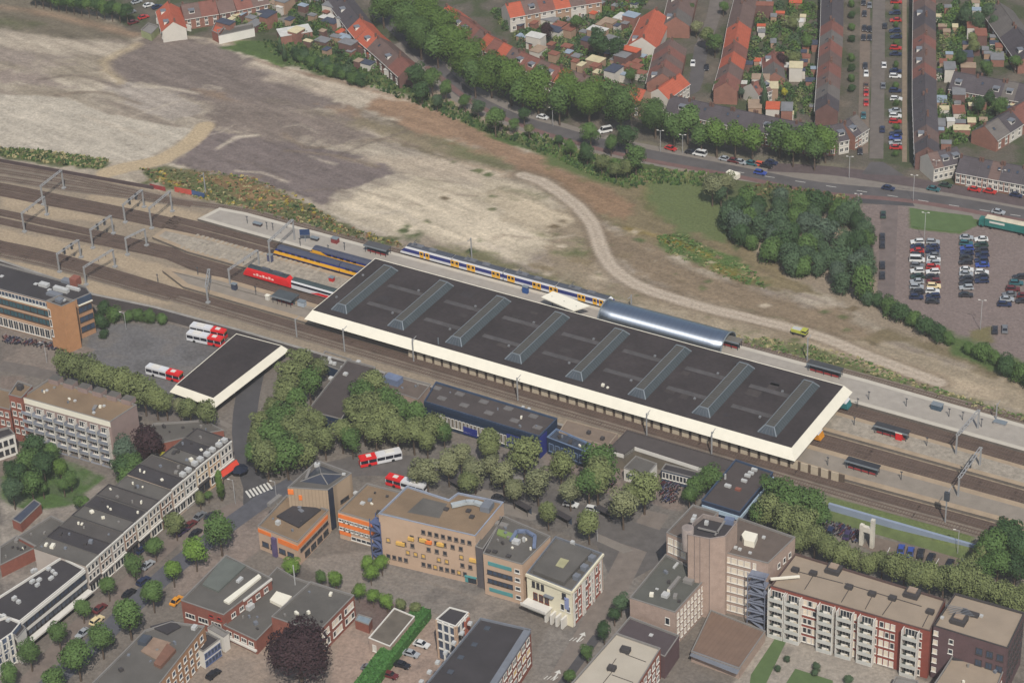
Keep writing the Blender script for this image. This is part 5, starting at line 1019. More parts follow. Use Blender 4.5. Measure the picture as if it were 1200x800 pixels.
k = MB(); a = G(806, 620, B['z1']); k.cyl(a[0], a[1], B['z1']-6, B['z1']+.6, 1.5, n=12); k.build('round_turret', mat('coping_pink_grey', (0, 0, 0)), B['root'], off=B['o'])
B = building('courtyard_deck', 'brown paved courtyard roof between the pinkish offices and the lawn', 'roof deck', [(810, 763), (866, 783), (897, 739), (833, 714)], 3.2, BKP, mat('deck_brown', (124, 102, 88), var=.1, stripe=(0, 1.2, .1)), par=.3)
rpatch(B, [(808, 768), (812, 762), (868, 782), (864, 790)], LEAD, 'roof_edge', dz=.05)
# 15 --- red and white apartments lower right
B = building('apartment_block', 'long red brick apartment block with white balconies and a beige gravel roof', 'apartment building', [(903, 686), (1090, 739), (1108, 702), (932, 648)], 14.8, mat('brick_bright_red', (140, 74, 62), var=.12, scale=.5), RFL, cope=mat('coping_dark', (92, 74, 70)))
F = ((903, 686), (1090, 739)); A, D, d, n = edge(B, *F); ln = (D-A).length; rz = math.atan2(d.y, d.x)
bb = MB(); W_ = 3.9; bb.box(-W_/2, -1.8, -.15, W_/2, 0, .05, 0); bb.box(-W_/2, -1.85, .05, W_/2, -1.72, .95, 1); bb.box(-W_/2-.1, -1.8, -.15, -W_/2+.1, 0, 2.5, 0); bb.box(W_/2-.1, -1.8, -.15, W_/2+.1, 0, 2.5, 0)
bb.box(-1.6, -1.2, .05, -.9, -.6, .7, 2); bb.box(.3, -1.4, .05, 1.5, -.8, .5, 3)
BAL = [bb.mesh('balcony', [FRW, mat('balcony_pale', (196, 196, 190), rough=.4, var=.12), mat('furn_a', (60, 66, 60)), mat('furn_b', (196, 184, 160))])]
wbig = winmesh(W_*.86, 2.1, FRW, GLASS, 3)
cs = [.045, .145, .30, .405, .52, .655 if 0 else .62, .80, .93]; cs = [.02, .125, .335, .455, .59, .86]; wn_ = [.075, .185, .215, .245, .275, .395, .525, .655, .695, .73, .765, .93]
for r__ in range(5):
    z = 14.8-3.2-r__*2.85
    for u in cs:
        p = A+d*ln*(u+.03)
        if u > .95 or u < 0: continue
        inst('balcony', BAL[0], B['root'], (p.x-B['o'][0], p.y-B['o'][1], z), rz); q = p+n*.03; inst('window', wbig, B['root'], (q.x-B['o'][0], q.y-B['o'][1], z+1.15), rz)
    for u in wn_:
        q = A+d*ln*(u+.01)+n*.03; inst('window', winmesh(1.15, 1.8, FRW, BLIND if rnd.random() < .6 else GLASS, 0), B['root'], (q.x-B['o'][0], q.y-B['o'][1], z+1.1), rz)
for x, y in ((977, 669), (1069, 697)): rbox(B, (x, y), 3.6, 3.2, 1.2, FRD, 'stair_hatch', mt=None); rbox(B, (x, y-1.2), 2.2, 2.0, 1.5, mat('hatch_tan', (160, 140, 122)), 'hatch_lid')
for x, y in ((932, 669), (953, 673), (995, 689), (1022, 697), (1046, 702), (1090, 718)): rbox(B, (x, y), 1.8, 1.3, 1.0, FRD, 'roof_vent')
k = MB(); zz = B['zr']+.12
for a, b_ in (((934, 669), (988, 683)), ((990, 683), (1046, 700)), (((1050, 701)), (1080, 710)), ((953, 674), (943, 690)), ((995, 690), (986, 705)), ((1022, 698), (1014, 713)), ((1046, 703), (1034, 720)), ((1088, 720), (1081, 734))): k.bar((*G(*a, zz), zz), (*G(*b_, zz), zz), .14)
k.build('lightning_cable', FRD, B['root'], off=B['o'])
k = MB(); a = (*G(903, 678, B['z1']+.4), B['z1']+.4); b_ = (*G(937, 675, B['z1']+.4), B['z1']+.4); k.bar(a, b_, .7, .4); k.build('roof_beam', WF, B['root'], off=B['o'])
B = building('end_bay', 'white balcony stack with pink awning at the left end of the red apartment block', 'apartment building', [(900, 688), (907, 690), (914, 684), (908, 681)], 13.0, FRW, mat('awning_pink', (222, 180, 166)), par=.1)
# 16, 17
B = building('apartment_block', 'dark purple brick apartment block with a beige roof at the right edge', 'apartment building', [(1094, 732.5), (1181, 759), (1201, 717.5), (1119, 694.5)], 16.0, BKD, RFL, cope=FRD)
F = ((1094, 732.5), (1181, 759)); fac(B, *F, 3, [3.5, 7], 1.7, 1.9, FRD, GLASSB, .56, .98, 1); fac(B, *F, 1, [2, 4.8, 7.6, 10.4, 13.2], 1.2, 1.4, FRW, BLIND, .0, .08, 0); fac(B, *F, 1, [3.2, 6.2], 1.2, 1.4, FRW, GLASS, .2, .3, 0); fac(B, (1181, 759), (1201, 717.5), 6, [2.5, 5.5, 8.5, 11.5], 1.2, 1.7, FRD, GLASS, .04, .96, 0)
rbox(B, (1124, 728), 3.6, 3.2, 1.2, FRD, 'stair_hatch'); rbox(B, (1124, 726.5), 2.2, 2.0, 1.5, mat('hatch_tan', (0, 0, 0)), 'hatch_lid'); rbox(B, (1137, 720), 4.2, 1.2, .9, FRD); rdots(B, [(1104, 724), (1150, 722)], 1, .6)
k = MB(); zz = B['zr']+1.6
for i in range(5): k.bar((*G(1108+i*1.2, 708+i*2.2, zz), zz), (*G(1134+i*2, 713+i*2.0, zz), zz), .1)
k.build('roof_rails', LEAD, B['root'], off=B['o'])
B = building('low_block', 'lower red brick block with a pale gravel roof in front of the dark purple flats', 'apartment building', [(1104, 787), (1118, 765), (1177, 783), (1162, 822), (1085, 815)], 8.5, BKR, RFL, cope=COPE); rbox(B, (1126, 771), 4, 2, .3, RFD); clutter(B, 5)
fac(B, (1177, 783), (1162, 822), 3, [2.5, 5.5], 1.2, 1.6, FRW, GLASS, .1, .9, 0)
B = building('entrance_canopy', 'small white-edged canopy roof in front of the red apartments at the bottom', 'canopy', [(1043, 806), (1050, 792), (1076, 797), (1076, 812)], 3.4, FRW, COPE)
# 18 --- pale roof bottom centre-right
B = building('apartment_block', 'building with a pale cream membrane roof and brick window side at the bottom', 'apartment building', [(652, 820), (722, 741), (774, 759), (732, 826)], 9.5, BKR, RFW, cope=COPE)
F2 = ((774, 759), (732, 826)); fac(B, *F2, 8, [2.2, 5.2, 8], 1.6, 1.7, FRW, GLASSB, .03, .97, 1); rbox(B, (733, 763), 1.6, 2.4, 1.2, FRD, 'roof_vent'); rbox(B, (717, 784), 1.6, 2.0, 1.0, FRD, 'roof_vent'); k = MB(); zz = B['zr']+.1
for a, b_ in (((733, 766), (757, 775)), ((717, 790), (742, 799)), ((717, 787), (705, 802)), ((722, 771), (712, 786))): k.bar((*G(*a, zz), zz), (*G(*b_, zz), zz), .12)
k.build('lightning_cable', FRD, B['root'], off=B['o'])
B = building('office_wing', 'dark brown flat-roofed link between the pale roof and the pinkish offices', 'building', [(722, 741), (738, 722), (796, 744), (779, 769)], 7.0, BKD, mat('roof_violet_brown', (84, 74, 76), var=.1), cope=COPE); rdots(B, [(763, 744)], 1.2, .3)
# 19-23 --- station buildings on the street side
DB = mat('dark_blue_cladding', (28, 46, 70), var=.1, k=.85); BBL = mat('bright_blue_cladding', (30, 42, 118), var=.08, k=.9)
B = building('station_building', 'long dark-roofed blue building with square roof patches below the tracks', 'station building', [(497, 470), (632, 511), (653, 490), (511, 447)], 7.5, DB, mat('roof_brown_dark', (78, 70, 68), var=.15, scale=.2), cope=mat('coping_blue_dark', (60, 76, 100)))
for p in ((512, 455), (539, 462), (567, 471), (596, 479), (625, 488), (518, 467), (544, 475), (573, 484), (603, 493), (630, 501)): rbox(B, p, 2.6, 1.7, .25, mat('patch_grey', (112, 108, 106)), 'roof_hatch')
F = ((497, 470), (632, 511)); fac(B, *F, 26, [4.6], 1.0, 3.0, FRW, mat('glass_brownish', (120, 112, 100), rough=.4), .1, .95, 0); fband(B, *F, .9, 1.3, DB, 0, 1, .3); fband(B, *F, 4.5, 4.2, BBL, .72, .86, .25, 'blue_wall'); fband(B, *F, 5.6, 2.4, BBL, .34, .46, .25, 'blue_wall'); fband(B, (632, 511), (653, 490), 4, 7, BBL, .0, .4, .1, 'blue_wall'); rdots(B, [(613, 478), (620, 480)], 1.0, .7); clutter(B, 5)
B = building('station_building', 'dark flat roof half hidden by plaza trees with blue walls beneath', 'station building', [(360, 481), (400, 491), (440, 430), (407, 421)], 5.6, DB, mat('roof_brown_dark', (0, 0, 0))); rdots(B, [(388, 444), (405, 439), (420, 425)], 1.5, .8); fac(B, (360, 481), (400, 491), 6, [3], 1.5, 3, FRD, GLASSB, .02, .98, 0)
B = building('low_station_annex', 'grey low annex with white roof objects beside the tracks above the plaza trees', 'annex', [(372, 424), (404, 436), (412, 421), (381, 411)], 3.4, DB, RFG); clutter(B, 8, [UNT, COPE, LEAD])
B = building('low_station_annex', 'brown-grey low roof between the two dark station roofs', 'annex', [(440, 452), (490, 468), (505, 450), (452, 436)], 4.0, BKP, mat('roof_brown_felt', (0, 0, 0))); rbox(B, (461, 448), 5, 3.0, 2.0, mat('duct_blue', (0, 0, 0))); clutter(B, 5)
B = building('blue_pavilion', 'small blue pavilion with lined dark roof right of the long blue building', 'station building', [(641, 512), (686, 529), (693, 520), (652, 502)], 5.6, DB, mat('roof_lined', (64, 70, 82), stripe=(0, 1.4, .3)), cope=mat('coping_light_blue', (110, 130, 160))); fac(B, (641, 512), (686, 529), 6, [3], 1.6, 2.6, mat('coping_light_blue', (0, 0, 0)), GLASSB, .03, .97, 0); clutter(B, 4)
B = building('walkway_roof', 'brown walkway roof with pale edge between the tracks and the blue pavilion', 'walkway', [(655, 506), (712, 523), (724, 508), (664, 492)], 5.4, BKP, mat('roof_walkway', (128, 112, 98), var=.12), cope=RFL, par=.1); rdots(B, [(690, 508), (706, 515)], 1.0, .9, FRD)
B = building('station_entrance', 'L-shaped grey roof with white fascia in front of the ribbed platform wall', 'station building', [(712, 527), (731, 532), (744, 523), (828, 550), (850, 551), (860, 540), (735, 504)], 5.2, mat('glass_brownish', (0, 0, 0)), mat('roof_taupe', (80, 73, 71), var=.14, scale=.3), cope=mat('roof_taupe', (0, 0, 0)), par=.1)
for a_, b_ in (((712, 527), (731, 532)), ((731, 532), (744, 523)), ((744, 523), (828, 550))): fband(B, a_, b_, .6, 1.2, FRW, 0, 1, .2, 'white_fascia')
B = building('station_kiosk', 'small grey-roofed white kiosk below the L-shaped station roof', 'kiosk', [(731, 548), (757, 557), (770, 543), (745, 534)], 4.2, FRW, RFG, par=.2)
fband(B, (731, 548), (757, 557), 2.2, 1.2, GLASSB, .1, .9, .1, 'window_strip')
B = building('glazed_hall', 'row of glass doors and low roof beneath the L-shaped station roof', 'station building', [(775, 550), (826, 563), (832, 556), (780, 543)], 4.0, GLASSB, RFD, par=.2); fac(B, (775, 550), (826, 563), 12, [1.6], 1.0, 2.0, FRW, GLASS, .02, .98, 0)
B = building('signal_building', 'dark flat-roofed block with pale blue band by the right end of the station roof', 'station building', [(822, 586), (867, 600), (906, 553), (862, 538)], 7.5, mat('navy_wall', (44, 54, 76)), mat('roof_brown_dark', (0, 0, 0)), cope=mat('coping_blue_dark', (0, 0, 0)))
fband(B, (822, 586), (867, 600), 1.9, 1.2, mat('pale_blue_strip', (170, 190, 206)), .02, 1, .3); fband(B, (867, 600), (906, 553), 1.9, 1.0, mat('pale_blue_strip', (0, 0, 0)), 0, 1, .3); fac(B, (822, 586), (867, 600), 7, [4.6], 1.3, 2, FRW, GLASS, .02, .98, 0)
for p in ((884, 551), (880, 555), (876, 558), (872, 564)): rbox(B, p, 2.0, 1.0, .8, WF)
rbox(B, (853, 570), 2.2, 1.2, .8, WF); rbox(B, (850, 561), .5, .5, 2, WF); rbox(B, (865, 574), 1.5, 1, .6, BKR)
# odd blocks at the left edge
B = building('town_house', 'white-fronted building with dark roof at the left edge below the balcony flats', 'house', [(-20, 521), (17, 508), (10, 500), (-30, 510)], 7, FRW, RFD); fac(B, (-20, 521), (17, 508), 5, [2, 5], 1.2, 1.6, FRD, GLASS)
B = building('brick_house', 'brown brick building at the left edge above the garden', 'house', [(-30, 470), (12, 480), (14, 458), (-30, 448)], 9, BKR, RFB); fac(B, (-30, 470), (12, 480), 6, [2, 5], 1.2, 1.6); clutter(B, 5)
B = building('garden_shed', 'long dark blue-grey shed roof beside the garden at lower left', 'shed', [(14, 608), (24, 613), (48, 590), (40, 585)], 3.0, BKR, mat('shed_roof_dark', (70, 76, 92)), par=.1)
# concrete gate at the car park right
t = empty('concrete_frame', (*G(1018, 640, S), S), 0, 'white H-shaped concrete frame sculpture beside the small car park', 'sculpture'); k = MB()
k.box(-2.6, -.5, 0, -1.6, .5, 6.5); k.box(.4, -.5, 0, 1.4, .5, 9.0); k.box(-1.6, -.5, 4.6, .4, .5, 6.2); k.build('frame', mat('concrete_white', (206, 200, 186), k=.85), t)
# ================================================================== HOUSES NORTH OF THE RAILWAY
RC = {'o': mat('tiles_orange', (178, 92, 68), var=.12, scale=.5, stripe=(2, .5, .12), tint=.06), 'r': mat('tiles_red_brown', (128, 84, 74), var=.14, scale=.5, stripe=(2, .5, .12), tint=.08),
      'b': mat('tiles_brown', (110, 90, 84), var=.14, scale=.5, stripe=(2, .5, .12), tint=.08), 'd': mat('tiles_dark', (82, 76, 80), var=.14, scale=.5, stripe=(2, .5, .12), tint=.08), 'g': mat('tiles_grey', (108, 102, 98), var=.14, scale=.5, stripe=(2, .5, .12), tint=.08)}
RN = {'o': 'bright orange tiled', 'r': 'red-brown tiled', 'b': 'brown tiled', 'd': 'dark grey tiled', 'g': 'weathered grey tiled'}
WC = [mat('house_brick', (146, 104, 90), var=.14, scale=.5), mat('house_brick_dark', (112, 84, 78), var=.14), mat('house_white', (206, 200, 190), var=.06), mat('house_tan', (168, 140, 118), var=.1)]
CHM = MB().box(-.34, -.34, -1.0, .34, .34, .9).mesh('chimney', [mat('chimney_brown', (112, 84, 74))]); HM = {}
def house(a, b_, hr, dep, rc, wc, lab, group, i, cat='terraced house', dorm=None):
    """one house of a terrace: a, b_ are the ridge ends (world)"""
    a, b_ = Vector(a), Vector(b_); w = (b_-a).length; d = (b_-a)/w; c = (a+b_)/2; rz = math.atan2(d.y, d.x)
    key = (round(w, 1), hr, dep, rc, wc.name)
    if key not in HM:
        he = hr-dep*.36; W2, D2 = w/2-.02, dep/2
        m1 = MB(); m1.box(-W2, -D2, 0, W2, D2, he, bottom=False)
        for s in (-1, 1): m1.face([(s*W2, -D2, he), (s*W2, D2, he), (s*W2, 0, hr-.08)][::s])
        m2 = MB(); e_ = .35; zz = he-e_*.72
        for s in (-1, 1): m2.face([(-W2-.01, s*(D2+e_), zz), (W2+.01, s*(D2+e_), zz), (W2+.01, 0, hr), (-W2-.01, 0, hr)][::-s]); 
        m2.box(-W2-.01, -D2-e_-.1, zz-.15, W2+.01, -D2-e_, zz+.05, 1)
        m2.bar((-W2, 0, hr+.03), (W2, 0, hr+.03), .22)
        HM[key] = (m1.mesh('wall', [wc]), m2.mesh('roof', [RC[rc], FRW]), he)
    mw, mr_, he = HM[key]
    t = empty('terraced_house', (c.x, c.y, 0), rz, lab, cat, group); inst('wall', mw, t); r_o = inst('roof', mr_, t)
    inst('chimney', CHM, t, (w*.38*(1 if i % 2 else -1), rnd.choice([-.5, .6]), hr))
    wmh = winmesh(1.3, 1.5, FRW, GLASS, 1)
    for z in (1.6, he-1.1):
        for x in (-w*.25, w*.25): inst('window', wmh, t, (x, -dep/2-.02, z)); 
    if dorm is None: dorm = rnd.random() < .35
    if dorm:
        k = ('dorm',)
        if k not in HM: q = MB(); q.box(-1.1, 0, 0, 1.1, 2.2, 1.25, 0); q.box(-.9, -.04, .3, .9, 0, 1.05, 1); q.box(-1.2, -.15, 1.25, 1.2, 2.3, 1.4, 2); HM[k] = q.mesh('dormer', [FRW, GLASS, LEAD])
        inst('dormer', HM[k], t, (rnd.uniform(-.1, .1)*w, -dep*.36, he+dep*.36*.28))
    if rnd.random() < .5: inst('roof_window', winmesh(.9, 1.2, FRD, GLASSB, 0, False), t, (rnd.uniform(-.3, .3)*w, -dep*.2, he+dep*.36*.62)).rotation_euler = (R(-54), 0, 0)
    return t
def terrace(rp, hr, dep, n, cols, desc, walls=(0, 0, 1), group=None, order='left', flip=False, cat='terraced house', dorm=None):
    L_ = [Vector(G(x, y, hr)) for x, y in rp]; sg = [(b_-a).length for a, b_ in zip(L_, L_[1:])]; T = sum(sg)
    def at(t):
        t *= T
        for i, s in enumerate(sg):
            if t <= s or i == len(sg)-1: return L_[i].lerp(L_[i+1], t/s)
            t -= s
    for i in range(n):
        a, b_ = at(i/n), at((i+1)/n)
        if flip: a, b_ = b_, a
        rc = cols[i % len(cols)]
        house(a, b_, hr, dep, rc, WC[walls[i % len(walls)]], '%s house, %s from the %s in %s' % (RN[rc], ORD[i], order, desc), 'houses in '+desc, i, cat, dorm)
terrace([(524, 6), (577, 44), (624, 66), (662, 81), (707, 94), (757, 106)], 8.6, 9.5, 21, 'oorrrborobrrbrobborro', 'the diagonal terrace behind the avenue', (0, 1, 3), dorm=None)
terrace([(388, -22), (428, 30), (452, 50), (481, 76)], 8.2, 9.5, 9, 'ddddoobbr', 'the terrace above the yard corner hedge', order='top', group=1)
terrace([(212, 6), (262, -2), (310, -12)], 8.2, 10, 5, 'brbrb', 'the brown terrace at the very top left')
terrace([(196, 2), (203, 26)], 7.8, 9, 2, 'oo', 'the gabled pair beside the yard corner', (2,), order='top')
terrace([(592, 5), (640, -4), (700, -14)], 9.5, 9.5, 6, 'obrobr', 'the row at the top centre edge', (2, 3))
terrace([(768, 10), (752, 44)], 8.5, 11, 4, 'oooo', 'the row right of the white sheds', (2,), order='top')
terrace([(786, 45), (776, 86)], 8.5, 11, 5, 'brbrb', 'the row left of the narrow street', order='top')
terrace([(771, 104), (797, 86)], 8.5, 8, 3, 'ooo', 'the row at the street corner', (2, 0))
terrace([(802, -22), (792, 20)], 8.5, 10, 4, 'bbbg', 'the row at the top edge', order='top')
terrace([(786, 112), (862, 128), (918, 140), (962, 148)], 8.8, 10, 14, 'dddddddddddddd', 'the terrace behind the lime trees', (0, 3, 2), dorm=None)
terrace([(962, 148), (985, 146), (1004, 134)], 8.8, 10, 4, 'dddg', 'the corner terrace by the parking street', (0, 2))
terrace([(877, -20), (867, 20), (860, 60), (850, 97)], 8.4, 8.2, 10, 'bbbboorobr', 'the row right of the narrow street', order='top', dorm=False)
terrace([(976, -22), (975, 30), (972, 75), (969, 122)], 8.6, 7.6, 12, 'bdddrgrbrbgd', 'the row left of the parking street', order='top', dorm=False)
terrace([(1084, -25), (1083.5, 60), (1084, 110), (1087, 172)], 8.6, 7.6, 17, 'brbddbrbbrdddddbd', 'the row right of the parking street', (1, 2), order='top', dorm=None)
terrace([(1087, 180), (1122, 172)], 8.4, 9, 3, 'bdd', 'the corner row at the junction', (2,))
terrace([(1118, 84), (1210, 100)], 8.4, 11, 6, 'ddddgd', 'the wide row at upper right')
terrace([(1126, 182), (1215, 198)], 8.2, 10, 7, 'dddbddd', 'the row facing the main road', (0, 2))
terrace([(1154, 148), (1215, 110)], 8.0, 10, 4, 'gdrg', 'the diagonal row near the right edge', (0, 2))
terrace([(1170, 2), (1212, 60)], 8.4, 11, 4, 'ggdd', 'the row at the top right corner', order='top')
terrace([(880, 98), (896, 92)], 7.5, 8, 2, 'rb', 'the pair beside the dark conifer', (2,))
terrace([(905, 60), (908, 85)], 6.5, 7, 2, 'rg', 'the small pair by the copper tree', order='top')
# --- sheds, garages and extensions in the gardens
SH = {}
SC = [('white', (206, 204, 198)), ('grey', (128, 128, 130)), ('tan', (162, 140, 120)), ('red-brown', (142, 92, 76)), ('dark', (82, 80, 84)), ('pale blue', (150, 164, 178)), ('cream', (208, 196, 160)), ('orange', (196, 96, 66))]
SHN = {}
def shed(p, sx, sy, h, rz, ci, where, z=0.0):
    nm, c = SC[ci]; SHN[(ci, where)] = SHN.get((ci, where), -1)+1; od = ORD[SHN[(ci, where)]]; a = G(*p, z+h); t = empty('garden_shed', (a[0], a[1], z), rz, '%s %s roofed shed from the left %s' % (od, nm, where), 'shed', 'sheds and extensions '+where)
    MB().box(-sx/2, -sy/2, 0, sx/2, sy/2, h).build('wall', WC[(ci*7+int(sx*10)) % 4], t); MB().box(-sx/2-.15, -sy/2-.15, h, sx/2+.15, sy/2+.15, h+.18).build('roof', mat('shed_roof_'+nm.replace(' ', '_'), c, var=.15), t)
ZON = [([(330, -10), (400, -10), (440, 55), (470, 85), (400, 70), (340, 38)], 34, 'in the back yards at top left'), ([(245, 0), (330, 2), (330, 30), (262, 35)], 14, 'near the brown terrace at top left'),
 ([(570, 10), (640, 14), (740, 30), (760, 60), (770, 95), (700, 88), (620, 58)], 44, 'in the gardens behind the diagonal terrace'), ([(640, -10), (760, -10), (740, 30), (650, 12)], 18, 'at the top edge beyond the gardens'),
 ([(868, 0), (955, 0), (958, 130), (905, 135), (880, 120), (866, 95)], 40, 'in the gardens between the two north-south rows'), ([(1096, 0), (1165, 0), (1180, 70), (1115, 80), (1098, 90)], 26, 'in the gardens right of the parking street'),
 ([(1098, 100), (1200, 112), (1160, 150), (1120, 170), (1100, 165)], 22, 'in the gardens behind the junction')]
GA = math.atan2(G(600, 30)[1]-G(560, 20)[1], G(600, 30)[0]-G(560, 20)[0])
def inpoly(x, y, P_):
    c = False
    for i in range(len(P_)):
        a, b_ = P_[i], P_[i-1]
        if (a[1] > y) != (b_[1] > y) and x < (b_[0]-a[0])*(y-a[1])/(b_[1]-a[1])+a[0]: c = not c
    return c
def scatter(P_, n, dmin, rs, ky=.6):
    out = []; t = 0; xs = [p[0] for p in P_]; ys = [p[1] for p in P_]
    while len(out) < n and t < n*60:
        t += 1; x, y = rs.uniform(min(xs), max(xs)), rs.uniform(min(ys), max(ys))
        if inpoly(x, y, P_) and all(math.hypot(x-a, (y-b_)/ky) > dmin for a, b_ in out): out.append((x, y))
    return out
rs = random.Random(21)
vert = math.atan2(G(1050, 50)[1]-G(1050, 150)[1], G(1050, 50)[0]-G(1050, 150)[0])
for P_, n, wh in ZON:
    for x, y in sorted(scatter(P_, n, 8, rs)):
        big = rs.random() < .3; shed((x, y), rs.uniform(2.0, 3.8)+big*3, rs.uniform(1.8, 3.2)+big*1.5, rs.uniform(2.3, 3.2)+(2.2 if big and rs.random() < .4 else 0), (vert if x > 850 else GA)+rs.choice([0, 0, .05, math.pi/2]), rs.choice([0, 1, 1, 1, 2, 3, 3, 4, 4, 4, 5, 6, 7 if x < 1000 else 3]), wh)
shed((323+22, 36), 12, 7, 3.4, GA+.9, 0, 'alone on the grass strip')
B = building('warehouse', 'long low shed with white wall beside the cleared yard at top left', 'shed', [(256, 42), (298, 33), (296, 27), (254, 35)], 3.5, FRW, RFG, base=0.0); B = building('warehouse', 'orange roofed hut at the end of the long white wall', 'shed', [(248, 36), (256, 40), (263, 32), (252, 27)], 3.8, BKR, RC['o'], base=0.0)
B = building('site_cabin', 'grey and green site cabin at the tip of the dark yard', 'cabin', [(165, 35), (177, 40), (186, 31), (174, 27)], 3.0, mat('cabin_green', (150, 156, 116)), COPE, base=0.0)
k = MB(); l, r = ribbon([G(184, 28), G(224, 37)], .2, .2); k.prism([r[0], r[1], l[1], l[0]], 0, 2.4); tag(k.build('garden_wall', FRW), 'white wall in front of the gabled pair at the yard corner', 'wall')
k = MB(); l, r = ribbon([G(298, 33), G(345, 24)], .2, .2); k.prism([r[0], r[1], l[1], l[0]], 0, 2.0); tag(k.build('garden_wall', COPE), 'long grey wall continuing right of the white warehouse', 'wall')
# ================================================================== VEGETATION
LK = {'lime': (82, 108, 52), 'green': (78, 104, 58), 'deep': (56, 80, 50), 'olive': (104, 115, 76), 'dark': (70, 92, 68), 'copper': (54, 38, 44), 'blue': (78, 96, 82), 'yellow': (168, 164, 60), 'grey': (116, 122, 92), 'round': (96, 126, 56), 'hedge': (66, 108, 56)}
LM = {k_: leafmat('leaves_'+k_, v) for k_, v in LK.items()}; LM['hedge'] = leafmat('leaves_hedge_flat', LK['hedge'], crown=0)
LG = {k_: leafmat('greenery_'+k_, LK[k_], crown=0) for k_ in ('green', 'deep', 'olive', 'lime', 'dark')}
BARK = mat('bark', (92, 78, 66), var=.2)
def crown_mesh(seed, kind, shape='round', n=2600, ls=1.0):
    """many small leaf clumps spread over overlapping lobes"""
    rg = np.random.RandomState(seed); lob = []
    for i in range(11):
        a = rg.uniform(0, 2*math.pi); rr = rg.uniform(.2, .6); lob.append((rr*math.cos(a), rr*math.sin(a), rg.uniform(-.4, .55), rg.uniform(.28, .48)))
    lob += [(0, 0, 0, .66), (0, 0, .42, .44)]
    if shape == 'column': lob = [(rg.uniform(-.25, .25), rg.uniform(-.25, .25), z, .42) for z in np.linspace(-.8, .7, 7)]
    if shape == 'cone': lob = [(0, 0, z, .62-.5*(z+.8)/1.7) for z in np.linspace(-.8, .9, 9)]
    lob = np.array(lob); w = lob[:, 3]**2; L_ = lob[rg.choice(len(lob), n, p=w/w.sum())]
    v = rg.normal(size=(n, 3)); v /= np.linalg.norm(v, axis=1)[:, None]; up = rg.rand(n) < .55; v[up, 2] = np.abs(v[up, 2])
    rad = L_[:, 3]*np.where(rg.rand(n) < .8, rg.uniform(.8, 1.1, n), rg.uniform(.3, .8, n)); p = L_[:, :3]+v*rad[:, None]
    nr = v+rg.normal(size=(n, 3))*.5; nr /= np.linalg.norm(nr, axis=1)[:, None]
    t = np.cross(nr, rg.normal(size=(n, 3))); t /= np.linalg.norm(t, axis=1)[:, None]; u = np.cross(nr, t); s_ = (rg.uniform(.028, .052, n)*ls)[:, None]
    q = np.stack([p-t*s_-u*s_*.8, p+t*s_*.9-u*s_, p+t*s_+u*s_*.9, p-t*s_*.8+u*s_], 1).reshape(-1, 3)
    me = bpy.data.meshes.new('crown'); me.vertices.add(4*n); me.vertices.foreach_set('co', q.astype(np.float32).ravel()); me.loops.add(4*n); me.loops.foreach_set('vertex_index', np.arange(4*n, dtype=np.int32))
    me.polygons.add(n); me.polygons.foreach_set('loop_start', np.arange(0, 4*n, 4, dtype=np.int32)); me.polygons.foreach_set('loop_total', np.full(n, 4, np.int32)); me.update(); me.materials.append(LM[kind]); return me
CR = {}
def trunk_mesh():
    mb = MB(); mb.cyl(0, 0, 0, 1.0, .05, .028, 6)
    for a in range(5): an = a*1.3; mb.bar((0, 0, .55+.07*a), (.3*math.cos(an), .3*math.sin(an), .95+.05*a), .022)
    return mb.mesh('trunk', [BARK])
TM = trunk_mesh()
def tree(p, rpx, kind, lab, group=None, base=0.0, shape='round', hk=1.0, name='tree', cat='tree', trunk=True):
    """p = centre of the crown in the photo; rpx its radius in photo pixels"""
    r = rpx/3.75*(1.08 if shape == 'round' else 1.0); rz_ = r*hk*(1.0 if shape == 'round' else 1.9 if shape in ('column', 'cone') else .9); H = (rz_*2+min(3.2, r*.75)) if trunk else rz_*1.75; zc = base+H-rz_
    a = G(p[0], p[1], zc)
    if base == 0.0 and trunk is not None and level(*a) < -1: pass
    t = empty(name, (a[0], a[1], base), rnd.uniform(0, 6.28), lab, cat, group)
    big = r > 6; key = (rnd.randrange(4 if not big else 1), kind, shape, big)
    if key not in CR: CR[key] = crown_mesh(key[0]*31+len(kind), kind, shape, 9000 if big else 2600, .6 if big else 1.0)
    inst('crown', CR[key], t, (0, 0, zc-base), 0, (r*rnd.uniform(.98, 1.12), r*rnd.uniform(.98, 1.12), rz_*1.08))
    inst('trunk', TM, t, (0, 0, 0), 0, (max(4.0, r*1.3), max(4.0, r*1.3), max(.6, zc-base+rz_*.3)))
    return t
def trees(lst, desc, word='tree', base=0.0, order='left', gs=1.0, **kw):
    cn = {'lime': 'lime green', 'green': 'mid green', 'deep': 'deep green', 'olive': 'olive green', 'dark': 'dark green', 'copper': 'dark copper-leaved', 'blue': 'blue-grey', 'yellow': 'yellow-green', 'grey': 'grey-green', 'round': 'neat round'}
    for i, q in enumerate(lst):
        x, y, r, k_ = q[:4]; sh = q[4] if len(q) > 4 else 'round'; tree((x, y), r*gs, k_, '%s %s, %s from %s %s' % (cn[k_], word, ORD[i] if i < len(ORD) else 'one', order, desc), desc and word+'s '+desc, base, sh, cat=kw.get('cat', 'tree'), name=kw.get('name', 'tree'), trunk=kw.get('trunk', True), hk=kw.get('hk', 1.0))
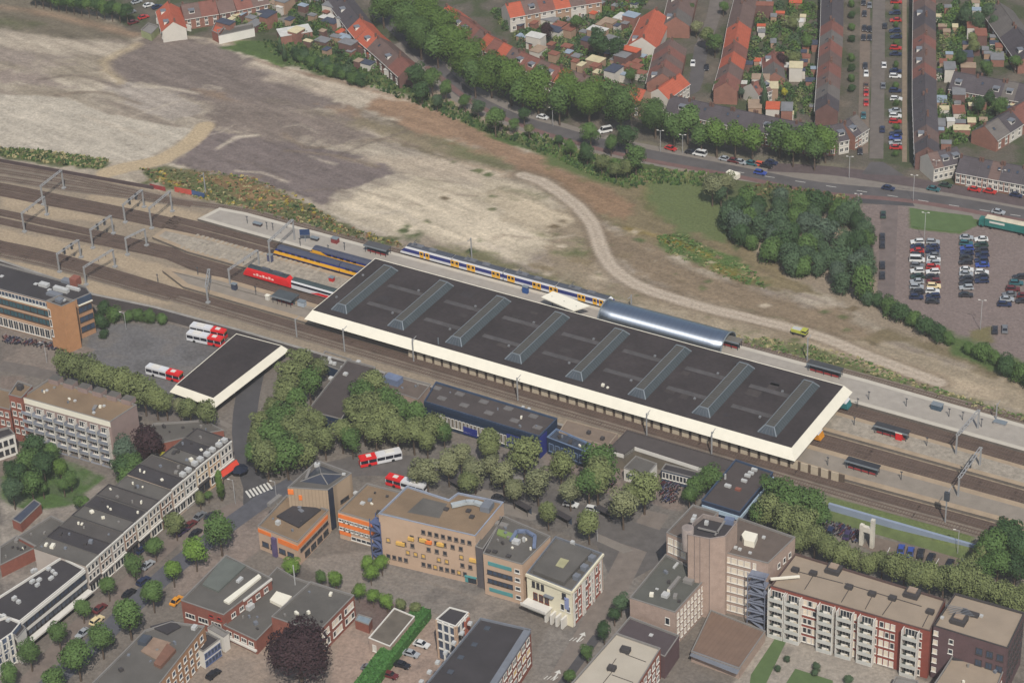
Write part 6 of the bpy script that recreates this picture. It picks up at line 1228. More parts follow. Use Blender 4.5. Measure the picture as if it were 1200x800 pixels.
trees([(448, 4, 17, 'green'), (466, 2, 17, 'lime'), (478, 22, 17, 'green'), (492, 40, 17, 'green'), (498, 14, 18, 'lime'), (514, 30, 18, 'lime'), (512, 52, 15, 'green'), (530, 50, 17, 'lime'), (548, 68, 18, 'lime'), (556, 88, 14, 'green'), (575, 84, 17, 'lime'), (598, 92, 18, 'lime'), (612, 106, 14, 'green'), (630, 103, 18, 'lime'), (655, 118, 15, 'green'), (664, 106, 16, 'lime'), (690, 116, 18, 'lime'), (712, 110, 14, 'green'), (727, 123, 18, 'green')], 'in the big avenue along the diagonal terrace', gs=1.32, hk=1.1)
trees([(488, 88, 15, 'deep'), (506, 92, 15, 'green'), (494, 106, 12, 'deep'), (522, 104, 11, 'green'), (512, 118, 9, 'dark'), (545, 118, 9, 'green'), (560, 126, 10, 'dark'), (580, 138, 15, 'green'), (602, 146, 8, 'green'), (614, 134, 9, 'deep'), (620, 152, 8, 'olive')], 'in the clump between the yard and the avenue')
trees([(692, 155, 12, 'green'), (688, 178, 11, 'deep'), (716, 168, 9, 'green'), (734, 160, 13, 'deep'), (745, 184, 14, 'green'), (735, 195, 9, 'olive'), (668, 172, 8, 'green'), (655, 164, 6, 'deep'), (705, 190, 9, 'olive'), (722, 198, 8, 'olive')], 'on the verge where the road bends', gs=1.1)
trees([(768, 134, 19, 'green'), (790, 148, 15, 'green'), (806, 142, 18, 'green'), (822, 158, 14, 'green'), (840, 158, 17, 'lime'), (862, 160, 15, 'lime'), (882, 164, 15, 'lime'), (914, 158, 18, 'green'), (930, 170, 16, 'lime'), (946, 160, 18, 'green'), (968, 164, 17, 'lime'), (955, 176, 14, 'green')], 'in the avenue before the dark terrace', gs=1.12, hk=.98)
trees([(835, 218, 15, 'grey'), (852, 214, 12, 'grey'), (845, 228, 10, 'dark')], 'in the grey-leaved clump on the waste ground')
rs = random.Random(5)
CO = [(872, 232), (900, 228), (940, 232), (985, 240), (1010, 252), (1020, 290), (1024, 320), (1008, 340), (985, 338), (950, 318), (905, 304), (880, 290), (850, 268), (858, 244)]
for i, (x, y) in enumerate(sorted(scatter(CO, 50, 15, rs, .62), key=lambda q: q[1])):
    tree((x, y), rs.uniform(11, 18), rs.choice(['dark', 'dark', 'deep', 'green', 'dark', 'blue']), 'dark green tree in the dense copse left of the car park', 'trees in the copse left of the car park', trunk=False, hk=rs.uniform(.9, 1.5))
trees([(1028, 352, 9, 'deep'), (1042, 360, 12, 'green'), (1056, 368, 13, 'deep'), (1070, 375, 11, 'green'), (1086, 384, 13, 'deep'), (1100, 391, 11, 'deep'), (1112, 398, 8, 'green'), (1016, 350, 10, 'dark'), (1150, 412, 12, 'green'), (1166, 420, 9, 'green'), (1180, 430, 13, 'deep'), (1196, 438, 12, 'green'), (1135, 408, 8, 'green'), (1210, 446, 12, 'deep')], 'in the bush line below the car park', 'bush', trunk=False, name='bush', cat='bush')
trees([(346+4*i*1.0, 62+i*1.6+(i % 3)*2, 8+(i % 2)*2, ('dark', 'deep', 'green')[i % 3]) for i in range(20)], 'in the hedge below the top left back yards', 'bush', trunk=False, name='bush', cat='bush')
trees([(40+i*9, -6+i*1.6, 11, ('deep', 'green')[i % 2]) for i in range(13)], 'in the belt at the top left edge')
trees([(328, 52, 6, 'dark', 'cone'), (333, 60, 6, 'dark', 'cone')], 'of the two conifers on the grass strip', 'conifer')
for P_, n, wh in ZON:      # low garden greenery nobody could count: one mass of leaf clumps per block of gardens
    k = MB(); rg = np.random.RandomState(n); kinds = ['green', 'deep', 'olive', 'lime', 'dark']
    for x, y in scatter(P_, int(n*6), 3.4, rs):
        r = rs.uniform(.9, 2.3); hgt = r*rs.uniform(1.0, 1.9); a = G(x, y, hgt*.6); m_ = rs.choice([0, 0, 1, 1, 2, 3, 4])
        for q in range(int(60*r)):
            v = rg.normal(size=3); v /= np.linalg.norm(v); v[2] = abs(v[2]); p = np.array([a[0], a[1], 0])+v*np.array([r, r, hgt])*rg.uniform(.75, 1.05); nn = v+rg.normal(size=3)*.5; t = np.cross(nn, rg.normal(size=3)); t /= np.linalg.norm(t); u = np.cross(nn/np.linalg.norm(nn), t); e_ = rg.uniform(.14, .28)
            k.face([p-t*e_-u*e_, p+t*e_-u*e_, p+t*e_+u*e_, p-t*e_+u*e_], m_)
    tag(k.build('garden_greenery', [LG[c] for c in kinds]), 'mixed bushes and small trees growing '+wh, 'greenery', kind='stuff')
trees([(640, 36, 11, 'copper'), (675, 26, 11, 'green'), (702, 50, 16, 'deep'), (722, 55, 13, 'deep'), (740, 88, 9, 'green'), (698, 38, 8, 'deep')], 'among the gardens at top centre')
trees([(828, 42, 12, 'olive'), (838, 50, 12, 'green'), (816, 32, 9, 'grey'), (808, 10, 8, 'green'), (848, 8, 8, 'green')], 'in the narrow street left of the orange roofs')
trees([(893, 100, 9, 'blue', 'cone'), (896, 112, 9, 'dark', 'cone'), (915, 70, 9, 'copper'), (860, 104, 8, 'green'), (842, 102, 8, 'green'), (868, 108, 6, 'blue'), (930, 68, 9, 'olive'), (946, 50, 9, 'green'), (930, 28, 9, 'olive'), (919, 108, 5, 'yellow')], 'among the gardens right of the orange roofs')
trees([(1132, 18, 12, 'dark'), (1145, 24, 13, 'dark'), (1158, 14, 12, 'dark'), (1166, 26, 9, 'dark'), (1142, 54, 9, 'olive'), (1126, 68, 10, 'deep'), (1140, 46, 9, 'olive'), (1157, 80, 10, 'green'), (1147, 122, 11, 'deep'), (1172, 124, 12, 'green'), (1160, 115, 9, 'deep'), (1190, 72, 9, 'green'), (1150, 208, 5, 'green')], 'in the gardens at upper right')
trees([(1050, y, 5, 'green') for y in (9, 29, 50, 76, 100, 121, 149, 180)], 'in the planted bays of the parking street', 'hedge', order='top', trunk=False, name='hedge', cat='hedge')
trees([(998, y, 6, ('green', 'deep')[i % 2]) for i, y in enumerate((5, 18, 32, 46, 68, 80, 92, 104))], 'in the front gardens left of the parking street', 'bush', order='top', trunk=False, name='bush', cat='bush')
# south: plaza trees
PT = [(352, 425, 17), (340, 440, 18), (362, 448, 16), (372, 432, 12), (335, 462, 16), (348, 470, 16), (318, 478, 12), (306, 495, 13), (330, 492, 17), (352, 490, 15), (345, 508, 18), (322, 515, 20), (305, 512, 16), (312, 535, 19), (335, 532, 19), (360, 512, 16), (372, 495, 14), (298, 532, 12), (358, 532, 14), (380, 515, 14),
      (425, 460, 16), (440, 450, 17), (432, 476, 18), (452, 470, 17), (415, 480, 14), (448, 490, 18), (470, 482, 16), (426, 496, 15), (400, 505, 15), (412, 515, 13), (440, 508, 15), (465, 504, 17), (488, 486, 16), (484, 506, 16), (505, 500, 15), (520, 506, 12), (500, 516, 12)]
trees([(x, y, r, ('olive', 'olive', 'green')[i % 3]) for i, (x, y, r) in enumerate(PT)], 'in the grove left of the blue building', base=S)
trees([(x, y, r, k_) for x, y, r, k_ in ((573, 518, 15, 'olive'), (574, 526, 12, 'olive'), (614, 532, 18, 'olive'), (540, 534, 13, 'grey'), (525, 545, 13, 'grey'), (556, 552, 14, 'grey'), (548, 566, 12, 'olive'), (590, 556, 13, 'grey'), (500, 552, 13, 'grey'), (488, 556, 10, 'grey'), (657, 545, 14, 'olive'), (630, 566, 14, 'grey'), (642, 600, 11, 'olive'), (690, 566, 16, 'green'), (706, 542, 18, 'green'), (700, 560, 18, 'olive'), (690, 612, 13, 'olive'), (730, 592, 15, 'grey'), (755, 572, 17, 'olive'), (742, 580, 12, 'olive'), (815, 570, 11, 'green'), (832, 560, 12, 'green'), (808, 580, 9, 'green'), (602, 574, 11, 'grey'), (668, 575, 12, 'grey'), (575, 546, 11, 'grey'))], 'of the station square plane trees', base=S, gs=1.1)
trees([(76, 426, 12, 'olive'), (90, 430, 13, 'olive'), (104, 434, 13, 'olive'), (118, 440, 13, 'olive'), (130, 446, 14, 'olive'), (143, 450, 14, 'olive'), (156, 454, 14, 'olive'), (168, 460, 14, 'olive'), (182, 466, 13, 'olive'), (194, 472, 10, 'olive'), (222, 478, 10, 'olive'), (242, 484, 11, 'olive'), (210, 476, 8, 'grey')], 'in the row below the bus parking', base=S, gs=1.2)
trees([(122, 362, 10, 'deep'), (132, 370, 11, 'green'), (118, 378, 10, 'deep'), (150, 372, 8, 'green'), (163, 370, 9, 'green'), (176, 372, 9, 'green'), (190, 374, 8, 'green'), (122, 392, 6, 'deep')], 'in the bushes right of the stair tower', 'bush', base=S, trunk=False, name='bush', cat='bush')
trees([(40, 524, 15, 'deep'), (30, 540, 14, 'green'), (50, 544, 14, 'deep'), (22, 556, 12, 'deep'), (36, 566, 13, 'green'), (14, 574, 13, 'dark'), (60, 528, 10, 'green'), (12, 550, 10, 'deep'), (70, 548, 10, 'lime'), (82, 560, 9, 'green'), (74, 568, 8, 'green'), (50, 572, 7, 'green'), (100, 590, 8, 'green'), (92, 588, 8, 'green'), (108, 592, 6, 'green'), (62, 540, 9, 'green')], 'in the garden below the balcony flats', base=S)
trees([(146, 528, 15, 'blue'), (174, 517, 17, 'copper'), (144, 548, 14, 'deep'), (158, 545, 14, 'green'), (150, 560, 12, 'green'), (166, 534, 9, 'copper'), (192, 534, 5, 'yellow')], 'in the clump right of the flats', base=S)
trees([(258, 567, 8, 'lime', 'column'), (234, 584, 7, 'olive'), (244, 580, 5, 'green'), (205, 612, 12, 'olive'), (181, 640, 10, 'green'), (157, 662, 11, 'green'), (126, 686, 10, 'green'), (96, 712, 10, 'green'), (68, 742, 11, 'green'), (34, 764, 12, 'green'), (10, 790, 11, 'green')], 'in the left row of the diagonal street', base=S)
trees([(257, 622, 17, 'green'), (228, 646, 13, 'round'), (202, 668, 11, 'round'), (178, 694, 13, 'green'), (150, 720, 17, 'green'), (118, 748, 13, 'green'), (90, 768, 17, 'green'), (62, 796, 12, 'green')], 'in the right row of the diagonal street', base=S)
trees([(342, 664, 10, 'round'), (376, 676, 7, 'green'), (393, 678, 9, 'round'), (430, 660, 8, 'round'), (434, 670, 9, 'round'), (447, 659, 9, 'round'), (420, 692, 8, 'round'), (437, 698, 8, 'round'), (453, 704, 8, 'round'), (470, 708, 7, 'olive'), (487, 712, 7, 'olive')], 'around the school yards', base=S, hk=.9)
tree((350, 764), 31, 'copper', 'huge dark copper beech in the yard below the brick school', base=S, hk=.85)
trees([(728, 706, 9, 'dark'), (708, 738, 9, 'deep'), (688, 764, 7, 'green'), (668, 792, 7, 'green'), (720, 720, 7, 'deep')], 'along the wall left of the pale roof', base=S)
trees([(912, 578, 16, 'green'), (930, 592, 18, 'green'), (905, 596, 16, 'olive'), (948, 592, 18, 'green'), (960, 606, 14, 'green'), (920, 612, 16, 'olive'), (940, 616, 16, 'olive'), (890, 602, 12, 'green'), (900, 570, 10, 'green'), (970, 640, 13, 'olive'), (955, 630, 14, 'olive'), (985, 650, 12, 'olive'), (1000, 655, 11, 'olive'), (938, 634, 12, 'olive')], 'in the wood right of the signal building', base=S, gs=1.08)
trees([(1034, 658, 10, 'olive'), (1046, 664, 12, 'olive'), (1060, 668, 12, 'olive'), (1074, 672, 13, 'olive'), (1090, 674, 13, 'olive'), (1106, 678, 13, 'olive'), (1122, 680, 14, 'olive'), (1140, 684, 14, 'olive'), (1156, 690, 13, 'olive'), (1172, 696, 13, 'olive'), (1188, 704, 13, 'olive'), (1134, 670, 13, 'olive'), (1018, 662, 10, 'olive'), (1198, 700, 10, 'olive'), (1150, 668, 12, 'green'), (1165, 640, 17, 'green'), (1182, 628, 16, 'deep'), (1196, 642, 16, 'deep'), (1152, 652, 12, 'olive'), (1170, 660, 14, 'green'), (1190, 665, 12, 'deep'), (1210, 650, 14, 'green')], 'behind the red apartment block', base=S, gs=1.12)
trees([(922, 772, 4, 'dark'), (911, 783, 4, 'dark'), (957, 781, 5, 'dark'), (994, 796, 5, 'dark'), (955, 788, 4, 'dark')], 'in the pale garden of the red apartments', 'shrub', base=S, trunk=False, name='shrub', cat='shrub')
for pts, lab in (([(880, 790), (908, 748), (921, 752), (898, 800), (878, 806)], 'left lawn'), ([(918, 805), (932, 783), (976, 797), (975, 815)], 'right lawn'), ([(1066, 244), (1139, 253), (1146, 264), (1122, 272), (1068, 266)], 'grass')): sheet('lawn', pts, .03 if lab == 'grass' else .05, mat('lawn_green', (88, 108, 66), var=.12), 0.0 if lab == 'grass' else S)
sheet('lawn', [(56, 532), (84, 546), (98, 558), (92, 572), (74, 582), (66, 560), (50, 548)], .03, mat('lawn_green', (0, 0, 0)), S); sheet('lawn', [(970, 592), (1060, 618), (1140, 640), (1135, 652), (1040, 628), (968, 608)], .03, mat('grass_rough', (104, 112, 72), var=.2), S)
# hedge beside the school hall
k = MB(); rg = np.random.RandomState(3); q = [((l_[0]+r__[0])/2, (l_[1]+r__[1])/2) for l_, r__ in HEDGE_LINE]
for i in range(len(q)-1):
    a, b_ = Vector(q[i]), Vector(q[i+1]); d = (b_-a).normalized(); n = Vector((-d.y, d.x))
    for j in range(120):
        t, s, z = rg.rand(), rg.uniform(-2.3, 2.3), S+rg.choice([3.0, 3.0, rg.uniform(.2, 3)]); 
        if z < S+2.9: s = 2.3*(1 if rg.rand() < .5 else -1)
        p = np.array([*(a.lerp(b_, t)+n*s), z+rg.normal()*.08]); u = rg.normal(size=3); u /= np.linalg.norm(u); v = np.cross(u, rg.normal(size=3)); v /= np.linalg.norm(v); e_ = .3
        k.face([p-u*e_, p-v*e_, p+u*e_, p+v*e_])
for (la, ra), (lb, rb_) in zip(HEDGE_LINE, HEDGE_LINE[1:]): k.prism([la, lb, rb_, ra], S, S+2.85)
tag(k.build('clipped_hedge', LM['hedge']), 'tall clipped green hedge running diagonally beside the glazed stair tower', 'hedge')
# weeds: grass tufts and flowers along the tracks and over the waste ground
def weeds(P_, n, cols, hmin, hmax, name, dens=None):
    k = MB(); rs2 = random.Random(n)
    ms = [leafmat('weed_%s' % c, LK[c], crown=0) if c in LK else mat('flower_'+c, {'rust': (136, 104, 76), 'gold': (168, 148, 66), 'straw': (160, 150, 110)}[c]) for c in cols]
    for x, y in scatter(P_, n, .1, rs2):
        a = G(x, y); h = rs2.uniform(hmin, hmax); s = rs2.uniform(.25, .8); m_ = rs2.randrange(len(cols))
        for q_ in range(3): an = rs2.uniform(0, 3.14); dx, dy = s*math.cos(an), s*math.sin(an); lx, ly = rs2.uniform(-.5, .5), rs2.uniform(-.5, .5); k.face([(a[0]-dx, a[1]-dy, 0), (a[0]+dx, a[1]+dy, 0), (a[0]+dx*.7+lx, a[1]+dy*.7+ly, h), (a[0]-dx*.6+lx, a[1]-dy*.6+ly, h*.9)], m_)
    o_ = k.build(name, ms); tag(o_, kind='stuff'); tag(o_, 'wild weeds and flowers in patches %s' % name.replace('_', ' '), 'weeds')
weeds([(0, 173), (60, 178), (130, 188), (120, 199), (60, 192), (0, 183)], 600, ['green', 'deep', 'olive', 'straw'], .3, 1.0, 'tall_grass')
weeds([(165, 198), (230, 200), (290, 207), (340, 226), (400, 262), (470, 286), (470, 291), (400, 275), (300, 248), (225, 231), (175, 212)], 1000, ['olive', 'green', 'straw', 'olive', 'rust', 'olive', 'straw', 'deep', 'rust', 'olive', 'gold'], .2, .8, 'wild_flowers')
weeds([(766, 276), (800, 274), (830, 290), (885, 318), (900, 340), (860, 330), (815, 310), (783, 298)], 380, ['green', 'green', 'olive', 'green', 'green', 'olive', 'straw'], .2, .6, 'scrub')
weeds([(600, 160), (640, 158), (700, 185), (760, 200), (850, 205), (850, 222), (760, 215), (740, 224), (690, 205)], 900, ['green', 'deep', 'olive', 'green'], .4, 1.6, 'bramble')
weeds([(855, 392), (930, 400), (1010, 420), (1090, 452), (1200, 487), (1200, 494), (1090, 460), (1000, 432), (880, 406)], 420, ['olive', 'green', 'straw'], .15, .5, 'verge_grass')
weeds([(300, 48), (360, 50), (470, 98), (560, 135), (640, 172), (640, 182), (540, 145), (440, 104), (340, 78)], 900, ['green', 'deep', 'olive'], .4, 1.5, 'edge_growth')
weeds([(866, 225), (900, 215), (1000, 232), (1000, 246), (900, 235), (870, 250)], 420, ['olive', 'green', 'olive', 'deep', 'olive', 'rust', 'straw'], .4, 1.2, 'gorse')
# ================================================================== VEHICLES
def car_parts(kind):
    L2, W2 = (2.15, .88) if kind != 'van' else (2.4, .95); H = {'car': 1.48, 'van': 2.15, 'estate': 1.5}[kind]; zb = .95 if kind != 'van' else 1.15
    x0, x1, x2, x3 = {'car': (-1.0, -.35, 1.05, 1.75), 'estate': (-.9, -.3, 1.7, 2.0), 'van': (-1.6, -1.0, 2.2, 2.35)}[kind]
    b = MB(); pr = [(-L2, .35), (-L2, .7), (-L2+.15, .82), (x0, zb), (x3, zb), (L2-.08, zb-.06), (L2, .6), (L2, .35)]
    for i in range(len(pr)-1):
        (xa, za), (xb, zb_) = pr[i], pr[i+1]; ia = .06 if za > .8 else 0; ib = .06 if zb_ > .8 else 0
        b.face([(xa, -W2+ia, za), (xa, W2-ia, za), (xb, W2-ib, zb_), (xb, -W2+ib, zb_)][::-1], 0, False)
    for s in (-1, 1): b.face([(x, s*(W2-(.06 if z > .8 else 0)), z) for x, z in pr][::-s])
    b.face([(x1, -W2+.2, H), (x1, W2-.2, H), (x2, W2-.2, H), (x2, -W2+.2, H)][::-1])
    for s in (-1, 1):
        for xa, xb in ((x0, x1), (x3, x2)): b.bar((xa, s*(W2-.09), zb), (xb, s*(W2-.2), H), .07)
    g = MB(); q0 = [(x0, -W2+.08, zb+.01), (x3, -W2+.08, zb+.01), (x3, W2-.08, zb+.01), (x0, W2-.08, zb+.01)]; q1 = [(x1, -W2+.2, H-.02), (x2, -W2+.2, H-.02), (x2, W2-.2, H-.02), (x1, W2-.2, H-.02)]
    for i in range(4): j = (i+1) % 4; g.face([q0[i], q0[j], q1[j], q1[i]])
    w = MB(); n = 8
    for i in range(n): a0, a1 = 2*math.pi*i/n, 2*math.pi*(i+1)/n; w.face([(.32*math.cos(a0), -.1, .32*math.sin(a0)), (.32*math.cos(a0), .1, .32*math.sin(a0)), (.32*math.cos(a1), .1, .32*math.sin(a1)), (.32*math.cos(a1), -.1, .32*math.sin(a1))])
    for s in (-1, 1): w.face([(.32*math.cos(2*math.pi*i/n), s*.1, .32*math.sin(2*math.pi*i/n)) for i in range(n)][::-s])
    li = MB(); li.box(-L2-.01, -W2+.08, .55, -L2+.05, -W2+.4, .72); tl = MB(); tl.box(-L2-.01, W2-.4, .55, -L2+.05, W2-.08, .72)
    return [b, g, w, li, tl, L2, W2]
CC = {'white': (214, 214, 212), 'silver': (160, 164, 168), 'grey': (112, 114, 118), 'black': (34, 34, 40), 'dark': (50, 50, 56), 'navy': (38, 48, 78), 'blue': (54, 76, 150), 'red': (178, 44, 40), 'maroon': (100, 40, 42), 'teal': (52, 98, 104), 'green': (44, 66, 56), 'cream': (226, 206, 160), 'yellow': (224, 150, 44), 'purple': (64, 52, 84), 'brown': (110, 84, 68), 'orange': (206, 84, 52)}
CG = mat('car_glass', (28, 32, 40), rough=.08, var=.05, spec=.7); TY_ = mat('tyre', (28, 28, 28), rough=.8, var=.05); HL = mat('headlamp', (210, 212, 214), rough=.15, var=.0)
CP = {}
def car(p, d, col, lab, kind='car', base=0.0, sc=1.0, cat='car', group=None):
    """d = photo point the bonnet looks towards"""
    a = G(*p, base+.7); b_ = G(*d, base+.7); rz = math.atan2(b_[1]-a[1], b_[0]-a[0])+math.pi
    m_ = mat('paint_'+col, CC[col], rough=.3, var=.04, spec=.55, k=.85)
    if (kind, col) not in CP:
        q = CP.get(kind) or car_parts(kind); CP[kind] = q
        if 'shared'+kind not in CP: CP['shared'+kind] = (q[1].mesh('windows', [CG]), q[2].mesh('wheel', [TY_]), q[3].mesh('headlight', [HL]), q[4].mesh('headlight', [HL]))
        CP[(kind, col)] = q[0].mesh('body', [m_])
    g, w, l1, l2 = CP['shared'+kind]; L2, W2 = CP[kind][5:7]
    t = empty('parked_car' if cat == 'car' else cat, (a[0], a[1], base+.03), rz, lab, cat, group); t.scale = (sc, sc, sc)
    inst('body', CP[(kind, col)], t); inst('windows', g, t); inst('headlight', l1, t); inst('headlight', l2, t)
    for x in (-L2*.62, L2*.62):
        for y in (-W2+.08, W2-.08): inst('wheel', w, t, (x, y, .32))
    return t
def carrow(x, ys, cols, desc, dx=10, base=0.0, xs=None):
    rr = random.Random(int(x))
    cnt = {}
    for i, (y, c) in enumerate(zip(ys, cols)):
        xx = xs[i] if xs else x+rr.uniform(-.8, .8); kind = 'van' if c.endswith('*') else rr.choice(['car', 'estate']); c = c.rstrip('*')
        car((xx, y), (xx-dx if rr.random() < .5 else xx+dx, y+(dx*.03)), c, '%s car, %s from the top %s' % (c, ORD[i], desc), kind, base, group='cars parked '+desc)
A_ = 'white navy red dark white* grey white green silver silver dark navy'.split(); carrow(1074.5, [283, 288.5, 293.5, 298.5, 304, 310.5, 317, 323.5, 329.5, 335.5, 341.5, 347.5], A_, "of the car park's left double row, left column")
B_ = 'silver navy navy grey white silver red white dark maroon cream white navy dark'.split(); carrow(1093.5, [283, 289, 294, 299, 303.5, 308, 312.5, 318, 324, 329, 334.5, 340.5, 346.5, 352.5], B_, "of the car park's left double row, right column")
carrow(1132.5, [278, 284.5, 290.5, 296, 301.5, 307, 315.5, 320.5, 326, 331.5, 336.5, 345], 'silver teal blue navy dark dark white silver dark dark silver dark'.split(), "of the car park's middle double row, left column")
carrow(1150.5, [280, 286.5, 292.5, 298, 304.5, 310, 318.5, 323.5, 328.5], 'white green dark navy navy blue white dark navy'.split(), "of the car park's middle double row, right column")
carrow(1185, [324, 331, 338, 344.5, 350, 356], 'dark teal maroon grey silver navy'.split(), 'of the slanted row at the car park edge', xs=[1195, 1191, 1187, 1183, 1180, 1177])
carrow(1199, [346, 352], 'maroon dark'.split(), 'of the pair at the car park edge')
for x, y, c, l in ((1166, 386, 'dark', 'left of the pair beside the lamp island'), (1177.5, 385, 'grey', 'right of the pair beside the lamp island'), (1035, 251, 'green', 'at the top of the copse side lane'), (1034, 277, 'dark', 'second from the top beside the copse'), (1034, 286, 'dark', 'third from the top beside the copse'), (1034, 310, 'dark', 'fourth from the top beside the copse'), (1034, 322, 'dark', 'lowest beside the copse')):
    car((x, y), (x, y-10), c, '%s car %s' % (c, l))
carrow(1049.5, [2, 15, 23.5, 36, 43, 56, 63, 83, 89, 106, 115.5, 129.5, 135.5, 142, 156, 161, 167, 172.5], 'red navy red navy navy red navy navy white navy white silver white red navy blue silver red'.split(), 'in the right parking bays of the north-south street', dx=10)
for i, (x, y, c) in enumerate(((1012, 3, 'dark'), (1019, 6, 'grey'), (1013, 16, 'dark'), (1013, 33, 'dark'), (1019, 34, 'black'), (1012, 44, 'dark'), (1019, 44, 'dark'), (1014, 77, 'dark'), (1015, 86, 'white'), (1015, 100, 'brown'), (1015, 108.5, 'red'), (1015, 120, 'red'), (1012, 135, 'teal'), (1012, 150, 'dark'), (1012, 159, 'black'), (1008, 177, 'dark'))):
    car((x, y), (x, y+10), c, '%s car in the left bays of the north-south street, %s from the top' % (c, ORD[i]))
for x, y, c in ((1037, 30, 'dark'), (1036, 76, 'white'), (1035, 100, 'grey'), (1034, 151, 'navy')): car((x, y), (x, y-10), c, '%s car at the right side of the north-south carriageway by the %s hedge' % (c, {30: 'uppermost', 76: 'third', 100: 'middle', 151: 'lowest'}[y]))
for x, y, dx, dy, c, l, kd in ((1041, 220, 10, 2, 'navy', 'dark blue car on the upper carriageway below the junction', 'car'), (1094, 221, 10, 2, 'teal', 'steel blue car on the main road right of the tall lamp', 'car'), (1108, 216.5, 10, 2, 'green', 'dark green car parked before the white corner row', 'car'), (1142, 221.5, 10, 2, 'red', 'left of two bright red cars before the dark row', 'car'), (1160, 224, 10, 2, 'red', 'right of two bright red cars before the dark row', 'car'), (1191, 228, 10, 2, 'navy', 'navy car parked at the right edge of the main road', 'car'), (1170, 248, 10, 2, 'silver', 'silver car on the lower carriageway near the right edge', 'car'), (891, 202, 10, 2, 'blue', 'blue car driving on the road before the lime green trees', 'estate'), (820, 180, -10, -2, 'white', 'white van parked under the dark terrace avenue', 'van'), (786, 173.5, 10, 3, 'red', 'red car half hidden at the left end of the avenue', 'car'), (810, 178, 10, 2, 'dark', 'dark car left of the parked white van', 'car'), (860, 188, 10, 2, 'maroon', 'maroon car under the lime green trees', 'car'), (850, 186, 10, 2, 'silver', 'silver car under the lime green trees', 'car'), (868, 189.5, 10, 2, 'silver', 'pale car right of the maroon car under the avenue', 'car'), (881, 191, 10, 2, 'teal', 'turquoise car under the avenue', 'car'), (892, 192.5, 10, 2, 'orange', 'orange-red car under the avenue', 'estate'), (898, 194, 10, 2, 'black', 'black car right of the orange-red car', 'car'), (904, 190, 10, 2, 'navy', 'dark blue car in the shade before the big lime tree', 'car'), (636, 137, 10, 2, 'white', 'white car at the roadside by the bend', 'car'), (709, 153, -10, 2, 'white', 'white van in the gap between the avenue trees', 'van'), (812, 74, -1, 10, 'white', 'white car in the narrow street at top centre', 'car'), (828, 79, 0, 10, 'black', 'black car in the narrow street at top centre', 'car')):
    car((x, y), (x+dx, y+dy), c, l, kd, sc=1.0)
for i, (x, y, c) in enumerate(((160, 2, 'silver'), (174, 6, 'white'), (184, 8, 'navy'), (168, 20, 'red'), (156, 26, 'maroon'), (153, 14, 'grey'))): car((x, y), (x+10, y-3), c, '%s car in the little lot at the top left, %s from the top' % (c, ORD[i]))
for x, y, dx, dy, c, l, kd in ((113.5, 726, 10, -8, 'cream', 'cream car with dark windscreen driving on the diagonal street', 'estate'), (97, 741, -10, 8, 'silver', 'silver car following the cream car', 'car'), (151, 694.5, 10, -8, 'black', 'black car on the diagonal street, nearer the cream car', 'car'), (168, 680, 10, -8, 'navy', 'dark navy car between two street trees', 'estate'), (166, 643, 10, -8, 'navy', 'dark blue car parked before the pale shop houses', 'car'), (173, 661, 10, -8, 'silver', 'silver car half under a left row street tree', 'car'), (229, 624, 10, -9, 'black', 'black car on the upper part of the diagonal street', 'car'), (213, 622, 10, -7, 'purple', 'dark purple car parked beside the upper shop houses', 'car'), (223, 614, 10, -8, 'maroon', 'dark maroon car parked ahead of the purple one', 'car'), (247, 604, 10, -8, 'dark', 'dark car parked near the round street tree', 'car'), (234, 604, 10, -8, 'grey', 'grey car parked by the upper shop houses', 'car'), (207, 703, 10, -9, 'yellow', 'orange-yellow car at the corner of the lower left brick school', 'car'), (117, 712, 10, -8, 'maroon', 'dull red car parked behind the cream car', 'car'), (250, 789, 10, -8, 'black', 'black car in the brown yard left of the copper beech', 'estate'), (669, 590, 10, 2, 'white', 'left of two white cars on the station square', 'estate'), (695, 596, 10, 2, 'white', 'right of two white cars on the station square', 'estate'), (494, 754, 10, 3, 'white', 'white car in the small lot beside the hedge, uppermost', 'car'), (482, 765, 10, 3, 'silver', 'silver car in the small lot beside the hedge, second', 'car'), (471, 778, 10, 3, 'black', 'black car in the small lot beside the hedge, third', 'car'), (457, 790, 10, 3, 'maroon', 'dull red car in the small lot beside the hedge, lowest', 'car'), (433, 782, 10, 2, 'grey', 'grey car in the brown yard left of the hedge', 'car'), (1056, 643, 2, -10, 'blue', 'bright blue car in the small car park, left of two', 'car'), (1067, 646, 2, -10, 'blue', 'bright blue car in the small car park, right of two', 'car'), (1079, 648, 2, -10, 'black', 'black car right of the two blue cars', 'car'), (1091, 653, 4, -10, 'black', 'black car, second right of the blue cars', 'car'), (1113, 660, 4, -10, 'black', 'black car beyond the empty bay of the small car park', 'car'), (1128, 660, 4, -10, 'navy', 'navy car next to the big green trees', 'car'), (973, 622, 4, -10, 'navy', 'navy car among the bicycles near the wood', 'car'), (993, 626, 4, -10, 'purple', 'dark violet car beside the concrete frame', 'car'), (622, 573, 10, 3, 'grey', 'grey car on the left part of the station square', 'car'), (585, 583, 10, 3, 'dark', 'dark car beside a plane tree on the square', 'car')):
    car((x, y), (x+dx, y+dy), c, l, kd, S)
for i in range(8):   # bay lines of the small car park
    a, b_ = Vector(G(1036+i*11.5, 655+i*2.2, S)), Vector(G(1043+i*11.5, 641+i*2.6, S)); l, r = ribbon([tuple(a), tuple(b_)], .08, .08); k = MB(); k.face([(*r[0], S+.06), (*r[1], S+.06), (*l[1], S+.06), (*l[0], S+.06)]); tag(k.build('bay_line', WHT), kind='structure')
sheet('small_car_park', [(1010, 640), (1020, 628), (1140, 656), (1136, 678), (1060, 664)], .02, mat('parking_brick', (0, 0, 0)), S)
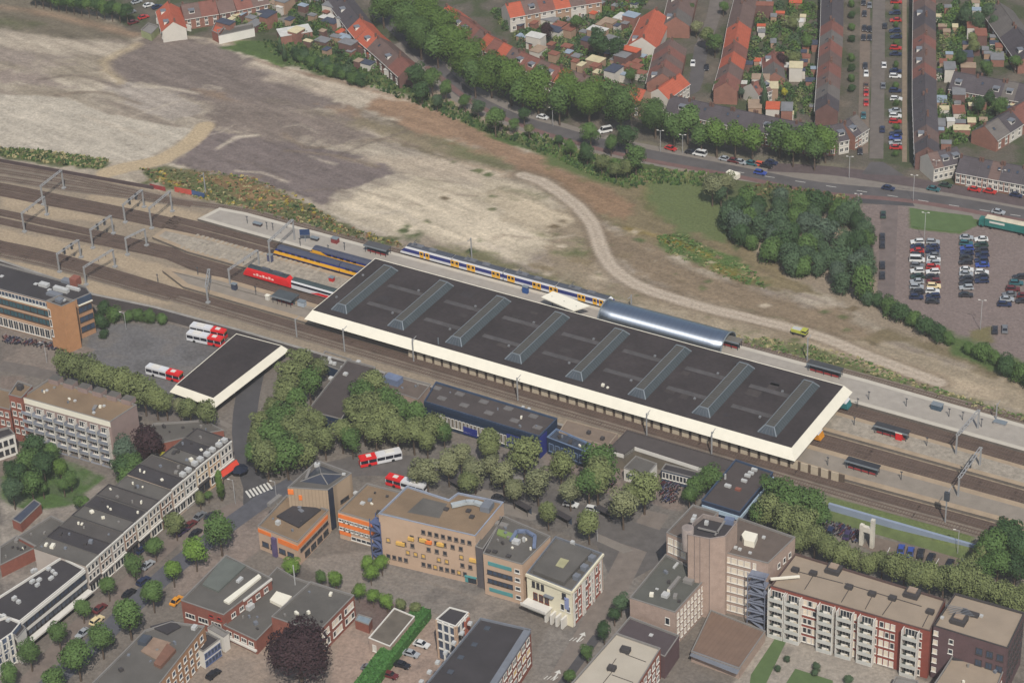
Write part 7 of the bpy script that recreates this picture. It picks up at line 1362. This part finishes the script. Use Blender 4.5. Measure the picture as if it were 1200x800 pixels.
# ---- buses
def bus(tail, head, lab, red_first=True, base=S):
    a, b_ = Vector(G(*tail, base+1.5)), Vector(G(*head, base+1.5)); c = (a+b_)/2; d = b_-a; t = empty('city_bus', (c.x, c.y, base+.03), math.atan2(d.y, d.x), lab, 'bus', 'red and white city buses'); L2 = 6.0; RED = TR
    def seg(x0, x1, m_, name):
        k = MB(); k.box(x0, -1.25, .35, x1, 1.25, 1.25, 0); k.box(x0, -1.22, 2.3, x1, 1.22, 2.75, 0); k.box(x0+.15, -1.15, 2.75, x1-.15, 1.15, 3.0, 0); k.build(name, m_, t)
    seg(-L2, 1.2, TW, 'rear_body'); seg(1.202, L2, RED, 'front_body')
    MB().box(-L2+.06, -1.2, 1.25, L2-.06, 1.2, 2.3).build('window_band', TGL, t)
    k = MB()
    for x in (-5.95, -3.6, -1.2, 1.2, 3.6, 5.9):
        for s in (-1, 1): k.box(x-.08, s*1.21-.03, 1.25, x+.08, s*1.21+.03, 2.3)
    k.build('pillars', TW, t); MB().box(-4, -.8, 3.0, -1.5, .8, 3.25).build('air_conditioner', FRW, t); MB().box(2.6, -.6, 3.0, 4.0, .6, 3.15).build('roof_hatch', FRW, t)
    MB().box(L2-.02, -1.1, 2.32, L2+.05, 1.1, 2.7).build('destination_display', mat('display_amber', (120, 100, 40)), t)
    wm_ = MB(); n = 10
    for i in range(n): a0, a1 = 2*math.pi*i/n, 2*math.pi*(i+1)/n; wm_.face([(.48*math.cos(a0), -.15, .48*math.sin(a0)), (.48*math.cos(a0), .15, .48*math.sin(a0)), (.48*math.cos(a1), .15, .48*math.sin(a1)), (.48*math.cos(a1), -.15, .48*math.sin(a1))])
    for s in (-1, 1): wm_.face([(.48*math.cos(2*math.pi*i/n), s*.15, .48*math.sin(2*math.pi*i/n)) for i in range(n)][::-s])
    wm_ = wm_.mesh('wheel', [TY_])
    for x in (-3.4, 3.4):
        for y in (-1.15, 1.15): inst('wheel', wm_, t, (x, y, .48))
bus((225, 383.5), (265, 392), 'red and white bus parked under the retaining wall, upper of two'); bus((221, 392.5), (261, 401), 'red and white bus parked under the retaining wall, lower of two'); bus((174, 432), (212, 442), 'red and white bus at the edge of the olive tree row')
bus((469, 531), (422, 541), 'red and white bus turning on the square, with its white rear to the right'); bus((498, 573), (455, 561), 'red and white bus behind the large beige office')
# ---- truck at right
t = empty('truck', (*G(1182, 266, 1.5), 0), math.atan2(G(1200, 272)[1]-G(1152, 262)[1], G(1200, 272)[0]-G(1152, 262)[0]), 'green box truck with a cream roof at the right edge of the car park', 'truck')
MB().box(-7.5, -1.25, 1.0, 8, 1.25, 3.6).build('cargo_box', mat('truck_green', (40, 106, 100), k=.9), t); MB().box(-7.5, -1.27, 3.6, 8, 1.27, 3.75).build('box_roof', mat('truck_cream', (200, 190, 168), k=.85), t); MB().box(-9.4, -1.2, .6, -7.7, 1.2, 2.9).build('cab', mat('truck_green', (0, 0, 0)), t); MB().box(-9.45, -1.1, 1.8, -8.6, 1.1, 2.7).build('windscreen', TGL, t); MB().box(-6, -1.28, 2.3, -1, -1.26, 3.0).build('lettering', WHT, t)
wm_ = CP['sharedcar'][1]
for x in (-8.6, -5.5, 4, 5.5):
    for y in (-1.1, 1.1): inst('wheel', wm_, t, (x, y, .5), 0, (1.5, 1.5, 1.5))
# ---- yellow excavator and trailer on the waste ground
t = empty('works_truck', (*G(937, 392), 0), math.atan2(G(945, 394)[1]-G(930, 390)[1], G(945, 394)[0]-G(930, 390)[0]), 'small yellow works truck with a pale flat bed beside the dirt track', 'truck'); YM = mat('machine_yellow', (176, 178, 74), k=.85)
MB().box(-2.4, -1.05, .7, 2.4, 1.05, 1.0).build('chassis', FRD, t); MB().box(-2.4, -1.05, 1.002, .7, 1.05, 1.9).build('load_bed', YM, t); MB().box(.8, -1.0, 1.002, 2.4, 1.0, 2.3).build('cab', YM, t); MB().box(1.0, -1.03, 1.6, 2.43, 1.03, 2.1).build('cab_window', TGL, t); MB().box(-2.2, -.8, 1.9, .5, .8, 2.0).build('bed_cover', UNT, t)
for x in (-1.6, 1.6):
    for y in (-.95, .95): inst('wheel', wm_, t, (x, y, .45), 0, (1.3, 1.3, 1.3))
t = empty('trailer', (*G(859, 209), 0), R(-10), 'small white trailer beside the road at the waste ground', 'trailer'); MB().box(-2.2, -1, .5, 2.2, 1, 2.2).build('box', WF, t)
for y in (-.9, .9): inst('wheel', wm_, t, (0, y, .35))
# ---- lamps
def lamp(p, h, lab, arms=2, base=0.0, al=1.6):
    a = G(*p, base); t = empty('street_lamp', (*a, base), .3, lab, 'street lamp', 'street lamps'); k = MB(); k.cyl(0, 0, 0, h, .1, .06, 6); k.build('pole', PG, t)
    for s in ((-1, 1)[:arms]): k = MB(); k.bar((0, 0, h-.1), (s*al, 0, h+.15), .1); k.build('arm', PG, t); MB().box(s*al-.32, -.13, h+.05, s*al+.32, .13, h+.2).build('lamp_head', FRW, t)
for x, y, h, l in ((1148.7, 386.5, 10.2, 'on the grassy island in the car park'), (1083, 282, 10, 'at the top of the left double row'), (1070, 236, 9.5, 'at the junction beside the white corner row'), (995, 209, 8, 'on the traffic island by the big lime tree'), (1096, 212, 7.5, 'before the white corner row'), (1173, 222, 7, 'before the dark row at right'), (1005, 250, 7, 'at the car park entrance'), (774, 178, 8, 'at the road bend'), (800, 180, 7, 'under the avenue left of the white van'), (648, 148, 7, 'at the bend between avenue trees')): lamp((x, y), h, 'tall grey street lamp '+l, al=.9)
for x, y, h, l in ((276, 590, 8, 'beside the dark parasol'), (325, 592, 8, 'between the zebra crossing and the school'), (55, 425, 7, 'in front of the left office'), (700, 634, 8, 'behind the cream corner building'), (1122, 650, 8, 'by the pale blue barrier'), (148, 386, 6, 'at the bush beside the bus parking')): lamp((x, y), h, 'grey street lamp '+l, 1, S, 1.2)
# ---- bicycles parked in masses
def bikes(P_, n, lab):
    k = MB(); rs2 = random.Random(n)
    for x, y in scatter(P_, n, .8, rs2):
        a = G(x, y, S); an = rs2.choice([.9, 1.0, 1.1]); d = Vector((math.cos(an), math.sin(an), 0)); c = Vector((a[0], a[1], S+.4)); m_ = rs2.randrange(4)
        k.bar(c-d*.5, c+d*.5+Vector((0, 0, .35)), .07, .07, m_); k.bar(c+d*.5+Vector((0, 0, .5))-Vector((d.y, -d.x, 0))*.25, c+d*.5+Vector((0, 0, .5))+Vector((d.y, -d.x, 0))*.25, .06, .06, m_); k.bar(c-d*.75-Vector((0, 0, .1)), c-d*.4-Vector((0, 0, .1)), .05, .6, 0); k.bar(c+d*.4-Vector((0, 0, .1)), c+d*.75-Vector((0, 0, .1)), .05, .6, 0)
    tag(k.build('parked_bicycles', [mat('bike_black', (40, 38, 44)), mat('bike_grey', (140, 140, 150)), mat('bike_blue', (60, 70, 120)), mat('bike_red', (130, 60, 60))]), lab, 'bicycles', kind='stuff')
bikes([(772, 566), (792, 560), (800, 566), (790, 590), (776, 590)], 130, 'mass of parked bicycles in front of the station hall'); bikes([(945, 606), (985, 615), (1010, 625), (1005, 636), (960, 622)], 170, 'mass of parked bicycles beside the wood'); bikes([(700, 560), (720, 565), (715, 575)], 30, 'small cluster of bicycles under the plane trees'); bikes([(5, 394), (75, 406), (78, 412), (5, 402)], 110, 'row of bicycles in front of the left office')
# ---- bus stop shelters on the square
for i, (x, y) in enumerate(((604, 567), (613, 600), (660, 612), (708, 606), (535, 573))):
    a = G(x, y, S); t = empty('bus_stop_shelter', (*a, S), R(-15), 'dark bus stop shelter on the station square, %s of five counted along the kerb' % ORD[i], 'bus shelter', 'bus shelters on the square'); MB().box(-2.6, -.9, 2.4, 2.6, .9, 2.55).build('roof', COPE if i == 0 else RFD, t); MB().box(-2.5, .75, .1, 2.5, .82, 2.35).build('glass_back', GLASSB, t); k = MB()
    for xx in (-2.4, 2.4): k.bar((xx, -.7, 0), (xx, -.7, 2.4), .1)
    k.build('posts', FRD, t); MB().box(-1.6, .3, .4, 1.6, .65, .5).build('bench', FRD, t)
# traffic islands on the square
for P_ in ([(560, 583), (600, 592), (640, 606), (620, 610), (570, 596)], [(700, 625), (735, 640), (742, 645), (730, 648), (700, 634)], [(520, 560), (560, 572), (600, 580), (590, 588), (540, 576)]):
    w_ = [G(x, y, S) for x, y in P_]; w_ = w_ if area(w_) > 0 else w_[::-1]; k = MB(); k.prism(w_, S, S+.14, 0, 1); structure('traffic_island', k, [COPE, PAVE])
# ---- air: the photograph is slightly veiled
k = MB(); k.box(-1700, -1700, -5, 1700, 1700, 400)
hz = k.build('haze', []) if 0 else k.build('haze', bpy.data.materials.new('haze_air')); tag(hz, kind='stuff')
hm = hz.data.materials[0]; hm.use_nodes = True; N = hm.node_tree.nodes; N.remove(N['Principled BSDF']); pv = N.new('ShaderNodeVolumePrincipled')
pv.inputs['Density'].default_value = 0.00009; pv.inputs['Color'].default_value = (.93, .94, .96, 1); pv.inputs['Anisotropy'].default_value = 0.0
hm.node_tree.links.new(pv.outputs[0], N['Material Output'].inputs['Volume'])
